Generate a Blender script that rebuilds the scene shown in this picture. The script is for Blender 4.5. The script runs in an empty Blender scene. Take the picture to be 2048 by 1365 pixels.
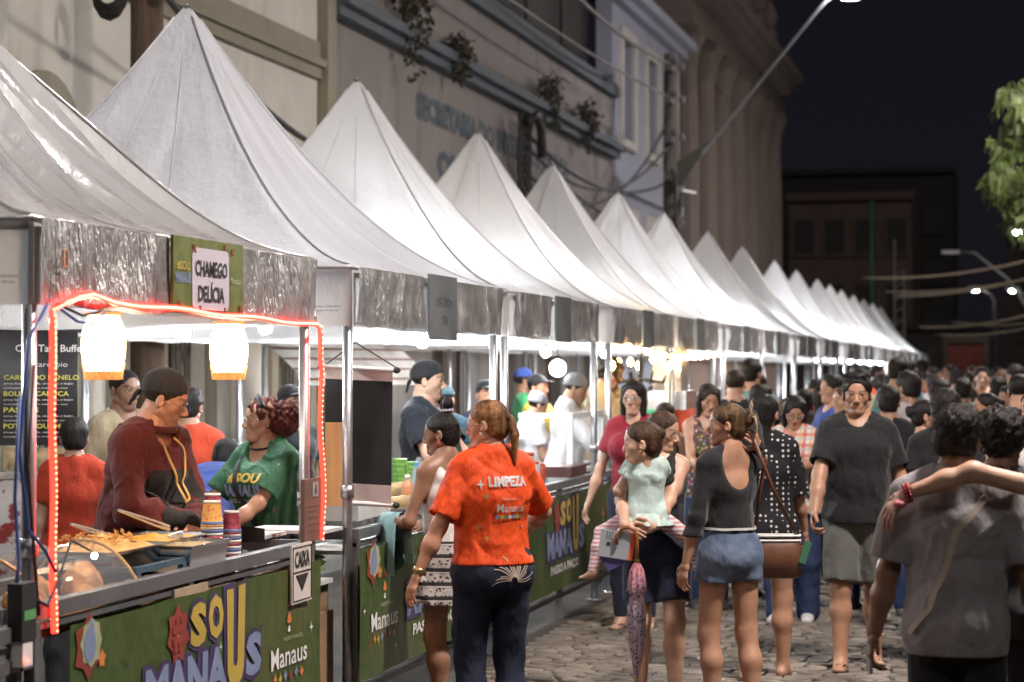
import bpy, math, random, zlib
import numpy as np
from mathutils import Vector, Matrix
from mathutils.bvhtree import BVHTree

SC = bpy.context.scene
COL = SC.collection
rad = math.radians
RND = random.Random(11)

# ------------------------------------------------------------------ camera
cam_data = bpy.data.cameras.new('camera')
cam_data.sensor_width = 36.0
cam_data.lens = 76.3
cam_data.clip_start = 0.1
cam_data.clip_end = 2000
cam = bpy.data.objects.new('camera', cam_data)
cam.location = (0, 0, 1.70)
cam.rotation_euler = (rad(90 + 0.80), 0, rad(13.42))
COL.objects.link(cam)
SC.camera = cam
cam_data.dof.use_dof = True
cam_data.dof.focus_distance = 9.7
cam_data.dof.aperture_fstop = 3.2

# ------------------------------------------------------------------ night sky
world = bpy.data.worlds.new('World')
SC.world = world
world.use_nodes = True
wn = world.node_tree
for n in list(wn.nodes):
    wn.nodes.remove(n)
w_out = wn.nodes.new('ShaderNodeOutputWorld')
w_sky = wn.nodes.new('ShaderNodeTexSky')
w_sky.sky_type = 'NISHITA'
w_sky.sun_disc = False
w_sky.sun_elevation = rad(50)
w_sky.sun_rotation = rad(160)
w_bg = wn.nodes.new('ShaderNodeBackground')
w_bg.inputs['Strength'].default_value = 0.0003
w_glow = wn.nodes.new('ShaderNodeBackground')          # city glow on the night sky, even all round
w_glow.inputs['Color'].default_value = (0.0050, 0.0040, 0.0064, 1)
w_add = wn.nodes.new('ShaderNodeAddShader')
wn.links.new(w_sky.outputs['Color'], w_bg.inputs['Color'])
wn.links.new(w_bg.outputs[0], w_add.inputs[0])
wn.links.new(w_glow.outputs[0], w_add.inputs[1])
wn.links.new(w_add.outputs[0], w_out.inputs['Surface'])

# ------------------------------------------------------------------ moonlight-weak sun, from behind and right of the camera
sun_d = bpy.data.lights.new('sun', 'SUN')
sun_d.energy = 0.30
sun_d.angle = rad(6)
sun_d.color = (1.0, 0.93, 0.88)
sun = bpy.data.objects.new('sun', sun_d)
sun.rotation_euler = (rad(48), 0, rad(22))
COL.objects.link(sun)

SC.view_settings.view_transform = 'Standard'
SC.view_settings.look = 'None'
SC.view_settings.gamma = 1.0
SC.view_settings.exposure = 0.30
SC.view_settings.use_curve_mapping = False
SC.render.engine = 'CYCLES'
cy = SC.cycles
cy.use_denoising = True
try:
    cy.denoiser = 'OPENIMAGEDENOISE'
except Exception:
    pass
cy.max_bounces = 6
cy.diffuse_bounces = 3
cy.glossy_bounces = 3
cy.transmission_bounces = 5
cy.transparent_max_bounces = 8
cy.sample_clamp_indirect = 4.0
cy.sample_clamp_direct = 0.0
cy.caustics_reflective = False
cy.caustics_refractive = False
cy.use_light_tree = True

# ================================================================== helpers: objects
def tag(o, label=None, cat=None, group=None, kind=None):
    if label: o['label'] = label
    if cat: o['category'] = cat
    if group: o['group'] = group
    if kind: o['kind'] = kind
    return o

def thing(name, label, cat, loc=(0, 0, 0), rz=0.0, group=None):
    o = bpy.data.objects.new(name, None)
    o.empty_display_size = 0.1
    o.location = loc
    o.rotation_euler = (0, 0, rz)
    COL.objects.link(o)
    return tag(o, label, cat, group)

def kids(o):
    return [c for c in COL.objects if c.parent == o]

def copy_tree(o, parent=None):
    c = o.copy()
    COL.objects.link(c)
    if parent: c.parent = parent
    for ch in list(o.children):
        copy_tree(ch, c)
    return c

def root_loc(p):
    while p.parent: p = p.parent
    return np.array(p.location)

def mesh_obj(name, verts, faces, mat, parent=None, smooth=False, world=True, col=None, mats=None, fmat=None):
    """link verts / faces as ONE mesh object; world=True means verts are in world space (parents are not rotated then)"""
    v = np.asarray(verts, dtype=np.float64).reshape(-1, 3)
    if world and parent is not None:
        v = v - root_loc(parent)
    me = bpy.data.meshes.new(name)
    me.from_pydata(v.tolist(), [], faces if isinstance(faces, list) else faces.tolist())
    if mats:
        for m in mats: me.materials.append(m)
        me.polygons.foreach_set('material_index', fmat)
    else:
        me.materials.append(mat)
    if smooth:
        me.polygons.foreach_set('use_smooth', [True] * len(me.polygons))
    if col is not None:
        a = me.color_attributes.new('Col', 'FLOAT_COLOR', 'POINT')
        c4 = np.ones((len(v), 4), dtype=np.float32)
        c4[:, :3] = col
        a.data.foreach_set('color', c4.ravel())
    me.update()
    o = bpy.data.objects.new(name, me)
    COL.objects.link(o)
    if parent is not None: o.parent = parent
    return o

def share(name, src, parent=None, loc=(0, 0, 0), rot=(0, 0, 0), scale=(1, 1, 1)):
    o = bpy.data.objects.new(name, src.data)
    o.location = loc; o.rotation_euler = rot; o.scale = scale
    COL.objects.link(o)
    if parent is not None: o.parent = parent
    return o

class MB:
    def __init__(s): s.v = []; s.f = []
    def add(s, vs, fs):
        n = len(s.v)
        s.v += [tuple(float(c) for c in p) for p in vs]
        s.f += [tuple(i + n for i in f) for f in fs]
        return s
    def box(s, c, d, rz=0.0, R=None):
        """centre, full dims"""
        hx, hy, hz = d[0] / 2, d[1] / 2, d[2] / 2
        P = [(-hx, -hy, -hz), (hx, -hy, -hz), (hx, hy, -hz), (-hx, hy, -hz), (-hx, -hy, hz), (hx, -hy, hz), (hx, hy, hz), (-hx, hy, hz)]
        if R is None: R = Matrix.Rotation(rz, 3, 'Z')
        vs = [Vector(c) + R @ Vector(p) for p in P]
        return s.add(vs, [(0, 3, 2, 1), (4, 5, 6, 7), (0, 1, 5, 4), (1, 2, 6, 5), (2, 3, 7, 6), (3, 0, 4, 7)])
    def bbox(s, lo, hi):
        return s.box([(a + b) / 2 for a, b in zip(lo, hi)], [abs(b - a) for a, b in zip(lo, hi)])
    def tube(s, pts, r, n=8, cap=True):
        pts = [Vector(p) for p in pts]
        rs = r if hasattr(r, '__len__') else [r] * len(pts)
        rings = []
        u = None
        for i, p in enumerate(pts):
            t = (pts[min(i + 1, len(pts) - 1)] - pts[max(i - 1, 0)]).normalized()
            if u is None:
                u = t.orthogonal().normalized()
            else:
                u = (u - t * u.dot(t))
                u = u.normalized() if u.length > 1e-6 else t.orthogonal().normalized()
            w = t.cross(u)
            rings.append([p + (u * math.cos(2 * math.pi * k / n) + w * math.sin(2 * math.pi * k / n)) * rs[i] for k in range(n)])
        vs = [q for ring in rings for q in ring]
        fs = []
        for i in range(len(pts) - 1):
            for k in range(n):
                a = i * n + k; b = i * n + (k + 1) % n
                fs.append((a, b, b + n, a + n))
        if cap:
            fs.append(tuple(range(n - 1, -1, -1)))
            fs.append(tuple(range((len(pts) - 1) * n, len(pts) * n)))
        return s.add(vs, fs)
    def bar(s, a, b, w, h, up=(0, 0, 1)):
        """box section from a to b, w sideways, h along up"""
        a = Vector(a); b = Vector(b); t = (b - a).normalized()
        upv = Vector(up)
        if abs(t.dot(upv)) > 0.98: upv = Vector((1, 0, 0))
        sd = t.cross(upv).normalized(); u = sd.cross(t).normalized()
        vs = []
        for p in (a, b):
            for x, y in ((-1, -1), (1, -1), (1, 1), (-1, 1)):
                vs.append(p + sd * (x * w / 2) + u * (y * h / 2))
        return s.add(vs, [(3, 2, 1, 0), (4, 5, 6, 7), (0, 1, 5, 4), (1, 2, 6, 5), (2, 3, 7, 6), (3, 0, 4, 7)])
    def lathe(s, prof, c=(0, 0, 0), n=16, R=None, close=True):
        """prof: list of (r, z)"""
        vs = []
        for r, z in prof:
            for k in range(n):
                a = 2 * math.pi * k / n
                p = Vector((r * math.cos(a), r * math.sin(a), z))
                if R is not None: p = R @ p
                vs.append(Vector(c) + p)
        fs = []
        for i in range(len(prof) - 1):
            for k in range(n):
                a = i * n + k; b = i * n + (k + 1) % n
                fs.append((a, b, b + n, a + n))
        if close:
            fs.append(tuple(range(n - 1, -1, -1)))
            fs.append(tuple(range((len(prof) - 1) * n, len(prof) * n)))
        return s.add(vs, fs)
    def ball(s, c, r, n=10, m=6):
        rr = r if hasattr(r, '__len__') else (r, r, r)
        vs = [(c[0], c[1], c[2] + rr[2])]
        for i in range(1, m):
            a = math.pi * i / m
            for k in range(n):
                b = 2 * math.pi * k / n
                vs.append((c[0] + rr[0] * math.sin(a) * math.cos(b), c[1] + rr[1] * math.sin(a) * math.sin(b), c[2] + rr[2] * math.cos(a)))
        vs.append((c[0], c[1], c[2] - rr[2]))
        fs = [(0, 1 + k, 1 + (k + 1) % n) for k in range(n)]
        for i in range(m - 2):
            for k in range(n):
                a = 1 + i * n + k; b = 1 + i * n + (k + 1) % n
                fs.append((a, a + n, b + n, b))
        L = len(vs) - 1; q = 1 + (m - 2) * n
        fs += [(L, q + (k + 1) % n, q + k) for k in range(n)]
        return s.add(vs, fs)
    def grid(s, fn, nu, nv):
        """fn(u,v) -> point, u v in 0..1"""
        vs = [fn(i / nu, j / nv) for j in range(nv + 1) for i in range(nu + 1)]
        fs = [(j * (nu + 1) + i, j * (nu + 1) + i + 1, (j + 1) * (nu + 1) + i + 1, (j + 1) * (nu + 1) + i) for j in range(nv) for i in range(nu)]
        return s.add(vs, fs)
    def prism(s, poly, a, b):
        """2D poly mapped by functions a(x,y) and b(x,y) -> the two faces"""
        n = len(poly)
        vs = [a(*p) for p in poly] + [b(*p) for p in poly]
        fs = [tuple(range(n)), tuple(range(2 * n - 1, n - 1, -1))]
        fs += [(i, i + n, (i + 1) % n + n, (i + 1) % n) for i in range(n)]
        return s.add(vs, fs)
    def build(s, name, mat, parent=None, smooth=False, world=True):
        return mesh_obj(name, s.v, s.f, mat, parent, smooth, world)

def sag(a, b, drop, n=14):
    a = Vector(a); b = Vector(b)
    return [a.lerp(b, t / n) - Vector((0, 0, drop * 4 * (t / n) * (1 - t / n))) for t in range(n + 1)]

def wave(x, y, z, sd=0.0):
    """cheap smooth noise, about -1..1"""
    return (np.sin(x * 1.0 + 1.7 * np.sin(y * .83 + sd) + sd) * np.cos(y * 1.13 + 1.3 * np.sin(z * .91 + 2.1 * sd))
            + .5 * np.sin(2.1 * z + 1.9 * np.sin(1.7 * x + sd) + 1.1 * y))/1.5

# ================================================================== helpers: materials
MATS = {}
def nodes_of(name):
    m = bpy.data.materials.new(name); m.use_nodes = True
    nt = m.node_tree
    b = nt.nodes['Principled BSDF']
    return m, nt, b

def N(nt, t, **kw):
    n = nt.nodes.new(t)
    for k, v in kw.items():
        if k in n.inputs: n.inputs[k].default_value = v
        else: setattr(n, k, v)
    return n

def objco(nt):
    return N(nt, 'ShaderNodeTexCoord').outputs['Object']

def mixc(nt, fac, a, b, bt='MIX'):
    m = nt.nodes.new('ShaderNodeMix'); m.data_type = 'RGBA'; m.blend_type = bt
    for s, v in ((m.inputs[0], fac), (m.inputs[6], a), (m.inputs[7], b)):
        if hasattr(v, 'is_output'): nt.links.new(v, s)
        elif hasattr(v, '__len__'): s.default_value = (v[0], v[1], v[2], 1)
        else: s.default_value = v
    return m.outputs[2]

def math_n(nt, op, a, b=0.0):
    m = nt.nodes.new('ShaderNodeMath'); m.operation = op
    for s, v in ((m.inputs[0], a), (m.inputs[1], b)):
        if hasattr(v, 'is_output'): nt.links.new(v, s)
        else: s.default_value = v
    return m.outputs[0]

def noise(nt, scale, detail=3.0, stretch=None, rough=.55):
    co = objco(nt)
    if stretch:
        mp = N(nt, 'ShaderNodeMapping'); mp.inputs['Scale'].default_value = stretch
        nt.links.new(co, mp.inputs['Vector']); co = mp.outputs[0]
    n = N(nt, 'ShaderNodeTexNoise', Scale=scale, Detail=detail, Roughness=rough)
    nt.links.new(co, n.inputs['Vector'])
    return n.outputs['Fac']

def ramp(nt, fac, lo, hi):
    m = N(nt, 'ShaderNodeMapRange')
    m.inputs[1].default_value = lo; m.inputs[2].default_value = hi
    nt.links.new(fac, m.inputs[0])
    return m.outputs[0]

def bumpn(nt, b, h, strength, dist=.01):
    bn = N(nt, 'ShaderNodeBump', Strength=strength, Distance=dist)
    nt.links.new(h, bn.inputs['Height'])
    nt.links.new(bn.outputs[0], b.inputs['Normal'])

def M(name, col=(.5, .5, .5), rough=.6, metal=0.0, var=.18, vs=6.0, bump=0.0, bs=60.0, stretch=None, dirt=0.0, spec=.5, emit=None, es=1.0, alpha=1.0, trans=0.0):
    if name in MATS: return MATS[name]
    m, nt, b = nodes_of(name)
    f = ramp(nt, noise(nt, vs, 4, stretch), .3, .7)
    lo = [c * (1 - var) for c in col]; hi = [min(1, c * (1 + var)) for c in col]
    c = mixc(nt, f, lo, hi)
    if dirt:
        d = ramp(nt, noise(nt, vs * .35, 6), .5, .75)
        c = mixc(nt, math_n(nt, 'MULTIPLY', d, dirt), c, [x * .35 for x in col])
    nt.links.new(c, b.inputs['Base Color'])
    b.inputs['Roughness'].default_value = rough
    b.inputs['Metallic'].default_value = metal
    b.inputs['Specular IOR Level'].default_value = spec
    b.inputs['Transmission Weight'].default_value = trans
    b.inputs['Alpha'].default_value = alpha
    if bump: bumpn(nt, b, noise(nt, bs, 3, stretch), bump)
    if emit:
        b.inputs['Emission Color'].default_value = (*emit, 1)
        b.inputs['Emission Strength'].default_value = es
    MATS[name] = m
    return m

def emis(name, col, s):
    if name in MATS: return MATS[name]
    m = bpy.data.materials.new(name); m.use_nodes = True
    nt = m.node_tree; nt.nodes.remove(nt.nodes['Principled BSDF'])
    e = N(nt, 'ShaderNodeEmission'); e.inputs[0].default_value = (*col, 1); e.inputs[1].default_value = s
    nt.links.new(e.outputs[0], nt.nodes['Material Output'].inputs[0])
    MATS[name] = m
    return m

def glassy(name, col=(.9, .95, 1), fac=.85, rough=.05):
    """thin clear plastic or pane: mostly see-through, with a glossy reflection"""
    if name in MATS: return MATS[name]
    m = bpy.data.materials.new(name); m.use_nodes = True
    nt = m.node_tree; nt.nodes.remove(nt.nodes['Principled BSDF'])
    t = N(nt, 'ShaderNodeBsdfTransparent'); t.inputs[0].default_value = (*col, 1)
    g = N(nt, 'ShaderNodeBsdfPrincipled'); g.inputs['Base Color'].default_value = (.6, .62, .65, 1); g.inputs['Roughness'].default_value = rough
    mx = N(nt, 'ShaderNodeMixShader'); mx.inputs[0].default_value = fac
    nt.links.new(g.outputs[0], mx.inputs[1]); nt.links.new(t.outputs[0], mx.inputs[2])
    nt.links.new(mx.outputs[0], nt.nodes['Material Output'].inputs[0])
    MATS[name] = m
    return m

# ================================================================== helpers: lettering
TXT = {}
def text_geo(s, bold=.0, spacing=1.0, res=2):
    key = (s, bold, spacing, res)
    if key in TXT: return TXT[key]
    cu = bpy.data.curves.new('txt', 'FONT')
    cu.body = s; cu.size = 1.0; cu.offset = bold; cu.space_character = spacing; cu.resolution_u = res
    cu.fill_mode = 'FRONT'
    o = bpy.data.objects.new('txt', cu); COL.objects.link(o)
    dg = bpy.context.evaluated_depsgraph_get()
    me = bpy.data.meshes.new_from_object(o.evaluated_get(dg))
    v = np.array([p.co[:] for p in me.vertices])
    f = [tuple(p.vertices) for p in me.polygons]
    bpy.data.objects.remove(o); bpy.data.curves.remove(cu); bpy.data.meshes.remove(me)
    if len(v):
        v[:, 0] -= v[:, 0].min(); v[:, 1] -= v[:, 1].min()
        W = v[:, 0].max(); H = v[:, 1].max()
    else: W = H = 1
    TXT[key] = (v, f, W, H)
    return TXT[key]

def lettering(name, s, o, ux, uy, w, h, mat, parent, bold=.02, proj=None, lift=.0, world=True, skew=0.0, spacing=1.0):
    """letters filling a box of w x h metres from the corner o along ux, uy (unit vectors)"""
    v, f, W, H = text_geo(s, bold, spacing)
    o = np.array(o, float); ux = np.array(ux, float); uy = np.array(uy, float)
    x = v[:, 0] / W * w; y = v[:, 1] / H * h
    y = y + skew * x
    P = o + x[:, None] * ux + y[:, None] * uy
    if proj is not None: P = proj(P)
    return mesh_obj(name, P, [tuple(t) for t in f], mat, parent, world=world)

# ================================================================== ground
D0 = -3.12            # front line of the tents
rs = np.random.RandomState(5)

m_street, nt, b = nodes_of('street_sand')
f = ramp(nt, noise(nt, 1.4, 6), .35, .7)
nt.links.new(mixc(nt, f, (.030, .026, .022), (.075, .062, .050)), b.inputs['Base Color'])
b.inputs['Roughness'].default_value = .9
bumpn(nt, b, noise(nt, 30, 4), .5, .02)
street = MB().grid(lambda u, v: (-60 + 120 * u, -20 + 330 * v, 0.0), 12, 33).build('street', m_street)
tag(street, 'dark sandy bed of the cobbled street running on into the night', kind='structure')

m_stone, nt, b = nodes_of('cobble_stone')
oi = N(nt, 'ShaderNodeObjectInfo')
va = N(nt, 'ShaderNodeVertexColor'); va.layer_name = 'Col'
f = ramp(nt, noise(nt, 5, 5), .3, .7)
c = mixc(nt, f, (.125, .103, .083), (.25, .21, .172))
c = mixc(nt, 1.0, c, va.outputs['Color'], 'MULTIPLY')
c = mixc(nt, ramp(nt, noise(nt, .7, 5), .52, .72), c, (.06, .05, .042))
nt.links.new(c, b.inputs['Base Color'])
b.inputs['Roughness'].default_value = .52
bumpn(nt, b, noise(nt, 38, 4), .5, .02)

def cobble(cx, cy, w, l, h, rz, j):
    """one worn stone: bevelled, slightly tilted block; returns verts, faces"""
    n = 8
    vs = []
    e = .86
    for (sc, z) in ((1.0, -.03), (1.0, h * .5), (.96, h * .82), (.84, h)):
        for k in range(n):
            a = 2 * math.pi * (k + .5) / n
            x = math.copysign(abs(math.cos(a)) ** .45, math.cos(a)) * w / 2 * sc * (1 + j[k] * .10)
            y = math.copysign(abs(math.sin(a)) ** .45, math.sin(a)) * l / 2 * sc * (1 + j[(k + 3) % 8] * .10)
            X = x * math.cos(rz) - y * math.sin(rz); Y = x * math.sin(rz) + y * math.cos(rz)
            vs.append((cx + X, cy + Y, z + (X * j[0] + Y * j[1]) * .08))
    fs = [(i * n + k, i * n + (k + 1) % n, (i + 1) * n + (k + 1) % n, (i + 1) * n + k) for i in range(3) for k in range(n)]
    fs.append(tuple(range(3 * n, 4 * n)))
    return vs, fs

near, far = [], []
yy = 9.6
row = 0
while yy < 40:
    l = .085 + .026 * rs.rand()
    if yy > 24: l *= 1.6
    xx = -3.05 + (row % 2) * .09
    while xx < 1.3:
        w = .12 + .09 * rs.rand()
        if yy > 24: w *= 1.4
        j = rs.uniform(-1, 1, 8)
        st = (xx + w / 2, yy + l / 2 + rs.uniform(-.012, .012), w * .93, l * .90, .011 + .009 * rs.rand(), rs.uniform(-.05, .05), j)
        px = st[0]
        # in view only left of the frame's right edge
        if px < .25:
            (near if (12.4 < yy < 15.0 and -2.55 < px < -.1) else far).append(st)
        xx += w
    yy += l; row += 1
near.sort(key=lambda s_: s_[1])
far += near[300:]; near = near[:300]
shapes = []
for k in range(14):
    st = near[k * 20 % len(near)]
    v, fcs = cobble(0, 0, .18, .105, .022, 0, rs.uniform(-1, 1, 8))
    tint = .75 + .5 * rs.rand()
    o = mesh_obj('cobblestone', v, fcs, m_stone, None, True, True, np.full((len(v), 3), tint))
    shapes.append(o)
for k, st in enumerate(near):
    src = shapes[k % 14]
    if k < 14: o = src
    else:
        o = bpy.data.objects.new('cobblestone', src.data); COL.objects.link(o)
    o.parent = street
    o.location = (st[0], st[1], .002); o.rotation_euler = (st[6][0] * .03, st[6][1] * .03, st[5]); o.scale = (st[2] / .18, st[3] / .105, st[4] / .022)
vs, fs, cs = [], [], []
for st in far:
    v, fcs = cobble(*st); n = len(vs)
    vs += v; fs += [tuple(i + n for i in q) for q in fcs]; cs += [(.75 + .5 * rs.rand(),) * 3] * len(v)
cob = mesh_obj('cobblestones', vs, fs, m_stone, street, True, True, np.array(cs))
cob['kind'] = 'stuff'

m_pave = M('pavement_concrete', (.20, .18, .16), .85, 0, .25, 2, .3, 40, dirt=.5)
pv = MB().bbox((-7.5, 2, 0.0), (-5.9, 72, .13))
pavement = pv.build('pavement', m_pave); tag(pavement, 'raised concrete pavement behind the stalls', kind='structure')
kb = MB()
for k in range(60):
    kb.bbox((-5.9, 2 + k * 1.0, 0), (-5.76, 2.985 + k * 1.0, .12))
kerb = kb.build('kerb', M('kerb_stone', (.26, .25, .23), .8, 0, .2, 5, .3, 50)); tag(kerb, 'kerb stones edging the pavement behind the stalls', kind='structure')

# scraps on the cobbles
litter = M('litter_paper', (.5, .46, .36), .8)
for k, (x, y, r, lab) in enumerate(((-1.83, 12.55, .3, 'flat pale paper scrap on the cobbles near the umbrella tip'), (-1.2, 13.3, 1.1, 'crumpled pale leaf scrap on the cobbles between the walkers'), (-2.35, 13.1, 2.0, 'small pale scrap on the cobbles beside the banner'))):
    bm_ = MB().grid(lambda u, v: (x + (u - .5) * .11 * math.cos(r) - (v - .5) * .05 * math.sin(r), y + (u - .5) * .11 * math.sin(r) + (v - .5) * .05 * math.cos(r), .034 + .010 * math.sin(u * 5 + k) * (v + .3)), 4, 2)
    tag(bm_.build('paper_scrap', litter), lab, 'litter', 'scraps lying on the cobbles')

# ================================================================== buildings on the left
XF = -7.5
def wall_mat(name, col, dirt=.6, streak=.55, rough=.85):
    if name in MATS: return MATS[name]
    m, nt, b = nodes_of(name)
    f = ramp(nt, noise(nt, 1.1, 6), .3, .75)
    c = mixc(nt, f, [x * .86 for x in col], [min(1, x * 1.06) for x in col])
    s1 = ramp(nt, noise(nt, 1.3, 6, (1, 1.6, .32)), .54, .85)
    c = mixc(nt, math_n(nt, 'MULTIPLY', s1, streak), c, (.07, .062, .052))
    d = ramp(nt, noise(nt, .45, 7), .55, .8)
    c = mixc(nt, math_n(nt, 'MULTIPLY', d, dirt * .5), c, (.16, .14, .12))
    nt.links.new(c, b.inputs['Base Color']); b.inputs['Roughness'].default_value = rough
    bumpn(nt, b, noise(nt, 26, 5), .25, .02)
    MATS[name] = m
    return m

def arch_pts(y0, y1, z0, zs, n=14):
    """outline of an arched opening in the plane (y,z)"""
    r = (y1 - y0) / 2; c = (y0 + y1) / 2
    return [(y0, z0)] + [(c - r * math.cos(math.pi * k / n), zs + r * math.sin(math.pi * k / n)) for k in range(n + 1)] + [(y1, z0)]

def wall_with_openings(name, mat, parent, y0, y1, z0, z1, xf, depth, ops):
    """facade wall built as strips round its openings; ops: (ya, yb, za, zspring or zb, arched)"""
    b = MB()
    ys = y0
    for (a, c, za, zb, ar) in sorted(ops):
        b.bbox((xf - depth, ys, z0), (xf, a, z1))
        if za > z0 + .01: b.bbox((xf - depth, a, z0), (xf, c, za))
        if ar:
            r = (c - a) / 2; m = (a + c) / 2; n = 12
            for k in range(n):
                t0 = math.pi * k / n; t1 = math.pi * (k + 1) / n
                p = [(m - r * math.cos(t0), zb + r * math.sin(t0)), (m - r * math.cos(t1), zb + r * math.sin(t1))]
                poly = [p[0], p[1], (p[1][0], z1), (p[0][0], z1)]
                b.prism(poly, lambda y, z: (xf, y, z), lambda y, z: (xf - depth, y, z))
        else:
            b.bbox((xf - depth, a, zb), (xf, c, z1))
        ys = c
    b.bbox((xf - depth, ys, z0), (xf, y1, z1))
    return b.build(name, mat, parent)

m_white = wall_mat('wall_white', (.68, .645, .58), .8, .6)
m_cream = wall_mat('trim_cream', (.30, .275, .205), .4, .3)
m_dark = M('dark_opening', (.02, .018, .018), .6)
m_grille = M('grille_iron', (.10, .085, .06), .55, .5)

# --- building A : white house with arched windows, y 6 .. 22.6
bA = thing('arcade_building', 'white plastered building with cream arched openings behind the first tents', 'building', (XF, 14, 0))
arches = [15.62 + 2.93 * k for k in (-3, -2, -1, 0, 1, 2)]
ops = []
for c in arches:
    ops.append((c - .50, c + .50, .13, 3.35, True))
wall_with_openings('wall', m_white, bA, 5.2, 22.65, 0, 9.5, XF, .35, ops)
for c in arches:
    fr = MB()
    n = 14
    for ro, ri in ((.70, .50),):
        for k in range(n):
            t0 = math.pi * k / n; t1 = math.pi * (k + 1) / n
            q = [(c - ro * math.cos(t0), 3.35 + ro * math.sin(t0)), (c - ro * math.cos(t1), 3.35 + ro * math.sin(t1)), (c - ri * math.cos(t1), 3.35 + ri * math.sin(t1)), (c - ri * math.cos(t0), 3.35 + ri * math.sin(t0))]
            fr.prism(q, lambda y, z: (XF + .05, y, z), lambda y, z: (XF + .003, y, z))
    for sx in (-1, 1):
        fr.bbox((XF + .003, c + sx * .50, .13), (XF + .05, c + sx * .70, 3.35))
    w = fr.build('window_frame', m_cream, bA)
    MB().bbox((XF - .33, c - .497, .13), (XF - .30, c + .497, 3.9)).build('window_pane', m_dark, w)
    g = MB()
    for k in range(9):
        y = c - .44 + k * .11
        g.tube([(XF - .12, y, .14), (XF - .12, y, 3.32)], .010, 5)
    for z in (.6, 1.3, 2.0, 2.7, 3.3):
        g.box((XF - .12, c, z), (.02, .98, .03))
    for k in range(5):
        g.tube([(XF - .12, c - .44 + .2 * k, 1.35), (XF - .12, c - .34 + .2 * k, 1.95)], .008, 5)
        g.tube([(XF - .12, c - .24 + .2 * k if k < 4 else c + .4, 1.35), (XF - .12, c - .34 + .2 * k, 1.95)], .008, 5)
    g.build('window_grille', m_grille, w)
for k, c in enumerate(arches[:-1]):
    b = MB(); m_ = c + 1.465
    b.bbox((XF + .003, m_ - .26, .13), (XF + .09, m_ + .26, 3.3))
    b.bbox((XF + .003, m_ - .31, .13), (XF + .12, m_ + .31, .55))
    b.bbox((XF + .003, m_ - .31, 3.3), (XF + .12, m_ + .31, 3.42))
    b.build('pilaster', m_cream if k % 2 else m_white, bA)
b = MB(); b.bbox((XF + .003, 5.2, 4.86), (XF + .06, 22.65, 4.98)); b.bbox((XF + .003, 5.2, 4.98), (XF + .11, 22.65, 5.06)); b.bbox((XF + .003, 5.2, 5.06), (XF + .04, 22.65, 5.26))
b.build('cornice', m_cream, bA)
MB().bbox((XF + .002, 22.35, .13), (XF + .12, 22.65, 9.5)).build('corner_strip', m_cream, bA)

# --- building B : grey government building with painted words and a weathered ledge
YB0, YB1 = 22.66, 39.4
m_greywall = wall_mat('wall_grey', (.25, .225, .21), .9, .9)
m_blue = wall_mat('ledge_blue', (.105, .125, .145), .5, .6)
bB = thing('office_building', 'grey stained office building with blue ledges and painted words on its wall', 'building', (XF, 31, 0))
doors = [(24.0, 25.2, .13, 3.0, False), (27.0, 28.2, .13, 3.0, False), (30.2, 31.6, .13, 3.0, False), (33.5, 34.9, .13, 3.0, False), (36.8, 38.0, .13, 3.0, False)]
wall_with_openings('wall', m_greywall, bB, YB0, YB1, 0, 6.75, XF, .35, doors)
m_door = M('door_brown', (.055, .035, .026), .6, 0, .3, 3, .2, 30, (1, 8, 1))
for d in doors:
    MB().bbox((XF - .25, d[0] + .003, .13), (XF - .18, d[1] - .003, 3.0)).build('door', m_door, bB)
    MB().bbox((XF + .003, d[0] - .12, 3.0), (XF + .07, d[1] + .12, 3.14)).build('lintel', m_cream, bB)
b = MB(); b.bbox((XF + .002, YB0, 5.62), (XF + .16, YB1, 5.74)); b.bbox((XF + .002, YB0, 5.74), (XF + .26, YB1, 5.86)); b.build('ledge', m_blue, bB)
b = MB(); b.bbox((XF - .45, YB0, 6.752), (XF + .13, YB1, 6.98)); b.build('coping', m_blue, bB)
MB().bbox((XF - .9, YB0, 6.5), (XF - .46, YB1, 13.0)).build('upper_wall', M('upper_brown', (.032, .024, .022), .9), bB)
up_ = MB()
for k in range(6):
    up_.bbox((XF - .457, YB0 + .8 + k * 2.7, 7.4), (XF - .42, YB0 + 2.3 + k * 2.7, 9.9))
up_.build('shutters', M('shutter_dark', (.025, .018, .016), .8), bB)['kind'] = 'stuff'
m_paint = M('painted_letters', (.060, .080, .100), .8, 0, .35, 7)
lettering('painted_words', 'SECRETARIA DO INTERIOR E JUSTIÇA', (XF + .006, 26.2, 4.79), (0, 1, 0), (0, 0, 1), 9.3, .44, m_paint, bB, .075)
lettering('painted_words', 'OUVIDORIA GERAL', (XF + .006, 27.2, 4.20), (0, 1, 0), (0, 0, 1), 7.2, .40, m_paint, bB, .075)

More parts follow.
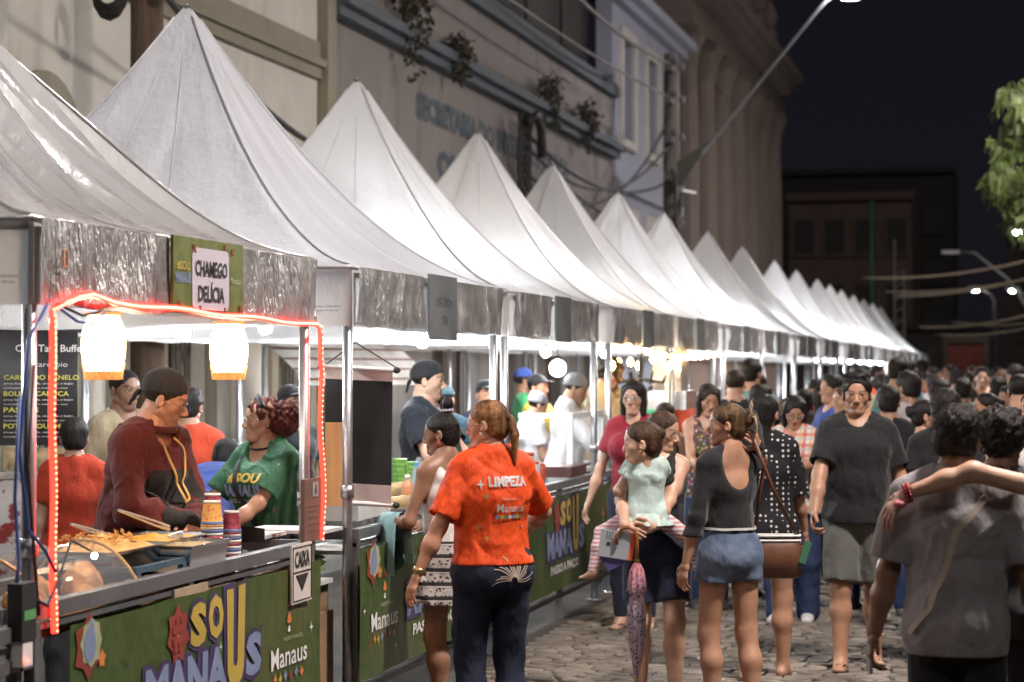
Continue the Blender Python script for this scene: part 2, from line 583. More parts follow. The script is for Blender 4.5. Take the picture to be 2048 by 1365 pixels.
# --- building C : blue-grey house with tall windows
YC0, YC1 = 39.41, 47.3
m_bg = wall_mat('wall_bluegrey', (.33, .345, .41), .4, .35)
bC = thing('bluegrey_house', 'pale blue-grey house with tall framed windows beside the dark pole', 'building', (XF, 43.4, 0))
wins = [(40.3, 41.5, 6.1, 8.0, False), (43.0, 44.2, 6.1, 8.0, False), (45.5, 46.7, 6.1, 8.0, False)]
lows = [(40.5, 41.7, 2.2, 4.6, False), (43.1, 44.3, 2.2, 4.6, False), (45.5, 46.7, 2.2, 4.6, False)]
wall_with_openings('wall', m_bg, bC, YC0, YC1, 0, 5.2, XF, .3, lows)
wall_with_openings('wall', m_bg, bC, YC0, YC1, 5.2, 8.9, XF, .3, wins)
for w in wins + lows:
    a, c, z0, z1, _ = w
    fr = MB()
    fr.bbox((XF + .003, a - .22, z0 - .15), (XF + .07, a, z1 + .22)); fr.bbox((XF + .003, c, z0 - .15), (XF + .07, c + .22, z1 + .22))
    fr.bbox((XF + .003, a, z1), (XF + .07, c, z1 + .22)); fr.bbox((XF + .003, a, z0 - .15), (XF + .09, c, z0))
    fo = fr.build('window_frame', wall_mat('trim_pale', (.52, .49, .45), .2, .2), bC)
    pn = MB(); m_ = (a + c) / 2
    for q in ((a, m_ - .03), (m_ + .03, c)):
        for r in range(3):
            zz = z0 + (z1 - z0) * r / 3
            pn.bbox((XF - .20, q[0] + .05, zz + .04), (XF - .18, q[1] - .05, zz + (z1 - z0) / 3 - .03))
    pn.build('window_pane', M('night_pane', (.02, .022, .028), .15), fo)
    sh = MB(); sh.bbox((XF - .26, a, z0), (XF - .205, c, z1)); sh.build('window_sash', M('sash_dark', (.06, .06, .07), .7), fo)
b = MB(); b.bbox((XF + .002, YC0, 8.55), (XF + .2, YC1, 8.7)); b.bbox((XF + .002, YC0, 8.7), (XF + .4, YC1, 8.9)); b.bbox((XF + .002, YC0, 5.1), (XF + .1, YC1, 5.3))
b.build('cornice', m_bg, bC)
MB().bbox((XF - .8, YC0, 8.9), (XF - .5, YC1, 9.4)).build('parapet', m_bg, bC)

# --- building D : old ornate red facade with pale columns
YD0, YD1 = 47.31, 65.5
m_red = wall_mat('wall_red', (.105, .052, .043), .6, .6)
m_col = wall_mat('column_plaster', (.17, .135, .115), .7, .8)
bD = thing('ornate_building', 'old reddish building fronted by a row of pale columns under a heavy cornice', 'building', (XF, 56, 0))
MB().bbox((XF - .9, YD0, 0), (XF - .55, YD1, 11.4)).build('wall', m_red, bD)
MB().bbox((XF - .549, YD0, 0), (XF + .1, YD1, 3.6)).build('plinth', wall_mat('plinth_rust', (.20, .12, .09), .6, .6), bD)
b = MB(); b.bbox((XF - .549, YD0, 3.6), (XF + .2, YD1, 3.85)); b.build('string_course', m_col, bD)
ncol = 7
for k in range(ncol):
    y = YD0 + .9 + k * (YD1 - YD0 - 1.5) / (ncol - 1)
    b = MB()
    b.bbox((XF - .2, y - .45, 3.85), (XF + .25, y + .45, 4.15))
    b.lathe([(.42, 4.15), (.42, 4.25), (.34, 4.35), (.34, 6.5), (.29, 8.5), (.33, 8.6), (.30, 8.68), (.38, 8.95), (.48, 9.15), (.48, 9.22)], (XF - .02, y, 0), 12)
    b.bbox((XF - .2, y - .46, 9.22), (XF + .4, y + .46, 9.4))
    b.build('column', m_col, bD, True if False else False)
for k in range(ncol - 1):
    y = YD0 + .9 + (k + .5) * (YD1 - YD0 - 1.5) / (ncol - 1)
    fr = MB(); fr.bbox((XF - .547, y - .65, 4.6), (XF - .44, y - .5, 8.2)); fr.bbox((XF - .547, y + .5, 4.6), (XF - .44, y + .65, 8.2)); fr.bbox((XF - .547, y - .65, 8.2), (XF - .40, y + .65, 8.45))
    fo = fr.build('window_frame', m_col, bD)
    MB().bbox((XF - .545, y - .5, 4.6), (XF - .51, y + .5, 8.2)).build('window_pane', m_dark, fo)
b = MB()
b.bbox((XF - .549, YD0, 9.4), (XF + .32, YD1, 9.75)); b.bbox((XF - .549, YD0, 9.75), (XF + .22, YD1, 10.2)); b.bbox((XF - .549, YD0, 10.2), (XF + .65, YD1 + .3, 10.42)); b.bbox((XF - .549, YD0, 10.42), (XF + .85, YD1 + .5, 10.65))
b.build('entablature', m_col, bD)
b = MB()
for k in range(30):
    y = YD0 + .3 + k * .6
    b.bbox((XF + .22, y, 9.98), (XF + .55, y + .25, 10.2))
b.build('dentils', m_col, bD)['kind'] = 'stuff'
MB().bbox((XF - .25, YD0, 10.65), (XF + .1, YD1, 11.5)).build('parapet', m_red, bD)
b = MB()
for k in range(ncol):
    y = YD0 + .9 + k * (YD1 - YD0 - 1.5) / (ncol - 1)
    b.bbox((XF - .25, y - .35, 11.5), (XF + .15, y + .35, 11.9)); b.lathe([(.08, 11.9), (.22, 12.1), (.26, 12.35), (.12, 12.6), (.05, 12.8)], (XF - .05, y, 0), 10)
b.build('urns', m_col, bD)['kind'] = 'stuff'
MB().bbox((XF - 6, YD1, 0), (XF - .25, YD1 + .25, 10.2)).build('side_wall', wall_mat('side_brown', (.10, .08, .075)), bD)

# --- dark buildings closing the street
m_far = wall_mat('wall_far_brown', (.075, .055, .048), .6, .4)
m_far2 = wall_mat('wall_far_dark', (.030, .026, .026), .5, .4)
def far_building(label, x0, x1, y, h, mat, nx, nz, wz, ww, dep=8, win=m_dark):
    t = thing('far_building', label, 'building', ((x0 + x1) / 2, y, 0), group='dark buildings closing the end of the street')
    MB().bbox((x0, y, 0), (x1, y + dep, h)).build('wall', mat, t)
    b = MB(); b.bbox((x0 - .1, y - .2, h - .35), (x1 + .1, y - .003, h)); b.build('cornice', mat, t)
    for i in range(nx):
        for k in range(nz):
            x = x0 + (i + .5) * (x1 - x0) / nx; z = wz + k * 3.1
            f_ = MB(); q_ = [(x - ww / 2, z), (x + ww / 2, z), (x + ww / 2, z + 1.6), (x - ww / 2, z + 1.6)]; Q_ = [(x - ww / 2 - .15, z - .15), (x + ww / 2 + .15, z - .15), (x + ww / 2 + .15, z + 1.78), (x - ww / 2 - .15, z + 1.78)]
            f_.add([(a, yy2, c) for yy2 in (y - .10, y - .003) for r_ in (q_, Q_) for a, c in r_], [(k2, (k2 + 1) % 4, 4 + (k2 + 1) % 4, 4 + k2) for k2 in range(4)] + [(4 + k2, 4 + (k2 + 1) % 4, 12 + (k2 + 1) % 4, 12 + k2) for k2 in range(4)] + [(k2, 8 + k2, 8 + (k2 + 1) % 4, (k2 + 1) % 4) for k2 in range(4)])
            fo = f_.build('window', mat, t)
            MB().bbox((x - ww / 2, y - .05, z), (x + ww / 2, y - .004, z + 1.6)).build('pane', win, fo)
    return t
far_building('dark brick block with rows of black windows at the far end of street', -11.2, -5.4, 104, 10.2, wall_mat('brick_far', (.115, .078, .062), .5, .3), 4, 2, 4.2, .9)
far_building('low dark shopfront block under the brick block at the street end', -6.6, -1.6, 97, 3.9, m_far2, 3, 1, 1.4, 1.2)
far_building('black block rising a little behind the brick block in the dark', -16, -4.5, 135, 14.2, m_far2, 5, 3, 4.0, 1.2)
far_building('dim brown block behind the distant street lamp', -1.2, 9, 120, 9.0, m_far, 4, 2, 3.4, 1.1)
t = thing('market_gate', 'small red doorway in the dark wall at the street end', 'doorway', (-2.6, 94.0, 0))
MB().bbox((-3.6, 94, 0), (-3.4, 94.2, 3.2)).bbox((-1.9, 94, 0), (-1.7, 94.2, 3.2)).bbox((-3.4, 94, 2.9), (-1.9, 94.2, 3.2)).build('door_frame', m_far, t)
MB().bbox((-3.4, 94.1, 0), (-1.9, 94.18, 2.9)).build('door', M('door_red', (.16, .03, .022), .7), t)

# ================================================================== poles, lamps, cables
m_wood = M('pole_wood', (.105, .068, .046), .85, 0, .3, 4, .6, 30, (6, 6, .4))
m_conc = M('pole_concrete', (.12, .11, .10), .85, 0, .25, 3, .3, 40)
m_steel = M('galvanised_steel', (.46, .47, .49), .34, .85, .16, 9, .10, 60)
m_cable = M('cable_black', (.022, .020, .020), .6)
m_lampgrey = M('lamp_grey', (.35, .35, .36), .45, .5)

up = thing('utility_pole', 'brown wooden utility pole with coiled cables rising beside the nearest tent peak', 'utility pole', (-6.6, 15.6, 0))
MB().tube([(-6.6, 15.6, 0), (-6.62, 15.6, 5), (-6.66, 15.6, 10)], [.135, .125, .105], 14).build('pole', m_wood, up, True)
b = MB()
for k in range(5):
    r = .10 + .02 * k
    b.tube([(-6.82 - r * .3 + .10 * math.cos(a) * (1 + k * .1), 15.4 + .02 * k, 4.62 + r * 1.2 * math.sin(a)) for a in [2 * math.pi * q / 12 for q in range(13)]], .014, 6, False)
b.build('cable_coil', m_cable, up, True)
b = MB(); b.box((-6.6, 15.45, 8.3), (1.5, .1, .12)); b.build('crossarm', m_wood, up)
b = MB(); b.lathe([(.07, 0), (.09, .06), (.05, .12), (.08, .18)], (-6.42, 15.45, 4.55), 10); b.build('insulator', M('insulator_blue', (.16, .24, .42), .3), up, True)

PX, PY = -6.36, 39.2
up2 = thing('utility_pole', 'dark concrete utility pole carrying the long street lamp arm', 'utility pole', (PX, PY, 0))
MB().tube([(PX, PY, 0), (PX, PY, 7.5)], [.19, .13], 12).build('pole', m_conc, up2, True)
b = MB()
for z, s_ in ((5.2, 1.0), (5.9, .8), (6.6, .9), (7.2, .7), (4.3, .8)):
    b.box((PX + .02, PY - .1, z), (.12, s_, .10)); b.lathe([(.05, 0), (.07, .08), (.03, .14)], (PX + .13, PY - s_ / 2, z + .05), 8); b.lathe([(.05, 0), (.07, .08), (.03, .14)], (PX + .13, PY + s_ / 2, z + .05), 8)
b.build('cable_brackets', m_conc, up2)['kind'] = 'stuff'
b = MB()
for k in range(3):
    b.tube([(PX + .15, PY - .25 + .05 * k + (.25 + .05 * k) * math.cos(a), 4.5 + .2 * k + (.35 + .04 * k) * math.sin(a)) for a in [2 * math.pi * q / 14 for q in range(15)]], .028, 6, False)
b.build('cable_coil', m_cable, up2, True)
b = MB(); b.tube([(PX + .1, PY - .1, 5.15), (-5.4, 38.9, 6.05), (-3.6, 38.4, 8.1), (-3.3, 38.25, 8.36)], [.04, .036, .03, .03], 8); b.build('lamp_arm', m_steel, up2, True)
MB().prism([(-6.22, 4.95), (-6.22, 5.5), (-5.6, 5.88)], lambda x, z: (x, 38.95, z), lambda x, z: (x, 38.99, z)).build('bracket_plate', M('bracket_green', (.06, .07, .05), .6), up2)
lamp_w = emis('lamp_white', (1.0, .93, .98), 520)
b = MB(); b.bbox((-3.35, 38.1, 8.35), (-2.75, 38.4, 8.49)); hd = b.build('lamp_head', m_lampgrey, up2)
MB().ball((-3.04, 38.25, 8.31), (.24, .14, .10), 12, 8).build('lamp_glass', lamp_w, hd, True)

def street_lamp(label, x, y, h, arm, side, power, col=(1, .93, .82), head=.30, poles=True):
    t = thing('street_lamp', label, 'street lamp', (x, y, 0), group='street lamps')
    MB().tube([(x, y, 0), (x, y, h - .3), (x + side * .15, y, h), (x + side * arm, y, h + .25)], [.075, .06, .045, .035], 8).build('pole', m_conc, t, True)
    hx = x + side * (arm + .2)
    q_ = 1.6 if y < 60 else 1.0
    hd = MB().bbox((hx - .28 * q_, y - .14 * q_, h + .21), (hx + .28 * q_, y + .14 * q_, h + .34)).build('lamp_head', m_lampgrey, t)
    MB().ball((hx, y, h + .17), (.42, .30, .11) if y < 60 else (.14, .10, .07), 12, 8).build('lamp_glass', emis('lamp_%s' % label[:18].replace(' ', '_'), col, power), hd, True)
    return t
street_lamp('white street lamp on a tall pole at the far right end of the street', .35, 70, 5.9, .5, -1, 130, (.85, 1, .92))
street_lamp('distant white street lamp above the crowd at the street end', -1.4, 92, 4.9, .6, -1, 130, (1, 1, .88))
street_lamp('small distant white lamp standing beside the far shopfronts', -.1, 96, 5.0, .4, -1, 45, (1, 1, .9))
# the lamp whose light falls on the near tents and walkers: stands on the other side of the street, by the camera
street_lamp('tall street lamp across the street from the first tents', 3.0, 8.6, 7.4, 1.3, -1, 820, (1.0, .90, .84))
street_lamp('tall street lamp across the street from the fourth tent', 3.4, 24.0, 7.4, 1.1, -1, 500, (1.0, .90, .82))  # unseen lamp, added to light the facades and the crowd
street_lamp('tall street lamp across the street from the ornate facade', 3.6, 49.0, 7.6, 1.1, -1, 150, (1.0, .86, .80))  # out-of-view lamp, added so the ornate columns show up
un = thing('unlit_lamp', 'unlit street lamp on a curved arm against the dark sky', 'street lamp', (.2, 75, 0))
MB().tube([(.2, 75, 0), (.2, 75, 3.4), (-.7, 75, 4.8), (-1.8, 75, 5.7), (-2.3, 75, 5.75)], [.08, .07, .05, .045, .04], 8).build('pole', m_lampgrey, un, True)
MB().bbox((-2.9, 74.9, 5.68), (-2.3, 75.1, 5.80)).build('lamp_head', m_lampgrey, un)
gp = thing('greenlit_post', 'slim green lit post rising behind the far tents', 'post', (-5.6, 80, 0))
MB().tube([(-5.6, 80, 0), (-5.6, 80, 7.9)], .07, 10).build('post', M('post_greenlit', (.03, .10, .05), .5, 0, .2, 4, 0, 10, None, 0, .5, (.03, .16, .06), .025), gp, True)  # green light on the post is put into its colour and a weak glow
sp = thing('scaffold_mast', 'thin pale double mast with crossbars behind the far tents', 'mast', (-4.9, 82, 0))
b = MB()
b.tube([(-4.9, 82, 0), (-4.9, 82, 6.6)], .04, 6); b.tube([(-4.55, 82, 0), (-4.55, 82, 5.4)], .04, 6)
for k in range(6): b.tube([(-4.9, 82, 3 + k * .45), (-4.55, 82, 3.2 + k * .45)], .025, 5)
b.build('mast', M('mast_pale', (.30, .27, .22), .6), sp)

def cable(label, pts, r=.02, drop=0.0, mat=None):
    P = sag(pts[0], pts[1], drop) if len(pts) == 2 else pts
    o = MB().tube(P, r, 6).build('overhead_cable', mat or m_cable, None, True)
    tag(o, label, 'cable', 'cables strung over the street')
m_cg = M('cable_grey', (.17, .15, .14), .6)
cable('thin grey cable crossing above the painted words to the dark pole', [(-6.9, 12, 7.4), (PX, PY, 6.7)], .022, .45, m_cg)
cable('long dark cable running from the wooden pole across the white house', [(-6.55, 15.5, 4.75), (-7.3, 22.0, 4.05)], .03, .18)
cable('dark cable dropping from the house corner along the grey wall', [(-7.3, 22.0, 4.05), (-7.35, 33, 4.6)], .022, .4)
cable('black cable strung below the blue ledge to the dark pole', [(-7.2, 31.2, 5.2), (PX, PY, 5.2)], .028, .5)
cable('second black cable looping below the blue ledge', [(-7.2, 31.2, 5.0), (PX, PY, 5.9)], .025, .75)
cable('third black cable sagging lowest below the blue ledge', [(-7.2, 31.3, 4.6), (PX, PY, 6.4)], .025, .95)
cable('pale cable crossing high from the parapet to the pole top', [(-6.6, 22.0, 8.2), (PX, PY, 7.3)], .03, .5, m_cg)
cable('dark cable dropping over the blue-grey house front', [(-7.2, 33, 4.7), (-6.45, 46, 4.2)], .022, .3)
m_cl = M('cable_lit', (.40, .33, .24), .5)  # paler cable copy, the far lamplight is put into its colour
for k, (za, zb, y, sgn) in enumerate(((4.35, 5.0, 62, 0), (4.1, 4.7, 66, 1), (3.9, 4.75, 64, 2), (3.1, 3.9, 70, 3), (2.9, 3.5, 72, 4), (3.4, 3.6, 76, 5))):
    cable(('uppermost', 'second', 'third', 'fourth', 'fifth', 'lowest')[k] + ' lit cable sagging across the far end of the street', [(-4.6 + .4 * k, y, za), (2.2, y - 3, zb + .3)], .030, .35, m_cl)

# bundle of dark wires hanging on the grey wall
wb = thing('wire_bundle', 'tangled black bundle of wires hanging from the blue ledge', 'wire bundle', (-7.2, 31.2, 4.4))
b = MB()
for k in range(7):
    ph = k * .9
    b.tube([(-7.25 + .05 * math.sin(ph + t * .8), 31.2 + (.18 + .05 * math.sin(k)) * math.sin(ph + t * .75), 5.5 - t * .17) for t in range(9)], .035, 6, False)
b.build('wires', m_cable, wb, True)
b = MB(); b.tube([(-7.15, 31.0, 5.35), (-7.1, 31.35, 5.5), (-7.1, 31.65, 5.3), (-7.1, 31.7, 4.9)], .07, 8); b.build('hose_loop', m_cable, wb, True)
sl = thing('spot_lamp', 'small tubular lamp fixed beside the dark pole over the far tents', 'lamp', (-6.1, 38.9, 5.0))
MB().tube([(-6.1, 38.9, 4.98), (-5.85, 38.8, 4.92)], .02, 8).build('lamp_tube', emis('tube_glow', (1, .95, .85), .6), sl)
MB().bbox((-6.2, 38.87, 4.95), (-6.09, 38.95, 5.05)).build('lamp_holder', m_lampgrey, sl)

# ================================================================== plants
m_leaf = M('leaf_green', (.065, .095, .02), .55, 0, .45, 3)
m_leafd = M('leaf_dark', (.040, .032, .018), .7, 0, .45, 4)
m_bark = M('bark', (.08, .06, .045), .9, 0, .3, 5, .5, 25)
def leafy(name, mat, parent, clumps, n, size, sd, droop=.5, pinn=0):
    rr = np.random.RandomState(sd)
    vs, fs = [], []
    for (c, r) in clumps:
        for k in range(n):
            d = rr.normal(size=3); d /= np.linalg.norm(d)
            p = np.array(c) + d * np.array(r) * rr.rand() ** .45
            ax = rr.normal(size=3); ax[2] -= droop * 2; ax /= np.linalg.norm(ax)
            sd_ = np.cross(ax, rr.normal(size=3)); sd_ /= np.linalg.norm(sd_)
            L = size * (.6 + .8 * rr.rand())
            if pinn:            # a compound leaf: pairs of leaflets along a stalk
                for q in range(pinn):
                    base = p + ax * L * (q / pinn)
                    for sg in (-1, 1):
                        dr = sd_ * sg * .8 + ax * .55; dr /= np.linalg.norm(dr)
                        l2 = L * .42; wv = np.cross(dr, np.cross(ax, sd_)) * l2 * .13
                        i = len(vs)
                        vs += [base, base + dr * l2 * .5 + wv, base + dr * l2 - np.array((0, 0, l2 * .2)), base + dr * l2 * .5 - wv]
                        fs.append((i, i + 1, i + 2, i + 3))
            else:
                i = len(vs); w = L * .28
                vs += [p, p + ax * L * .5 + sd_ * w, p + ax * L, p + ax * L * .5 - sd_ * w]
                fs.append((i, i + 1, i + 2, i + 3))
    return mesh_obj(name, vs, fs, mat, parent)

tr = thing('street_tree', 'green tree overhanging the street with drooping compound leaves', 'tree', (2.0, 27.5, 0))
b = MB(); b.tube([(2.0, 27.5, 0), (1.95, 27.5, 2.0), (1.8, 27.4, 3.2)], [.17, .13, .11], 10)
limbs = [((1.8, 27.4, 3.1), (1.0, 27.2, 3.9), (.15, 27.0, 4.7)), ((1.8, 27.4, 3.1), (1.2, 27.7, 4.3), (.5, 27.6, 5.3)), ((1.8, 27.4, 3.1), (2.4, 27.6, 4.2), (3.2, 27.5, 4.9)), ((1.8, 27.4, 3.1), (.9, 26.9, 3.4), (.1, 26.8, 3.6))]
for l in limbs: b.tube(l, [.085, .05, .02], 7)
b.build('trunk', m_bark, tr, True)
leafy('crown', m_leaf, tr, [((.0, 27.0, 5.0), (.38, .45, .30)), ((-.12, 27.0, 4.45), (.38, .5, .34)), ((-.26, 26.9, 4.0), (.30, .45, .30)), ((.02, 26.9, 3.6), (.30, .4, .32)), ((.55, 27.4, 5.2), (.5, .5, .3)), ((.8, 27.2, 4.4), (.55, .6, .5)), ((1.8, 27.5, 5.0), (.9, .9, .6)), ((2.9, 27.5, 5.0), (.8, .8, .5)), ((.30, 26.9, 3.15), (.14, .25, .2))], 100, .17, 3, .9, 7)
tr2 = thing('far_tree', 'small tree beside the distant lamp pole', 'tree', (1.0, 58, 0))
MB().tube([(1.0, 58, 0), (.95, 58, 2.2), (.8, 58, 3.2)], [.12, .09, .05], 8).build('trunk', m_bark, tr2, True)
leafy('crown', m_leaf, tr2, [((.55, 58, 3.3), (.5, .6, .7)), ((.7, 58, 2.5), (.45, .5, .5)), ((1.2, 58, 3.2), (.7, .6, .7))], 110, .22, 8, .6)
for k, (y, z, r, lab) in enumerate(((25.2, 6.1, .75, 'large dark bush growing out of the blue ledge, nearest of the ledge plants'), (27.4, 5.9, .38, 'small dark weed on the blue ledge beside the largest bush'), (33.0, 6.05, .50, 'dark shrub with a long bare twig growing from the blue ledge'), (35.9, 6.0, .50, 'bushy weed on the blue ledge near the wall corner'))):
    t = thing('ledge_plant', lab, 'plant', (XF + .15, y, 5.86), group='plants growing on the blue ledge')
    b = MB()
    for q in range(6):
        a = q * 1.05
        b.tube([(XF + .15, y, 5.86), (XF + .25 + .1 * math.cos(a), y + r * .5 * math.sin(a), z + r * .3), (XF + .3, y + r * math.sin(a), z + r * (.2 + .5 * math.cos(a * 2)))], [.025, .015, .006], 5)
    if k == 2: b.tube([(XF + .2, y, 6.0), (XF + .3, y + .6, 6.35), (XF + .3, y + 1.3, 6.35)], [.03, .02, .012], 5)
    b.build('stem', m_bark, t)
    leafy('foliage', m_leafd, t, [((XF + .25, y, z), (.2, r * .6, r * .55)), ((XF + .25, y + r * .5, z - .1 * r), (.2, r * .4, r * .4)), ((XF + .22, y - r * .4, z + .2 * r), (.2, r * .35, r * .3)), ((XF + .28, y, z - r * .7), (.12, r * .25, r * .5))], 85, .085, 20 + k, .2)

# ================================================================== tents
def canopy_mat(name, col, trans, rough, coat, wrb=.25, metal=0.0):
    m, nt, b = nodes_of(name)
    f = ramp(nt, noise(nt, 1.6, 5), .35, .7)
    c = mixc(nt, f, [x * .90 for x in col], col)
    d = ramp(nt, noise(nt, .8, 7, (1, 1, .4)), .60, .82)
    c = mixc(nt, math_n(nt, 'MULTIPLY', d, .25), c, (.30, .28, .25))
    nt.links.new(c, b.inputs['Base Color'])
    b.inputs['Roughness'].default_value = rough
    b.inputs['Metallic'].default_value = metal
    b.inputs['Coat Weight'].default_value = coat
    b.inputs['Coat Roughness'].default_value = .22
    h = math_n(nt, 'ADD', math_n(nt, 'MULTIPLY', noise(nt, 3.2, 5, (1, 1, .5)), 1.0), math_n(nt, 'MULTIPLY', noise(nt, 26, 3, (1, 1, .25)), .10))
    bumpn(nt, b, h, wrb, .10)
    tl = N(nt, 'ShaderNodeBsdfTranslucent'); nt.links.new(c, tl.inputs[0])
    mx = N(nt, 'ShaderNodeMixShader'); mx.inputs[0].default_value = trans
    nt.links.new(b.outputs[0], mx.inputs[1]); nt.links.new(tl.outputs[0], mx.inputs[2])
    nt.links.new(mx.outputs[0], nt.nodes['Material Output'].inputs[0])
    return m
m_can = canopy_mat('canopy_white', (.78, .775, .785), .38, .40, .4, .5)
m_can1 = canopy_mat('canopy_silver', (.82, .81, .82), .10, .27, .8, .45, .62)
m_can2 = canopy_mat('canopy_dim', (.66, .67, .72), .14, .40, .4, .5)  # copy of the white cloth with dimmer, bluer light put into its colour
m_canb = canopy_mat('canopy_glow', (.80, .795, .80), .5, .42, .35, .4)
m_val = canopy_mat('valance_white', (.72, .71, .71), .32, .5, .15, .3)

m_foil, nt, b = nodes_of('silver_foil')
f = ramp(nt, noise(nt, 10, 4), .3, .7)
nt.links.new(mixc(nt, f, (.40, .385, .38), (.74, .73, .72)), b.inputs['Base Color'])
b.inputs['Metallic'].default_value = .72; b.inputs['Roughness'].default_value = .30
h = math_n(nt, 'ADD', noise(nt, 9, 4, (1, 1.6, .35)), math_n(nt, 'MULTIPLY', noise(nt, 50, 3, (1, 1.4, .5)), .35))
bumpn(nt, b, h, .9, .05)

EAVE, DROP, PEAK = 2.20, .285, 3.76
XB = D0 - 2.85

def canopy(parent, y0, y1, mat, seed, wr=.008, sag_=1.0):
    cx, cy = (D0 + XB) / 2, (y0 + y1) / 2
    hx, hy = (D0 - XB) / 2, (y1 - y0) / 2
    rings, n = 26, 112
    vs, fs = [], []
    H = PEAK - EAVE
    for i in range(rings + 1):
        r = i / rings
        for k in range(n):
            q = k / n * 4; sidei = int(q); t = (q - sidei) * 2 - 1
            s_, t_ = ((1, t), (-t, 1), (-1, -t), (t, -1))[sidei]
            ridge = abs(t) ** 3
            zz = EAVE + H * (.85 * (1 - r) ** (1.88 * sag_) + .15 * (1 - r))
            zz -= .035 * (1 - ridge) * math.sin(math.pi * min(1, r * 1.05)) ** 1.2 * (1 if sag_ <= 1 else 1.5)
            w = wr * math.sin(math.pi * min(r * 1.2, 1) * .9 + .2) * (math.sin(t * 9 + seed + 3 * r + sidei * 2) + .6 * math.sin(t * 21 + seed * 2 + 7 * r) + (.9 * math.sin(t * 34 + 5 * math.sin(2.2 * r + seed)) if wr > .01 else 0)) * min(1, r * 3)
            if i == 0: zz -= .015
            vs.append((cx + s_ * r * hx + w * .5, cy + t_ * r * hy, zz + w))
    sm = MB()
    for k in range(0, n, 28):
        kk = (k - 0) % n
        sm.tube([(vs[i * n + kk][0], vs[i * n + kk][1], vs[i * n + kk][2] + .003) for i in range(1, rings + 1)], .0065, 5)
    for k in range(0, n, 28):
        for off in (10, 18):
            sm.tube([(vs[i * n + k + off][0], vs[i * n + k + off][1], vs[i * n + k + off][2] - .0005) for i in range(3, rings + 1)], .004, 4)
    sm.tube([(vs[rings * n + k][0], vs[rings * n + k][1], vs[rings * n + k][2] - .006) for k in list(range(n)) + [0]], .010, 5)
    sm.build('seams', mat, parent, True)['kind'] = 'stuff'
    for i in range(rings):
        for k in range(n):
            a = i * n + k; b2 = i * n + (k + 1) % n
            fs.append((a, a + n, b2 + n, b2) if i else (a, a + n, b2 + n))
    return mesh_obj('canopy', vs, fs, mat, parent, True)

def valance(parent, y0, y1, seed):
    for (pa, pb) in (((D0, y0), (D0, y1)), ((D0, y0), (XB, y0)), ((D0, y1), (XB, y1)), ((XB, y0), (XB, y1))):
        L = math.hypot(pb[0] - pa[0], pb[1] - pa[1])
        nx, ny = (pb[1] - pa[1]) / L, -(pb[0] - pa[0]) / L
        b = MB().grid(lambda u, v: (pa[0] + (pb[0] - pa[0]) * u + nx * .004 * math.sin(u * 17 + seed) * v, pa[1] + (pb[1] - pa[1]) * u + ny * .004 * math.sin(u * 17 + seed) * v, EAVE + .002 - (DROP + .012 * math.sin(u * math.pi) + .004 * math.sin(u * 23 + seed)) * v), 30, 3)
        b.build('valance', m_val, parent, True)

def foil(parent, ya, yb, seed, drop=None, amp=.012, x=None):
    drop = drop or DROP - .004
    x = x or D0 + .022
    n = max(10, int((yb - ya) * 46))
    rr = np.random.RandomState(seed)
    p = rr.uniform(0, 6, 8)
    def fn(u, v):
        y = ya + (yb - ya) * u
        w = math.sin(u * n * .33 + p[0] + 1.4 * math.sin(v * 3 + p[1]) + 2 * math.sin(u * 7 + p[4])) + .6 * math.sin(u * n * .75 + p[2] + 2.2 * v)
        d = drop * (1 + .025 * math.sin(u * 13 + p[3]))
        return (x + amp * w * (.35 + .65 * v), y, EAVE - d * v - .002)
    return MB().grid(fn, n, 9).build('foil_panel', m_foil, parent, True)

def tent_frame(parent, y0, y1):
    for (x, y) in ((D0 - .03, y0 + .03), (D0 - .03, y1 - .03), (XB + .03, y0 + .03), (XB + .03, y1 - .03)):
        b = MB().tube([(x, y, 0.01), (x, y, EAVE - .03)], .024, 12)
        b.lathe([(.033, 1.10), (.033, 1.16)], (x, y, 0), 12); b.bbox((x - .06, y - .06, .005), (x + .06, y + .06, .014))
        b.build('pole', m_steel, parent, True)
    z = EAVE - .05
    for (p, q) in (((D0 - .05, y0 + .03), (D0 - .05, y1 - .03)), ((XB + .05, y0 + .03), (XB + .05, y1 - .03)), ((D0 - .06, y0 + .05), (XB + .06, y0 + .05)), ((D0 - .06, y1 - .05), (XB + .06, y1 - .05))):
        MB().tube([(p[0], p[1], z), (q[0], q[1], z)], .018, 8).build('frame_rail', m_steel, parent, True)
    cx, cy = (D0 + XB) / 2, (y0 + y1) / 2
    b = MB().tube([(cx, cy, 2.55), (cx, cy, PEAK - .03)], .025, 8)
    for (x, y) in ((D0 - .05, y0 + .04), (D0 - .05, y1 - .04), (XB + .05, y0 + .04), (XB + .05, y1 - .04)):
        b.tube([(x, y, z), (cx, cy, 2.58)], .008, 5)
    b.build('centre_mast', m_steel, parent, True)

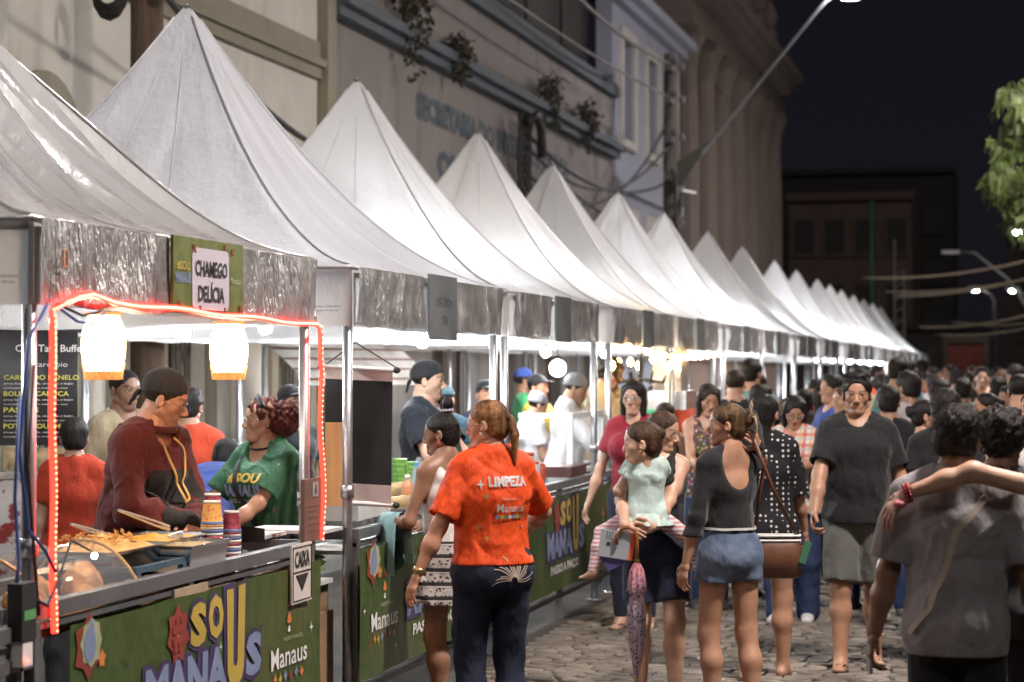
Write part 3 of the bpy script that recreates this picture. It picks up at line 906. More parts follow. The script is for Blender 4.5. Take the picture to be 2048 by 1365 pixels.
ORD = ('first', 'second', 'third', 'fourth', 'fifth', 'sixth', 'seventh', 'eighth', 'ninth', 'tenth', 'eleventh', 'twelfth', 'thirteenth', 'fourteenth', 'fifteenth', 'sixteenth', 'seventeenth', 'eighteenth', 'nineteenth')
TENTS = [(6.44, 9.24), (9.81, 12.75), (12.97, 15.85), (16.36, 19.24), (19.40, 22.08), (22.8, 25.6), (26.0, 28.8), (29.9, 32.7), (33.8, 36.6), (38.4, 41.2), (42.2, 45.0), (46.6, 49.4), (49.7, 52.5), (52.9, 55.7), (56.6, 59.4), (60.2, 63.0), (63.9, 66.7), (67.2, 70.4)]
GRP_T = 'pagoda tents in a row along the street'
m_signplain = M('sign_grey', (.21, .225, .23), .22, .2, .25, 2)
bulb_m = [emis('bulb_%d' % k, c, s_) for k, (c, s_) in enumerate((((.93, .97, 1.0), 360), ((.93, .97, 1.0), 900), ((1, .97, .93), 300)))]

def bulb(label, x, y, z, r=.045, kind=0, group='bulbs lighting the stalls', cord=.15):
    t = thing('light_bulb', label, 'light bulb', (x, y, z), group=group)
    if 'bulb' in MATS_OBJ:
        o = share('glass_bulb', MATS_OBJ['bulb%d' % kind], t, (0, 0, 0), (0, 0, 0), (r / .045,) * 3) if ('bulb%d' % kind) in MATS_OBJ else None
    else: o = None
    if o is None:
        o = MB().ball((x, y, z), .045, 12, 8).build('glass_bulb', bulb_m[kind], t, True)
        o.scale = (r / .045,) * 3
        MATS_OBJ['bulb%d' % kind] = o; MATS_OBJ['bulb'] = o
    MB().lathe([(.018, r * .8), (.022, r + .02), (.016, r + .07), (.006, r + .08), (.005, r + .08 + cord)], (x, y, z), 8).build('socket', m_cable, t)
    return t
MATS_OBJ = {}

tent_objs = []
for i, (y0, y1) in enumerate(TENTS):
    if i == 0: lab = 'silvery pagoda tent edged with red rope lights above the CHAMEGO DELÍCIA sign'
    elif i == 1: lab = 'white pagoda tent with the tallest visible peak, above the grey CHEFTATY sign'
    else: lab = '%s white pagoda tent in the row, counted from the CHAMEGO DELÍCIA stall' % ORD[i]
    if i < 6:
        t = thing('market_tent', lab, 'tent', (D0 - 1.42, (y0 + y1) / 2, 0), group=GRP_T)
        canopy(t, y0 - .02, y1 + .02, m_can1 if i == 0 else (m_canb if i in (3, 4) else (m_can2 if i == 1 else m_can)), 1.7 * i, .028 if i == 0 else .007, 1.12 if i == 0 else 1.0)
        valance(t, y0, y1, i)
        m_ = (y0 + y1) / 2
        if i == 0:
            foil(t, y0 + .005, m_ - .32, 3, amp=.007); foil(t, m_ + .36, y1 - .005, 4, amp=.009)
        elif i == 1:
            foil(t, y0 + .02, m_ - .26, 5); foil(t, m_ + .28, y1 - .02, 6)
        else:
            foil(t, y0 + .10, m_ - .28, 7 + i, amp=.016); foil(t, m_ + .28, y1 - .10, 20 + i, amp=.016)
        tent_frame(t, y0, y1)
    else:
        t = copy_tree(tent_objs[2 + i % 4])
        t.location = (D0 - 1.42, (y0 + y1) / 2, 0)
        t['label'] = lab
    tent_objs.append(t)

# signs on the valances
m_signgreen, nt, b = nodes_of('sign_green')
wv = N(nt, 'ShaderNodeTexNoise', Scale=6.0, Detail=2.0, Distortion=1.5); nt.links.new(objco(nt), wv.inputs['Vector'])
nt.links.new(mixc(nt, ramp(nt, wv.outputs['Fac'], .45, .55), (.10, .125, .03), (.145, .165, .045)), b.inputs['Base Color']); b.inputs['Roughness'].default_value = .45
m_lilac = M('panel_lilac', (.52, .47, .52), .6, 0, .05)
m_ink = M('ink_black', (.02, .018, .02), .6)
m_yel = M('ink_yellow', (.46, .33, .06), .6, 0, .1)
m_redp = M('ink_red', (.25, .040, .028), .6, 0, .1)
m_blu = M('ink_blue', (.20, .245, .38), .6, 0, .1)
m_pur = M('ink_purple', (.055, .035, .10), .6, 0, .1)
m_whi = M('ink_white', (.72, .70, .68), .6, 0, .04)
m_org = M('ink_orange', (.62, .20, .05), .6, 0, .1)
m_pale = M('ink_pale', (.38, .40, .24), .6)

def rrect(y0, y1, z0, z1, r, n=4):
    pts = []
    for (cy_, cz, a0) in ((y1 - r, z1 - r, 0), (y0 + r, z1 - r, 90), (y0 + r, z0 + r, 180), (y1 - r, z0 + r, 270)):
        for k in range(n + 1):
            a = rad(a0 + 90 * k / n); pts.append((cy_ + r * math.cos(a), cz + r * math.sin(a)))
    return pts
XS = D0 + .045
TY, TZ = (0, 1, 0), (0, 0, 1)
sg = thing('stall_sign', 'green printed sign reading CHAMEGO DELÍCIA on the silver valance', 'sign', (XS, 7.84, 2.06))
y0s, y1s, z0s, z1s = 7.50, 8.23, 1.918, 2.205
MB().bbox((XS - .012, y0s, z0s), (XS, y1s, z1s)).build('panel', m_signgreen, sg)
MB().prism(rrect(7.68, 8.065, 1.935, 2.17, .03), lambda y, z: (XS + .003, y, z), lambda y, z: (XS + .001, y, z)).build('name_panel', m_lilac, sg)
lettering('lettering', 'CHAMEGO', (XS + .006, 7.705, 2.062), TY, TZ, .335, .062, m_ink, sg, .03)
lettering('lettering', 'DELÍCIA', (XS + .006, 7.735, 1.965), TY, TZ, .275, .078, m_ink, sg, .03)
lettering('logo', '#SOU', (XS + .003, 7.53, 2.075), TY, TZ, .125, .038, m_yel, sg, .03)
lettering('logo', 'MANAUS', (XS + .003, 7.515, 2.03), TY, TZ, .15, .042, m_blu, sg, .03)
lettering('logo', 'Manaus', (XS + .003, 8.085, 2.045), TY, TZ, .11, .028, m_pale, sg, .01)
b = MB()
for (y, z, r) in ((7.70, 2.165, .022), (8.10, 2.17, .016), (8.19, 1.95, .02), (7.55, 1.95, .018), (8.02, 2.185, .015), (8.02, 1.94, .012), (7.76, 1.94, .014)):
    b.prism([(y + r * math.cos(a) * (1 if k % 2 else .45), z + r * math.sin(a) * (1 if k % 2 else .45)) for k, a in enumerate([math.pi * q / 4 for q in range(8)])], lambda y_, z_: (XS + .006, y_, z_), lambda y_, z_: (XS + .003, y_, z_))
b.build('sparkles', m_redp, sg)['kind'] = 'stuff'

sg = thing('stall_sign', 'grey sign reading CHEFTATY hanging on the second tent valance', 'sign', (XS, 11.3, 2.04))
MB().bbox((XS - .012, 11.02, 1.87), (XS, 11.58, 2.215)).build('panel', m_signplain, sg)
lettering('lettering', 'CHEFTATY', (XS + .004, 11.16, 2.05), TY, TZ, .32, .052, M('ink_grey', (.10, .11, .12), .5), sg, .03)
lettering('lettering', 'TTI', (XS + .004, 11.27, 1.955), TY, TZ, .09, .05, M('ink_grey', (.10, .11, .12), .5), sg, .03)
sg = thing('tent_mark', 'small orange maker mark on the first tent corner', 'mark', (XS - .01, 6.62, 2.05))
b = MB()
q = [(6.57, 2.045), (6.57, 2.095), (6.60, 2.095), (6.60, 2.045)]
for a, c in zip(q, q[1:] + q[:1]): b.tube([(XS - .004, a[0], a[1]), (XS - .004, c[0], c[1])], .0035, 4)
b.build('mark', m_org, sg)
lettering('lettering', 'QUALLY', (XS - .004, 6.52, 1.985), TY, TZ, .13, .028, M('ink_rust', (.20, .07, .06), .6), sg, .005)
for i in range(2, 18):
    y0, y1 = TENTS[i]; m_ = (y0 + y1) / 2
    t = thing('stall_sign', 'blank grey sign on the valance of the %s tent' % ORD[i], 'sign', (XS, m_, 2.05), group='grey signs on the tent valances')
    if i == 2:
        gs = MB().bbox((XS - .012, m_ - .24, 1.90), (XS, m_ + .24, 2.205)).build('panel', m_signplain, t); gs0 = gs
        gs0_loc = (XS, m_, 2.05)
    else: share('panel', gs0, t)
# white side panels carry a small maker's print
for k, (yy_, lab) in enumerate(((6.435, 'small printed maker label on the first tent side'), (9.805, 'small printed maker label on the second tent side'))):
    t = thing('printed_label', lab, 'label', (-3.3, yy_, 2.0))
    b = MB(); q = [(-3.36, 1.98), (-3.36, 2.02), (-3.33, 2.02), (-3.33, 1.98)]
    for a, c in zip(q, q[1:] + q[:1]): b.tube([(a[0], yy_ - .008, a[1]), (c[0], yy_ - .008, c[1])], .003, 4)
    b.build('mark', m_org, t)
    lettering('lettering', 'Tendas e Coberturas', (-3.31, yy_ - .008, 2.003), (1, 0, 0), (0, 0, 1), .14, .012, m_ink, t, .0)
    lettering('lettering', 'Chapéu de Bruxa', (-3.31, yy_ - .008, 1.982), (1, 0, 0), (0, 0, 1), .13, .012, m_ink, t, .0)

# bulbs
BUL = [(-3.9, 6.75, 1.99, 0), (-4.6, 8.4, 2.02, 0), (-4.2, 10.37, 1.90, 0), (-3.5, 12.38, 1.88, 0), (-3.75, 9.95, 1.97, 0), (-4.2, 11.6, 1.95, 0), (-4.2, 13.6, 1.99, 1), (-4.2, 14.6, 2.02, 1), (-4.2, 16.2, 1.98, 1), (-4.2, 18.9, 1.87, 0), (-4.2, 17.4, 2.0, 1), (-4.2, 21.7, 1.87, 0), (-4.2, 19.9, 2.0, 1), (-5.55, 12.2, 2.03, 0), (-5.55, 15.2, 2.03, 0), (-5.55, 9.2, 2.03, 0)]  # last three bulbs are hidden ones added to brighten the walls behind
NB = ('behind the left lantern, inside the silvery tent', 'inside the silvery tent near its far side', 'between the two round lanterns', 'hanging on a black socket below the CHEFTATY sign', 'just behind the second tent corner pole', 'inside the CHEFTATY tent at its middle', 'at the near side of the third tent', 'at the far side of the third tent', 'at the near edge of the fourth tent', 'at the far side of the fourth tent', 'in the middle of the fourth tent', 'low at the far side of the fifth tent', 'high at the near side of the fifth tent', 'added out of sight at the back of the CHEFTATY tent', 'added out of sight at the back of the third tent', 'added out of sight at the back of the silvery tent')
for (x, y, z, k), n_ in zip(BUL, NB):
    bulb('bright white bulb ' + n_, x, y, z, .042, k)
t = thing('light_bulb', 'large low round white globe lamp over the hairnet cook', 'lamp', (-4.2, 19.4, 1.73), group='bulbs lighting the stalls')
MB().ball((-4.2, 19.4, 1.73), .075, 14, 10).build('glass_bulb', emis('globe', (1, .97, .92), 40), t, True)
MB().tube([(-4.2, 19.4, 1.80), (-4.2, 19.4, 2.15)], .006, 5).build('cord', m_cable, t)
for i in range(5, 18):
    y0, y1 = TENTS[i]
    bulb('bright white bulb at the near side of the %s tent' % ORD[i], -3.75, y0 + .7, 1.98, .05, 1, cord=.1)
    if i not in (7, 8, 15, 17): bulb('bright white bulb at the far side of the %s tent' % ORD[i], -3.9, y1 - .6, 1.95, .055, 1, cord=.1)

# ================================================================== people: signed-distance bodies polygonised into one continuous surface
class Cone:
    """capsule with two radii; w,d: side / depth factors across the axis u"""
    def __init__(s, a, b, ra, rb, u=None, wa=1, wb=1):
        s.a = np.array(a, float); s.b = np.array(b, float)
        s.ra, s.rb = ra, rb            # depth radii
        s.u = None if u is None else np.array(u, float)
        s.wa, s.wb = wa, wb            # width / depth ratio
    def bounds(s):
        m = max(s.ra * max(1, s.wa), s.rb * max(1, s.wb))
        return np.minimum(s.a, s.b) - m, np.maximum(s.a, s.b) + m
    def ev(s, X, Y, Z):
        ax = s.b - s.a; L2 = float(ax @ ax) + 1e-12
        px, py, pz = X - s.a[0], Y - s.a[1], Z - s.a[2]
        t = np.clip((px * ax[0] + py * ax[1] + pz * ax[2]) / L2, 0, 1)
        qx, qy, qz = px - t * ax[0], py - t * ax[1], pz - t * ax[2]
        r = s.ra + (s.rb - s.ra) * t
        if s.u is None:
            return np.sqrt(qx * qx + qy * qy + qz * qz) - r
        k = s.wa + (s.wb - s.wa) * t
        sd = qx * s.u[0] + qy * s.u[1] + qz * s.u[2]
        q2 = qx * qx + qy * qy + qz * qz - sd * sd + (sd / k) ** 2
        return (np.sqrt(np.maximum(q2, 0)) - r) * np.where(k > 1, 1.0, k)

class Ell:
    def __init__(s, c, r, R=None):
        s.c = np.array(c, float); s.r = np.array(r, float); s.R = R
    def bounds(s):
        m = s.r if s.R is None else np.array([max(s.r)] * 3)
        return s.c - m, s.c + m
    def ev(s, X, Y, Z):
        px, py, pz = X - s.c[0], Y - s.c[1], Z - s.c[2]
        if s.R is not None:
            R = s.R
            px, py, pz = (px * R[0][0] + py * R[1][0] + pz * R[2][0], px * R[0][1] + py * R[1][1] + pz * R[2][1], px * R[0][2] + py * R[1][2] + pz * R[2][2])
        k0 = np.sqrt((px / s.r[0]) ** 2 + (py / s.r[1]) ** 2 + (pz / s.r[2]) ** 2)
        k1 = np.sqrt((px / s.r[0] ** 2) ** 2 + (py / s.r[1] ** 2) ** 2 + (pz / s.r[2] ** 2) ** 2)
        return k0 * (k0 - 1) / np.maximum(k1, 1e-6)

class Minus:
    """solid p with voids cut out"""
    def __init__(s, p, *cuts): s.p = p; s.cuts = cuts
    def bounds(s): return s.p.bounds()
    def ev(s, X, Y, Z):
        d = s.p.ev(X, Y, Z)
        for c in s.cuts: d = np.maximum(d, -c.ev(X, Y, Z))
        return d

class Slab:
    """half space: n.p < c is inside"""
    def __init__(s, n, c): s.n = n; s.c = c
    def bounds(s): return np.array([-9.] * 3), np.array([9.] * 3)
    def ev(s, X, Y, Z): return X * s.n[0] + Y * s.n[1] + Z * s.n[2] - s.c

def smin(a, b, k):
    h = np.maximum(k - np.abs(a - b), 0) / k
    return np.minimum(a, b) - h * h * k * .25

class Field:
    def __init__(s, lo, hi, h):
        s.h = h; s.lo = np.array(lo, float) - 2.5 * h
        n = np.ceil((np.array(hi, float) + 2.5 * h - s.lo) / h).astype(int) + 1
        s.n = n
        s.ax = [s.lo[i] + h * np.arange(n[i]) for i in range(3)]
        s.f = np.full(n, .15, dtype=np.float64)
    def _sl(s, lo, hi, m):
        out = []
        for i in range(3):
            a = max(0, int((lo[i] - m - s.lo[i]) / s.h)); b = min(s.n[i], int((hi[i] + m - s.lo[i]) / s.h) + 2)
            if b <= a: return None
            out.append(slice(a, b))
        return tuple(out)
    def _xyz(s, sl):
        return s.ax[0][sl[0]][:, None, None], s.ax[1][sl[1]][None, :, None], s.ax[2][sl[2]][None, None, :]
    def add(s, p, k=.02):
        lo, hi = p.bounds(); sl = s._sl(lo, hi, k + 3 * s.h)
        if sl is None: return s
        d = p.ev(*s._xyz(sl))
        s.f[sl] = smin(s.f[sl], d, k) if k > 0 else np.minimum(s.f[sl], d)
        return s
    def cut(s, p, k=.01):
        lo, hi = p.bounds(); sl = s._sl(lo, hi, k + 3 * s.h)
        if sl is None: return s
        d = p.ev(*s._xyz(sl))
        s.f[sl] = -smin(-s.f[sl], d, k) if k > 0 else np.maximum(s.f[sl], -d)
        return s
    def keep(s, p):
        s.f = np.maximum(s.f, p.ev(*s._xyz((slice(None),) * 3)))
        return s
    def rough(s, fn):
        s.f = s.f + fn(*s._xyz((slice(None),) * 3))
        return s
    def mesh(s):
        f = s.f; h = s.h
        I = f < 0
        nx, ny, nz = f.shape
        C = np.zeros((nx - 1, ny - 1, nz - 1), dtype=np.int8)
        for dx in (0, 1):
            for dy in (0, 1):
                for dz in (0, 1):
                    C += I[dx:nx - 1 + dx, dy:ny - 1 + dy, dz:nz - 1 + dz]
        act = (C > 0) & (C < 8)
        idx = np.argwhere(act)
        if len(idx) == 0: return np.zeros((0, 3)), np.zeros((0, 4), int)
        num = -np.ones(act.shape, dtype=np.int64)
        num[act] = np.arange(len(idx))
        acc = np.zeros((len(idx), 3)); cnt = np.zeros(len(idx))
        cs = [(0, 0, 0), (1, 0, 0), (0, 1, 0), (1, 1, 0), (0, 0, 1), (1, 0, 1), (0, 1, 1), (1, 1, 1)]
        val = [f[idx[:, 0] + c[0], idx[:, 1] + c[1], idx[:, 2] + c[2]] for c in cs]
        for a in range(8):
            for b in range(a + 1, 8):
                if bin(a ^ b).count('1') != 1: continue
                fa, fb = val[a], val[b]
                m = (fa < 0) != (fb < 0)
                t = np.where(m, fa / np.where(m, fa - fb, 1), 0)
                pa = np.array(cs[a], float); pb = np.array(cs[b], float)
                acc[m] += (pa + t[:, None] * (pb - pa))[m]
                cnt[m] += 1
        V = s.lo + (idx + acc / cnt[:, None]) * h
        F = []
        for axis in range(3):
            A = I if axis == 0 else (np.moveaxis(I, axis, 0))
            Nn = num if axis == 0 else np.moveaxis(num, axis, 0)
            # edge along axis between i and i+1 ; needs neighbours in other two dims
            e0 = A[:-1, 1:-1, 1:-1]; e1 = A[1:, 1:-1, 1:-1]
            for flip, m in ((False, e0 & ~e1), (True, ~e0 & e1)):
                q = np.argwhere(m)
                if len(q) == 0: continue
                i, j, k = q[:, 0], q[:, 1], q[:, 2]
                a = Nn[i, j, k]; b = Nn[i, j + 1, k]; c = Nn[i, j + 1, k + 1]; d = Nn[i, j, k + 1]
                quad = np.stack([a, b, c, d], 1)
                if flip != (axis == 1): quad = quad[:, ::-1]
                F.append(quad)
        F = np.concatenate(F) if F else np.zeros((0, 4), int)
        return V, F

# ------------------------------------------------------------------ heads (frame: chin z=0, vertex z=1, face looks along -y)
HEADS = {}
def head_mesh(sex='m', h=.022, beard=0.0, child=False, fat=0.0, brow=(.02, .012, .008), lipc=(1.0, .55, .5), simple=False):
    key = (sex, h, beard, child, fat, brow, lipc)
    if key in HEADS: return HEADS[key]
    F = Field((-.48, -.60, -.40), (.48, .58, 1.04), h)
    jw = (.172 if sex == 'f' else .200) + fat * .03
    F.add(Ell((0, .05, .655), (.335, .415, .345)), .01)
    F.add(Ell((0, -.13, .47), (.265 + fat * .04, .255, .36)), .10)
    for sx in (-1, 1):
        F.add(Cone((sx * jw, .02, .25), (sx * .05, -.27, .085), .088 + fat * .02, .075 + fat * .02), .09)
        F.add(Ell((sx * .178, -.19, .40), (.09 + fat * .02, .10, .088)), .08)
    F.add(Ell((0, -.315, .085), (.085, .075, .07)), .05)
    F.add(Cone((-.15, -.325, .575), (.15, -.325, .575), .05 if sex == 'm' else .038, .05 if sex == 'm' else .038), .06)
    for sx in (-1, 1):
        F.cut(Ell((sx * .15, -.422, .495), (.092, .080, .052)), .04)
    ns = .6 if child else (.88 if sex == 'f' else 1.0)
    F.add(Cone((0, -.345, .53), (0, -.375 - .09 * ns, .355), .03, .048 * ns), .04)
    for sx in (-1, 1):
        F.add(Ell((sx * .055 * ns, -.385 - .02 * ns, .325), (.036 * ns, .05, .036)), .025)
    for sx in (-1, 1):          # lids round the eye
        e = (sx * .142, -.312, .492)
        F.add(Minus(Ell(e, (.078, .066, .064)), Ell((sx * .142, -.39, .49), (.082, .08, .028))), .018)
    F.add(Ell((0, -.315, .215), (.15, .06, .085)), .06)
    F.add(Cone((-.055, -.358, .232), (.055, -.358, .232), .022, .022), .025)
    F.add(Cone((-.048, -.358, .185), (.048, -.358, .185), .026, .026), .025)
    F.cut(Cone((-.075, -.386, .207), (.075, -.386, .207), .007, .007), .012)
    for sx in (-1, 1):
        F.add(Minus(Ell((sx * .345, .055, .45), (.045, .085, .125), np.array(Matrix.Rotation(sx * .45, 3, 'Z'))), Ell((sx * .385, .02, .47), (.03, .05, .075))), .02)
    nr = (.20 if sex == 'f' else .245) + fat * .05
    if child: nr = .19
    F.add(Cone((0, .10, .22), (0, .14, -.36), nr, nr * 1.05), .10)
    if fat: F.add(Ell((0, -.16, .05), (.19, .15, .10 + .05 * fat)), .08)
    V, Q = F.mesh()
    x, y, z = V[:, 0], V[:, 1], V[:, 2]
    c = np.ones((len(V), 3))
    def blend(m, t):
        nonlocal c
        m = np.clip(m, 0, 1)[:, None]
        c = c * (1 - m) + np.array(t) * m * c if max(t) > .5 else c * (1 - m) + np.array(t) * m
    front = (y < -.28)
    lip = front * np.clip(1.6 - ((x / .10) ** 2 + ((z - .208) / .045) ** 2) * 1.2, 0, 1)
    blend(lip * .8, lipc)
    ab = np.abs(x)
    bz = .585 + .03 * np.clip(1 - ((ab - .17) / .1) ** 2, -1, 1)
    bt = .023 if sex == 'm' else .018
    br = (y < -.2) * np.clip(1.5 - np.abs(z - bz) / bt, 0, 1) * np.clip((ab - .045) / .02, 0, 1) * np.clip((.265 - ab) / .03, 0, 1)
    blend(br * (.45 if child else .68), brow)
    if simple or h > .03:
        ey = (y < -.25) * np.clip(1.5 - (((ab - .145) / .055) ** 2 + ((z - .49) / .026) ** 2), 0, 1)
        blend(ey, (.05, .03, .025))
    else:
        lash = (y < -.3) * np.clip(1.4 - ((ab - .142) / .075) ** 2 - ((z - .517) / .014) ** 2, 0, 1)
        blend(lash * .7, brow)
    if beard:
        st = (y < .02) * np.clip((.30 - z) / .06, 0, 1) * (z > -.02)
        blend(st * beard * .55 * (1 - np.clip(lip, 0, 1)), (.09, .06, .05))
        mu = (y < -.3) * np.clip(1.4 - (x / .125) ** 2 - ((z - .275) / .03) ** 2, 0, 1) + (y < -.3) * np.clip(1.3 - (x / .07) ** 2 - ((z - .10) / .055) ** 2, 0, 1)
        blend(np.clip(mu, 0, 1) * min(1, beard * .9), brow)
    nose = np.clip(1.2 - ((x / .09) ** 2 + ((y + .45) / .09) ** 2 + ((z - .35) / .08) ** 2), 0, 1)
    cheek = np.clip(1 - (((ab - .19) / .1) ** 2 + ((z - .37) / .11) ** 2), 0, 1) * front
    blend((nose * .3 + cheek * .3), (1.0, .82, .78))
    HEADS[key] = (V, Q, c)
    return HEADS[key]

HANDS = {}
def hand_mesh(curl=.35, h=.0045, spread=.08, thumb=.5):
    """wrist at the origin, fingers along +x, palm looks along +z, thumb on +y"""
    key = (curl, h, spread, thumb)
    if key in HANDS: return HANDS[key]
    F = Field((-.03, -.075, -.04), (.20, .085, .12), h)
    F.add(Cone((-.03, 0, 0), (.02, 0, 0), .019, .018, (0, 1, 0), 1.35, 1.5), .01)
    F.add(Cone((.02, .0, 0), (.078, -.003, 0), .015, .013, (0, 1, 0), 1.9, 2.9), .015)
    L = ((.042, .027, .021), (.046, .030, .022), (.043, .028, .021), (.034, .021, .019))
    for i in range(4):
        y0 = .031 - .0205 * i
        p = np.array((.082 - (.004 if i in (0, 2) else 0) - (.010 if i == 3 else 0), y0, 0.0))
        a = curl * .7; yaw = (1.3 - i) * spread
        r = (.0088, .0092, .0088, .0076)[i]
        for j in range(3):
            d = np.array((math.cos(a) * math.cos(yaw), math.sin(yaw) * math.cos(a), math.sin(a)))
            q = p + d * L[i][j]
            F.add(Cone(p, q, r, r * .92), .004 if j else .008)
            p = q; a += curl * (1.1 if j == 0 else .8); r *= .92
    p = np.array((.018, .024, .006))
    for (l, a, e, r) in ((.040, .95, .45, .0135), (.032, .70 - thumb * .5, .35 + thumb * .5, .0105), (.025, .5 - thumb * .9, .4 + thumb * .4, .0092)):
        d = np.array((math.cos(a) * math.cos(e * .6), math.sin(a) * math.cos(e * .6), math.sin(e * .6)))
        q = p + d * l; F.add(Cone(p, q, r, r * .9), .010); p = q
    HANDS[key] = F.mesh()
    return HANDS[key]

# ------------------------------------------------------------------ hair and head wear (head frame)
def face_cut(line=.80, ww=.31):
    return Ell((0, -.56, line - .42), (ww, .44, .44))
EARS = [Ell((sx * .40, -.01, .42), (.10, .15, .17)) for sx in (-1, 1)]

def strandy(amp, fx=22, fy=22, fz=5, sd=0.0):
    return lambda X, Y, Z: amp * wave(X * fx, Y * fy, Z * fz, sd) + amp * .6 * wave(X * fx * 2.3 + 5, Y * fy * 2.1, Z * fz * 1.7, sd + 2)

HAIRS = {}
def hair_mesh(style, h=.03):
    key = (style, h)
    if key in HAIRS: return HAIRS[key]
    lo, hi = [-.55, -.55, -.1], [.55, .72, 1.15]
    if style in ('long', 'long2', 'long_loose'): lo[2] = -1.5; hi[1] = .62
    if style == 'shoulder': lo[2] = -.55
    if style == 'pony': lo[2] = -.55; hi[1] = .75
    if style == 'bun_top': hi[2] = 1.5
    if style in ('puff', 'afro'): lo = [-.75, -.6, -.1]; hi = [.75, 1.05, 1.25]
    F = Field(lo, hi, h)
    tight = style in ('pony', 'bun_top', 'bun_back', 'puff', 'child_tail')
    g = .02 if tight else .045
    if style == 'buzz': g = .014
    if style == 'curly_short': g = .085
    F.add(Ell((0, .055, .655), (.335 + g, .415 + g, .345 + g)), .01)
    if style not in ('buzz',): F.add(Ell((0, .20, .42), (.27 + g, .26 + g, .30)), .08)
    F.cut(face_cut(.86 if tight or style in ('short', 'buzz') else .82, .30 if style in ('long', 'shoulder') else .335), .03)
    if style not in ('long', 'shoulder', 'afro', 'long_loose'):
        for e in EARS: F.cut(e, .03)
        F.cut(Ell((0, -.30, .28), (.5, .40, .36)), .03)
        F.cut(Slab((0, 0, 1), .20), .02) if style in ('short', 'buzz', 'curly_short', 'quiff') else F.cut(Slab((0, 0, 1), .10), .02)
    if style == 'quiff':
        F.add(Ell((0, -.22, .98), (.26, .2, .10)), .08)
    if style == 'short':
        F.add(Ell((0, -.12, .97), (.24, .2, .06)), .08)
    if style in ('long', 'long_loose'):
        F.add(Cone((0, .22, .62), (0, .27, -1.15), .20, .10, (1, 0, 0), 1.6, 2.2), .08)
        for sx in (-1, 1):
            F.add(Cone((sx * .27, -.10, .80), (sx * .33, -.02, .40), .10, .09), .06)
            F.add(Cone((sx * .33, -.02, .40), (sx * .30, -.16, -.75), .10, .055), .06)
    if style == 'long2':            # hangs down the back only
        F.add(Cone((0, .24, .62), (0, .34, -1.2), .20, .07, (1, 0, 0), 1.4, 2.0), .08)
    if style == 'shoulder':
        F.add(Cone((0, .2, .6), (0, .26, -.25), .22, .16, (1, 0, 0), 1.6, 1.9), .08)
        for sx in (-1, 1):
            F.add(Cone((sx * .28, -.06, .80), (sx * .34, -.02, -.05), .11, .11), .07)
    if style == 'pony':
        F.add(Ell((0, .47, .62), (.07, .08, .08)), .03)
        F.add(Cone((0, .52, .60), (0, .60, .25), .085, .095), .03)
        F.add(Cone((0, .60, .25), (0, .56, -.38), .095, .03), .03)
    if style == 'bun_top':
        F.add(Ell((0, .22, 1.02), (.10, .10, .10)), .04)
        F.add(Ell((.02, .24, 1.22), (.135, .135, .19)), .03)
    if style == 'bun_back':
        F.add(Ell((0, .50, .62), (.17, .15, .19)), .04)
        F.add(Ell((.03, .56, .70), (.12, .10, .10)), .03)
    if style == 'puff':
        F.add(Ell((0, .50, .52), (.42, .40, .42)), .05)
    if style == 'afro':
        F.add(Ell((0, .16, .62), (.46, .46, .46)), .05)
        F.cut(face_cut(.84, .30), .03)
    if style == 'child_tail':
        F.add(Ell((0, .45, .70), (.10, .12, .13)), .04)
    if style == 'curly_short': F.rough(strandy(.018, 23, 23, 23, 1.0))
    elif style in ('puff', 'afro'): F.rough(strandy(.050, 13, 13, 13, 2.0))
    elif style == 'buzz': F.rough(strandy(.004, 40, 40, 40, 2.0))
    elif tight: F.rough(strandy(.007, 26, 8, 26, .5))
    else: F.rough(strandy(.013, 24, 24, 4, .5))
    HAIRS[key] = F.mesh()
    return HAIRS[key]

def cap_mesh(style, h=.028):
    key = ('cap', style, h)
    if key in HAIRS: return HAIRS[key]
    F = Field((-.6, -.9, .1), (.6, .75, 1.25), h)
    if style in ('bandana', 'chef'):
        F.add(Ell((0, .06, .66), (.375, .455, .40)), .01)
        if style == 'chef': F.add(Ell((0, .16, .86), (.33, .36, .20)), .1)
        F.keep(Slab((0, -.28, -1), -.62))
        if style == 'bandana':
            F.add(Ell((0, .50, .44), (.07, .06, .06)), .03)
            F.add(Cone((.02, .52, .42), (.08, .58, .16), .05, .035, (1, 0, 0), .5, .5), .02)
        F.rough(strandy(.006, 9, 9, 9))
    elif style == 'net':
        F.add(Ell((0, .06, .66), (.385, .465, .41)), .01)
        F.keep(Slab((0, -.30, -1), -.60))
        F.rough(strandy(.012, 20, 20, 8))
    else:                           # peaked cap
        F.add(Ell((0, .05, .70), (.37, .44, .38)), .01)
        F.keep(Slab((0, -.05, -1), -.70))
        F.add(Minus(Ell((0, -.42, .74), (.30, .34, .07)), Ell((0, -.42, .70), (.30, .36, .06))), .02)
    HAIRS[key] = F.mesh()
    return HAIRS[key]

# ------------------------------------------------------------------ materials for people
def skin_mat():
    if 'skin' in MATS: return MATS['skin']
    return MATS['skin']

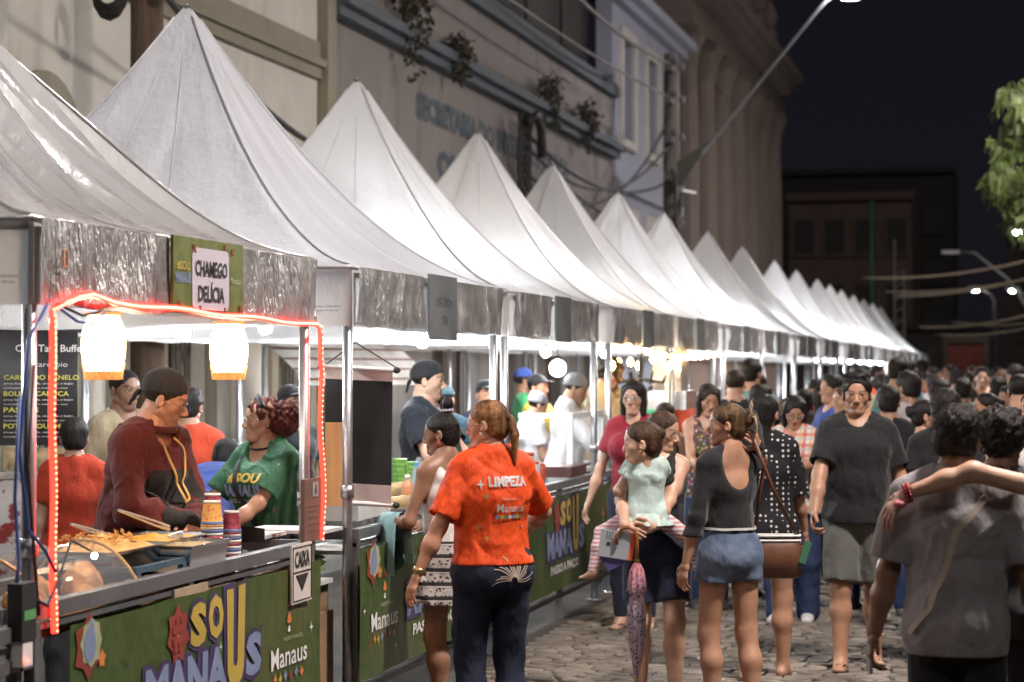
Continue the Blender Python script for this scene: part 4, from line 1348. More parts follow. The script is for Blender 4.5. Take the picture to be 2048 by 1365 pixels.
def skin(name, col, sss=.06):
    key = 'skin_' + name
    if key in MATS: return MATS[key]
    m, nt, b = nodes_of(key)
    a = N(nt, 'ShaderNodeVertexColor'); a.layer_name = 'Col'
    f = ramp(nt, noise(nt, 14, 4), .3, .7)
    base = mixc(nt, f, [c * .84 for c in col], [min(1, c * 1.12) for c in col])
    f2 = ramp(nt, noise(nt, 70, 4), .45, .75)
    base = mixc(nt, math_n(nt, 'MULTIPLY', f2, .35), base, (col[0] * .95, col[1] * .70, col[2] * .62))
    c = mixc(nt, 1.0, base, a.outputs['Color'], 'MULTIPLY')
    nt.links.new(c, b.inputs['Base Color'])
    nt.links.new(math_n(nt, 'ADD', math_n(nt, 'MULTIPLY', noise(nt, 30, 3), .30), .28), b.inputs['Roughness'])
    b.inputs['Specular IOR Level'].default_value = .45
    b.inputs['Subsurface Weight'].default_value = sss
    b.inputs['Subsurface Radius'].default_value = (.012, .005, .003)
    b.inputs['Subsurface Scale'].default_value = .6
    bumpn(nt, b, math_n(nt, 'ADD', noise(nt, 220, 2), noise(nt, 45, 3)), .16, .006)
    MATS[key] = m
    return m

def hairm(name, col, tip=None, rough=.52):
    key = 'hair_' + name
    if key in MATS: return MATS[key]
    m, nt, b = nodes_of(key)
    f = ramp(nt, noise(nt, 34, 4, (1, 1, .18)), .35, .68)
    c = mixc(nt, f, [x * .5 for x in col], tip or [x * 1.7 for x in col])
    nt.links.new(c, b.inputs['Base Color'])
    b.inputs['Roughness'].default_value = rough
    b.inputs['Specular IOR Level'].default_value = .25
    bumpn(nt, b, noise(nt, 120, 3, (1, 1, .12)), .7, .012)
    MATS[key] = m
    return m

def cloth(name, col, rough=.85, var=.12, bump=.5, bs=260):
    key = 'cloth_' + name
    if key in MATS: return MATS[key]
    m, nt, b = nodes_of(key)
    f = ramp(nt, noise(nt, 9, 4), .3, .7)
    c = mixc(nt, f, [x * (1 - var) for x in col], [min(1, x * (1 + var)) for x in col])
    nt.links.new(c, b.inputs['Base Color'])
    b.inputs['Roughness'].default_value = rough
    b.inputs['Specular IOR Level'].default_value = .25
    b.inputs['Sheen Weight'].default_value = .15
    h = math_n(nt, 'ADD', math_n(nt, 'MULTIPLY', noise(nt, 11, 3, (1, 1, .45)), 1.0), math_n(nt, 'MULTIPLY', noise(nt, bs, 2), .06))
    bumpn(nt, b, h, bump, .05)
    MATS[key] = m
    return m

EYE_M = None
def eye_obj(name, parent, hm, ctr, r, gaze=(0, -1, 0)):
    """eyeball with white, iris and pupil as colours of its own points"""
    b = MB().ball((0, 0, 0), 1.0, 16, 12)
    v = np.array(b.v); g = np.array(gaze, float); g /= np.linalg.norm(g)
    dt = v @ g
    c = np.where((dt > .86)[:, None], (.045, .022, .012), (.42, .37, .35))
    c = np.where((dt > .97)[:, None], (.004, .004, .004), c)
    P = v * r + np.array(ctr)
    P = (hm[0] @ P.T).T + hm[1]
    key = 'eyeball'
    if key not in MATS:
        m, nt, bs = nodes_of(key)
        a = N(nt, 'ShaderNodeVertexColor'); a.layer_name = 'Col'
        nt.links.new(a.outputs['Color'], bs.inputs['Base Color'])
        bs.inputs['Roughness'].default_value = .12
        MATS[key] = m
    return mesh_obj(name, P, b.f, MATS[key], parent, True, False, c)

# ------------------------------------------------------------------ one person
def ik(S, T, l1, l2, pole):
    S = np.array(S, float); T = np.array(T, float); d = T - S; D = np.linalg.norm(d)
    mx = (l1 + l2) * .998
    if D > mx: T = S + d / D * mx; d = T - S; D = mx
    a = (l1 * l1 - l2 * l2 + D * D) / (2 * D)
    hgt = math.sqrt(max(l1 * l1 - a * a, 0))
    n = d / D; p = np.array(pole, float); p = p - n * (p @ n); p /= max(np.linalg.norm(p), 1e-6)
    return S + n * a + p * hgt, T

def nrm(v):
    v = np.array(v, float); return v / max(np.linalg.norm(v), 1e-9)

RES = {'hi': (.0105, .019, .0048), 'mid': (.015, .028, .0065), 'low': (.024, .042, .010)}

def person(label, x, y, alpha=0.0, H=1.68, sex='m', fat=0.0, sk=('tan', (.42, .23, .15)), hair=('short', 'black', (.012, .009, .008)),
           head=(0, 0), lean=0.0, twist=0.0, side=0.0, aL=None, aR=None, legs=(0, 0), top=None, bottom=None, feet='shoe', shoe=(.05, .05, .05),
           res='mid', beard=0.0, cap=None, glasses=False, group=None, z=0.0, child=False, lower=True, foot_h=None, eyes=None, brow=None, strands=0, name='person', legT=None, bust=1.0, shoulder=1.0):
    hb, hh_, hd = RES[res]
    s = H / 1.70
    # which way the person faces, measured from the line towards the camera (0 = to the viewer, 90 = to the viewer's right)
    v = nrm((-x, -y, 0)); r_ = np.array((math.cos(rad(13.42)), math.sin(rad(13.42)), 0))
    fr = v * math.cos(rad(alpha)) + r_ * math.sin(rad(alpha))
    rz = math.atan2(fr[0], -fr[1])
    root = thing(name, label, 'person' if not child else 'child', (x, y, z), rz, group)
    f = sex == 'f'
    J = {}
    A = lambda *p: np.array(p, float) * s
    # spine pivots on the hips
    hipz = .93 * s
    Rl = np.array(Matrix.Rotation(rad(lean), 3, 'X') @ Matrix.Rotation(rad(side), 3, 'Y'))
    Rt = np.array(Matrix.Rotation(rad(twist), 3, 'Z'))
    def up(p, tw=1.0):
        p = np.array(p, float) - np.array((0, 0, hipz))
        T = np.array(Matrix.Rotation(rad(twist * tw), 3, 'Z'))
        return Rl @ (T @ p) + np.array((0, 0, hipz))
    ux = Rl @ Rt @ np.array((1., 0, 0))
    hw = .092 if f else .088
    sw = (.143 if f else .160) * shoulder
    fw = 1 + fat * .85; fd = 1 + fat * 1.25; fl = 1 + fat * .45
    # torso sections: z, half width, half depth, y
    if f: secs = [(.90, .160 * fw, .112 * fd, .015), (1.08, .122 * fw, .094 * fd, .0), (1.26, .136 * fw, .105 * fd, .005), (1.36, .118 * (1 + fat * .5), .075 * (1 + fat * .6), .018)]
    else: secs = [(.91, .152 * fw, .110 * fd, .01), (1.08, .140 * fw, .104 * fd, -.005), (1.27, .160 * (1 + fat * .6), .118 * (1 + fat * .8), .0), (1.37, .138 * (1 + fat * .4), .085 * (1 + fat * .5), .018)]
    def torso(inf=0.0, lo=0):
        out = []
        for (z0, w0, d0, y0), (z1, w1, d1, y1) in list(zip(secs, secs[1:]))[lo:]:
            a = up((0, y0 * s, z0 * s), .0 if z0 < 1 else (.5 if z0 < 1.2 else 1)); b = up((0, y1 * s, z1 * s), .5 if z1 < 1.2 else 1)
            out.append(Cone(a, b, d0 * s + inf, d1 * s + inf, ux, (w0 * s + inf) / (d0 * s + inf), (w1 * s + inf) / (d1 * s + inf)))
        return out
    def chest(inf=0.0):
        out = []
        if f:
            for sx in (-1, 1): out.append(Ell(up(A(sx * .068, -.085 - .05 * fat, 1.245)), np.array((.068, .062, .068)) * s * bust * (1 + fat * .4) + inf))
        elif fat > .2:
            out.append(Ell(up(A(0, -.09, 1.08)), np.array((.14, .10, .15)) * s * (1 + fat * .3) + inf))
        return out
    def yoke(inf=0.0):
        out = []
        for sx in (-1, 1):
            out.append(Cone(up(A(sx * .06, .02, 1.385)), up(A(sx * sw * .97, .012, 1.378)), .044 * s * (1 + .3 * fat) + inf, .046 * s * (1 + .35 * fat) + inf * .8))
            out.append(Cone(up(A(sx * .02, .035, 1.455)), up(A(sx * .115, .025, 1.400)), .042 * s + inf, .040 * s + inf))
        return out
    def hips(inf=0.0):
        return [Ell(A(sx * .072, .045 + .02 * fat, .885), np.array((.084, .074, .10)) * s * (1 + fat * .35) + inf) for sx in (-1, 1)]
    # arms
    la, lf = .285 * s, .245 * s
    ar = ((.039 if f else .046) * fl * s, (.033 if f else .038) * fl * s, (.034 if f else .039) * fl * s, (.022 if f else .0265) * s)
    if child: ar = (.05 * s, .045 * s, .042 * s, .03 * s)
    arms = {}
    for sd, sx, spec in (('L', 1, aL), ('R', -1, aR)):
        S = up(A(sx * sw, .015, 1.372))
        spec = dict(spec or {})
        T = spec.get('t')
        Rw = np.array(Matrix.Rotation(-rz, 3, 'Z'))
        if 'tw' in spec: T = Rw @ (np.array(spec['tw'], float) - np.array((x, y, z)))
        for k_ in ('dir', 'palm', 'pole'):
            if k_ + 'w' in spec: spec[k_] = Rw @ np.array(spec[k_ + 'w'], float)
        if T is None:
            T = S + np.array((sx * .075, -.03, -.515)) * s
        E, W = ik(S, T, la, lf, spec.get('pole', (sx * .35, 1, 0)))
        hdir = nrm(spec.get('dir', W - E))
        palm = np.array(spec.get('palm', (-sx, -.15, 0)), float)
        palm = nrm(palm - hdir * (palm @ hdir))
        arms[sd] = (S, E, W, hdir, palm, spec)
        J['S' + sd], J['E' + sd], J['W' + sd] = S, E, W
        J['H' + sd] = W + hdir * .09 * s
    def arm(sd, inf=0.0, t1=1.0, t2=1.0, flare=0.0):
        S, E, W = arms[sd][:3]
        out = [Cone(S, S + (E - S) * t1, ar[0] + inf, ar[0] + (ar[1] - ar[0]) * t1 + inf + flare)]
        if t2 > 0 and t1 >= 1:
            out.append(Cone(E, E + (W - E) * min(t2, .4), ar[1] + inf, ar[2] + inf))
            if t2 > .4:
                out.append(Cone(E + (W - E) * .4, E + (W - E) * t2, ar[2] + inf, ar[2] + (ar[3] - ar[2]) * (t2 - .4) / .6 + inf))
        return out
    # legs
    LEG = {}
    tr = ((.084 if f else .079) * (1 + fat * .5) * s, (.055 if f else .054) * fl * s, (.056 if f else .056) * fl * s, .037 * s)
    for sd, sx, off in (('L', 1, legs[0]), ('R', -1, legs[1])):
        o = off if hasattr(off, '__len__') else (0, off, 0)
        hp = A(sx * hw, .01, .90)
        ank = A(sx * (hw + .005), .025, .075) + np.array((o[0], o[1], o[2]))
        if legT and sd in legT: ank = np.array(legT[sd][0], float)
        pol = legT[sd][1] if legT and sd in legT else (sx * .12, -1, 0)
        K, ank = ik(hp, ank, .425 * s, .405 * s, pol)
        LEG[sd] = (hp, K, ank)
        J['K' + sd], J['A' + sd] = K, ank
    def leg(sd, inf=0.0, t1=1.0, t2=1.0, flare=0.0, thick=0.0):
        hp, K, ank = LEG[sd]
        rk = tr[0] + (tr[1] - tr[0]) * t1
        out = [Cone(hp, hp + (K - hp) * t1, tr[0] + inf, rk + inf + flare)]
        if t1 >= 1 and t2 > 0:
            m = K + (ank - K) * .35 + A(0, .016, 0)
            out.append(Cone(K, m, tr[1] + inf + flare * .5, tr[2] + inf + flare * .5))
            out.append(Cone(m, m + (ank - m) * ((t2 - .35) / .65), tr[2] + inf + flare * .5, tr[2] + (tr[3] - tr[2]) * ((t2 - .35) / .65) + inf + flare))
        return out
    # head frame
    hl = (.226 if not child else .205 * (1.0 / s) * .98) * s if not child else .218
    nb = up(A(0, .02, 1.455))
    hyaw, hpit = head[0], head[1]
    hroll = head[2] if len(head) > 2 else 0
    Rh = Rl * 0 + np.array(Matrix.Rotation(rad(lean * .45), 3, 'X') @ Matrix.Rotation(rad(side * .4), 3, 'Y')) @ Rt @ np.array(Matrix.Rotation(rad(hyaw), 3, 'Z') @ Matrix.Rotation(rad(hpit), 3, 'X') @ Matrix.Rotation(rad(hroll), 3, 'Y'))
    hc = up(A(0, .012, 1.475 if not child else 1.385)) + np.array((0, -.0, 0))
    piv = np.array((0, .10, .10)) * hl
    hm = (Rh * hl, hc + piv * 1.0 - Rh @ piv)
    J['hm'] = hm; J['hl'] = hl; J['root'] = root; J['s'] = s; J['up'] = up
    toW = lambda V: (hm[0] @ np.asarray(V).T).T + hm[1]
    # ---- skin mesh
    lo = np.array((-.62, -.62, -.02 if lower else .55)) * s; hi = np.array((.62, .42, 1.56)) * s
    pts = np.array([q for a in arms.values() for q in a[:3]] + [q for l in LEG.values() for q in l] + [nb, hm[1], up(A(0, 0, 1.37)) + .12 * s, up(A(0, 0, 1.37)) - .14 * s])
    lo = pts.min(0) - .15 * s; hi = pts.max(0) + .15 * s
    lo[2] = max(lo[2], -.01) if lower else .6 * s
    if legT: lo[2] = pts[:, 2].min() - .12 * s
    hi[2] = nb[2] + .045 * s
    F = Field(lo, hi, hb)
    for p in torso(-.007 * s if top else 0.0): F.add(p, .05 * s)
    for p in chest(): F.add(p, .03 * s)
    for p in yoke(): F.add(p, .05 * s)
    for p in hips(): F.add(p, .04 * s)
    neckr = (.046 if f else .056) * s * (1 + fat * .35)
    if child: neckr = .045 * s
    F.add(Cone(nb - A(0, -.01, .03), hm[1] + Rh @ (np.array((0, .10, .12)) * hl), neckr * 1.1, neckr), .05 * s)
    for sd in 'LR':
        for p in arm(sd): F.add(p, .03 * s)
    if lower:
        for sd in 'LR':
            for p in leg(sd): F.add(p, .035 * s)
            if feet in ('bare', 'sandal'):
                ank = LEG[sd][2]; sx = 1 if sd == 'L' else -1
                fd_ = nrm(LEGDIR(legT, sd, ank, LEG[sd][1], sx))
                heel = ank - fd_ * .045 * s; heel[2] = ank[2] - .045 * s if not legT else heel[2]
                toe = ank + fd_ * .135 * s; toe[2] = ank[2] - .055 * s if not legT else toe[2]
                F.add(Cone(heel, toe, .032 * s, .020 * s, nrm((1, sx * .1, 0)), 1.0, 1.9), .03 * s)
                F.add(Cone(ank, (heel + toe) / 2, .034 * s, .030 * s), .03 * s)
    V, Q = F.mesh()
    C = np.ones((len(V), 3))
    Vs, Qs, Cs = [V], [Q], [C]; n = len(V)
    hv, hq, hcx = head_mesh('f' if f else 'm', hh_, beard, child, round(max(fat, .3 if child else 0), 2), brow=brow or (.02, .012, .008), lipc=(1.0, .52, .50) if f and not child else (1.0, .80, .76))
    Vs.append(toW(hv)); Qs.append(hq + n); Cs.append(hcx); n += len(hv)
    for sd, sx in (('L', 1), ('R', -1)):
        S, E, W, hd_, palm, spec = arms[sd]
        if spec.get('nohand'): continue
        gv, gq = hand_mesh(spec.get('curl', .4), hd, spec.get('spread', .06), spec.get('thumb', .5))
        yv = np.cross(palm, hd_) * sx
        B = np.stack([hd_, yv, palm], 1) * s * (.92 if f else 1.0) * (1.15 if child else 1)
        Vs.append((B @ gv.T).T + W); q = gq if np.linalg.det(B) > 0 else gq[:, ::-1]
        Qs.append(q + n); Cs.append(np.ones((len(gv), 3))); n += len(gv)
    body = mesh_obj('body', np.concatenate(Vs), np.concatenate(Qs), skin(*sk), root, True, False, np.concatenate(Cs))
    if eyes is None: eyes = res != 'low'
    if eyes:
        for sx in (-1, 1):
            eye_obj('eye', root, hm, (sx * .142, -.312, .492), .056 * (1.08 if child else 1))
    # ---- hair / head wear
    if hair:
        st, hn, hcol = hair[0], hair[1], hair[2]
        if cap and st in ('short', 'curly_short', 'quiff'): st = 'buzz'
        hv, hq = hair_mesh(st, {'hi': .024, 'mid': .034, 'low': .05}[res])
        if cap:
            m = hv[:, 2] > .8
        ho = mesh_obj('hair', toW(hv), hq, hairm(hn, hcol, hair[3] if len(hair) > 3 else None), root, True, False)
        if strands:
            add_strands(root, hm, hv, hq, st, hairm(hn, hcol, hair[3] if len(hair) > 3 else None), strands)
    if cap:
        cv, cq = cap_mesh(cap[0], .028 if res != 'low' else .045)
        mesh_obj({'bandana': 'bandana', 'net': 'hair_net', 'chef': 'cook_cap'}.get(cap[0], 'cap'), toW(cv), cq, cap[1], root, True, False)
    if glasses:
        g = MB()
        for sx in (-1, 1):
            e = (sx * .15, -.42, .475)
            ring = [(e[0] + .105 * math.cos(a), e[1] + .03 * abs(math.cos(a)) * (1 if sx * math.cos(a) > 0 else 0), e[2] + .075 * math.sin(a)) for a in [2 * math.pi * k / 14 for k in range(15)]]
            g.tube(ring, .007, 5, False)
            g.tube([(sx * .255, -.39, .50), (sx * .345, -.1, .50), (sx * .35, .07, .485)], .007, 5)
        g.tube([(-.045, -.425, .49), (.045, -.425, .49)], .007, 5)
        mesh_obj('glasses', toW(g.v), g.f, M('glasses_rim', (.45, .40, .38), .25, .8), root, True, False)
        for sx in (-1, 1):
            g = MB(); e = (sx * .15, -.418, .475)
            g.add([(e[0] + .10 * math.cos(a), e[1] + .03 * abs(math.cos(a)) * (1 if sx * math.cos(a) > 0 else 0), e[2] + .07 * math.sin(a)) for a in [2 * math.pi * k / 14 for k in range(14)]], [tuple(range(14))])
            mesh_obj('lens', toW(g.v), g.f, glassy('lens_glass', (.97, .98, 1), .92, .03), root, False, False)
    # ---- top
    if top:
        inf = top.get('loose', .012) * s
        hem = top.get('hem', .88) * s
        hg = hb * (.80 if res == 'hi' else 1.0)
        sl = top.get('sleeve', 'short')
        # box of the garment
        pts = [up(A(0, 0, 1.45)) + .14 * s, up(A(0, 0, 1.45)) - .12 * s, A(.24 * fw + .02, .2 * fd, hem / s), A(-.24 * fw - .02, -.22 * fd, hem / s), up(A(.2, .16, 1.3)), up(A(-.2, -.2, 1.3))]
        for sd in 'LR':
            pts += [arms[sd][0]] + ([arms[sd][1]] if sl in ('short', 'elbow', 'long') else []) + ([arms[sd][2]] if sl == 'long' else [])
        pts = np.array(pts)
        lo = pts.min(0) - .10 * s; hi = pts.max(0) + .10 * s
        lo[2] = min(lo[2], hem)
        G = Field(lo, hi, hg)
        for p in torso(inf): G.add(p, .05 * s)
        z0, w0, d0, y0 = secs[0]
        if hem < .9 * s:
            fl_ = top.get('flare', .0)
            G.add(Cone(A(0, y0, .90), np.array((0, y0 * s, hem - .05)), d0 * s + inf, d0 * s + inf + fl_ * s, (1, 0, 0), (w0 * s + inf) / (d0 * s + inf), (w0 * s + inf) / (d0 * s + inf)), .05 * s)
        for p in chest(inf): G.add(p, .06 * s)
        if hem < .95 * s:
            for p in hips(inf * .8): G.add(p, .05 * s)
        if sl != 'none':
            for p in yoke(inf): G.add(p, .05 * s)
        else:
            for sx in (-1, 1):
                w = top.get('strap', .02)
                G.add(Cone(up(A(sx * .085, -.075, 1.33)), up(A(sx * .09, .01, 1.435)), .016 * s + w, .012 * s + w * .6), .02)
                G.add(Cone(up(A(sx * .09, .01, 1.435)), up(A(sx * .085, .09, 1.33)), .012 * s + w * .6, .016 * s + w), .02)
        for sd in 'LR':
            S, E, W = arms[sd][:3]
            if sl == 'none':
                G.cut(Cone(S + (S - E) * .15, E, ar[0] + .012, ar[1] + .02), .02)
                continue
            t = {'cap': .35, 'short': top.get('st', .62), 'elbow': .97, 'long': 1.0}[sl]
            inf2 = inf + top.get('sloose', .004)
            if sl == 'long':
                for p in arm(sd, inf2 * .85, 1.0, .97): G.add(p, .03 * s)
            else:
                e = S + (E - S) * t; r1 = ar[0] + (ar[1] - ar[0]) * t
                ax = nrm(E - S)
                sleeve = Cone(S, e + ax * .06, ar[0] + inf2, r1 + inf2 + top.get('sflare', .012))
                rv = max(r1 + .003, r1 + inf2 + top.get('sflare', .012) - (.017 if res == 'hi' else .026))
                void = Cone(e - ax * .03, e + ax * .30, rv, rv + .05)
                endc = Slab(-ax, -float((e) @ ax))
                G.add(Minus(sleeve, void, endc), .025 * s)
        nk = top.get('neck', .0)
        G.cut(Cone(nb - A(0, 0, .02), nb + A(0, -.02, .2), neckr + .012 * s, neckr + .05), .01)
        G.cut(Ell(up(A(0, -.07, 1.46 - nk * .5)), np.array((.062 + nk * .35, .075, .055 + nk * .55)) * s), .015)
        if top.get('scoop'):
            G.cut(Ell(up(A(0, .14, 1.40)), np.array((.105, .10, top['scoop'])) * s), .02)
        if sl == 'none':
            G.cut(Ell(up(A(0, .10, 1.43)), np.array((.075, .09, .10)) * s), .02)
            G.cut(Ell(up(A(0, -.10, 1.43)), np.array((.07, .09, .11)) * s), .02)
        wr = top.get('wr', .0045) * 1.35
        sdn = (zlib.crc32(label.encode()) % 100) * .13
        ends_ = [arms[q][0] + (arms[q][1] - arms[q][0]) * {'cap': .35, 'short': top.get('st', .62), 'elbow': .97}.get(sl, 9) for q in 'LR']
        def calm(X, Y, Z):
            m = 1.0
            for e_ in ends_: m = np.minimum(m, np.clip(np.sqrt((X - e_[0]) ** 2 + (Y - e_[1]) ** 2 + (Z - e_[2]) ** 2) / (.14 * s) - .35, .08, 1))
            return m * np.clip((Z - hem) / .05, .15, 1)
        G.rough(lambda X, Y, Z: calm(X, Y, Z) * wr * (.55 * wave(X * 22, Y * 22, Z * 9 + 4 * X, sdn) * np.clip(1.5 - (Z / s - .85) * 1.6, .35, 1.2) - .62 * np.clip(1 - np.abs(wave(X * 13 + Z * 7, Y * 13, Z * 8 - X * 9, sdn + 1)) * 2.6, 0, 1) ** 2 + .5 * np.clip(1 - np.abs(wave(X * 11 - Z * 9, Y * 12, Z * 10 + X * 6, sdn + 3)) * 2.8, 0, 1) ** 2))
        G.keep(Slab((0, 0, -1), -hem)) if top.get('flat', True) else None
        gv, gq = G.mesh()
        J['top'] = mesh_obj(top.get('name', 'shirt'), gv, gq, top['mat'], root, True, False)
        J['topmesh'] = (gv, gq)
        if top.get('collar') is not None:
            cn = nb + A(0, -.012, -.005)
            ring = []
            for k in range(25):
                a = 2 * math.pi * k / 24
                ring.append(cn + np.array((math.cos(a) * (neckr + .016 * s), math.sin(a) * (neckr + .018 * s), .012 * s * math.sin(a) - nk * .1 * (1 - math.sin(a)))))
            mesh_obj('collar', *(lambda b: (b.v, b.f))(MB().tube(ring, top.get('collar_r', .0055) * s, 6, False)), top['collar'], root, True, False)
    # ---- bottom
    if bottom:
        inf = bottom.get('loose', .012) * s
        kind = bottom['kind']
        lo = np.array((-.32, -.32, -.01)) * s; hi = np.array((.32, .32, 1.08)) * s
        pts = np.array([q for l in LEG.values() for q in l])
        lo = np.minimum(lo, pts.min(0) - .12 * s); hi = np.maximum(hi, pts.max(0) + .12 * s); hi[2] = 1.08 * s
        if not lower: lo[2] = .5 * s
        if not legT: lo[2] = max(lo[2], .0)
        G = Field(lo, hi, hb)
        ws = bottom.get('waist', 1.0) * s
        if top and top.get('hem', .88) < bottom.get('waist', 1.0) - .07 and 'waist' not in bottom: ws = (top.get('hem', .88) + .05) * s
        G.add(Minus(torso(inf, 0)[0], Slab((0, 0, -1), -ws)), .03)
        z0, w0, d0, y0 = secs[0]
        for p in hips(inf): G.add(p, .04 * s)
        if kind == 'skirt':
            hz = bottom['hem'] * s
            G.add(Cone(A(0, y0, .93), (0, y0 * s, hz), d0 * s + inf, d0 * s + inf + bottom.get('flare', .03), (1, 0, 0), w0 / d0, w0 / d0), .03)
            G.keep(Slab((0, 0, -1), -hz))
        else:
            t1, t2, fl_ = {'jeans': (1.0, .93, .012), 'slim': (1.0, .90, .0), 'shorts': (bottom.get('len', .75), 0, .014), 'flare': (1.0, .97, .03)}[kind]
            fl_ = bottom.get('flare', fl_)
            for sd in 'LR':
                ps = leg(sd, inf, t1, t2, fl_)
                if kind == 'shorts':
                    hp, K = LEG[sd][:2]; ax = nrm(K - hp); e = hp + (K - hp) * t1
                    ps = [Minus(Cone(ps[0].a, ps[0].b + ax * .08, ps[0].ra, ps[0].rb), Slab(-ax, -float(e @ ax)))]
                for p in ps: G.add(p, .025 * s)
            if bottom.get('hem'): pass
        wr = bottom.get('wr', .004)
        G.rough(lambda X, Y, Z: wr * (wave(X * 20, Y * 20, Z * 16, 1.7) + .5 * wave(X * 44, Y * 40, Z * 46, .3)))
        G.keep(Slab((0, 0, 1), ws))
        gv, gq = G.mesh()
        J['bottom'] = mesh_obj({'skirt': 'skirt', 'shorts': 'shorts', 'jeans': 'trousers', 'slim': 'trousers', 'flare': 'trousers'}[kind], gv, gq, bottom['mat'], root, True, False)
        J['bottommesh'] = (gv, gq)
    # ---- feet
    if lower and not legT:
        for sd, sx in (('L', 1), ('R', -1)):
            ank = LEG[sd][2]
            if feet == 'shoe' and res != 'low':
                Fs = Field(ank + np.array((-.08, -.22, -.1)) * s, ank + np.array((.08, .12, .07)) * s, .011)
                zb = ank[2] - .075 * s
                Fs.add(Cone((ank[0], ank[1] + .03 * s, zb + .038 * s), (ank[0] + sx * .012, ank[1] - .155 * s, zb + .03 * s), .042 * s, .034 * s, (1, 0, 0), 1.0, 1.35), .02)
                Fs.add(Cone(ank, ank + A(0, -.05, -.03), .045 * s, .04 * s), .03)
                Fs.keep(Slab((0, 0, -1), -(zb + .002)))
                gv, gq = Fs.mesh()
                mesh_obj('shoe', gv, gq, M('shoe%d%d%d' % tuple(int(c * 100) for c in shoe), shoe, .6), root, True, False)
            elif feet == 'sandal':
                sole = MB(); zb = ank[2] - .075 * s
                pr = [(-.034, .07), (.034, .07), (.038, .0), (.046, -.10), (.038, -.155), (.0, -.172), (-.034, -.155), (-.042, -.10), (-.036, 0)]
                sole.prism([(a * s + ank[0], b * s + ank[1]) for a, b in pr], lambda a, b: (a, b, zb + .016 * s), lambda a, b: (a, b, zb - .004 * s))
                for q in (-1, 1):
                    sole.tube([(ank[0] + q * .04 * s, ank[1] - .03 * s, zb + .02 * s), (ank[0] + q * .022 * s, ank[1] - .08 * s, zb + .045 * s), (ank[0], ank[1] - .125 * s, zb + .03 * s)], .006 * s, 5)
                mesh_obj('sandal', sole.v, sole.f, M('sandal_rubber', (.03, .025, .025), .6), root, False, False)
    return J

def LEGDIR(legT, sd, ank, K, sx):
    if legT and sd in legT and len(legT[sd]) > 2: return legT[sd][2]
    return (sx * .12, -1, 0)

def add_strands(root, hm, hv, hq, style, mat, n):
    """loose hairs standing off the surface, one joined tuft of fine ribbons"""
    rr = np.random.RandomState(len(hv) % 1000)
    # outward normal from face quads
    a, b, c = hv[hq[:, 0]], hv[hq[:, 1]], hv[hq[:, 2]]
    nr = np.cross(b - a, c - a); nr /= np.maximum(np.linalg.norm(nr, axis=1)[:, None], 1e-9)
    pick = rr.choice(len(hq), n * 4)
    b = MB()
    curly = style in ('puff', 'curly_short', 'afro')
    for i in pick:
        p = hv[hq[i]].mean(0); nn = nr[i]
        if style in ('long', 'long2', 'shoulder'): fl = np.array((0, .1, -1.0))
        elif style in ('pony', 'bun_back', 'child_tail'): fl = nrm(np.array((0, .6, .6)) - p)
        elif style == 'bun_top': fl = nrm(np.array((0, .25, 1.1)) - p)
        elif style == 'short' or style == 'quiff': fl = nrm((p[0] * .5, .2 if p[1] > 0 else -.5, -.6 if p[2] < .8 else .1))
        else: fl = nrm(rr.normal(size=3))
        L = (.05 + .09 * rr.rand()) * (1.5 if style in ('long', 'long2') else 1)
        w = .0022
        sd = nrm(np.cross(fl, nn) + 1e-6)
        pts = []
        for k in range(4):
            t = k / 3
            lift = (.12 + .3 * rr.rand() * (1 if not curly else 2.2)) * t
            q = p + fl * L * t + nn * L * (lift * (1 - .4 * t)) + rr.normal(size=3) * .006 * (2 if curly else 1)
            pts.append(q)
        vs = []
        for k, q in enumerate(pts):
            ww = w * (1 - k / 3.3)
            vs += [q - sd * ww, q + sd * ww]
        b.add(vs, [(2 * k, 2 * k + 1, 2 * k + 3, 2 * k + 2) for k in range(3)])
    P = (hm[0] @ np.array(b.v).T).T + hm[1]
    o = mesh_obj('loose_hair', P, b.f, mat, root, False, False)
    o['kind'] = 'stuff'
    return o

def on_shirt(J, direction=(0, 1, 0), lift=.004, which='topmesh'):
    """projector that lays flat lettering on the cloth, coming along `direction` (local)"""
    gv, gq = J[which]
    tree = BVHTree.FromPolygons([tuple(p) for p in gv], [tuple(int(i) for i in q) for q in gq])
    d = Vector(direction).normalized()
    def proj(P):
        out = []
        for p in P:
            hit = tree.ray_cast(Vector(p) - d * 1.0, d)
            if hit[0] is None: out.append(tuple(p)); continue
            out.append(tuple(hit[0] - d * lift))
        return np.array(out)
    return proj

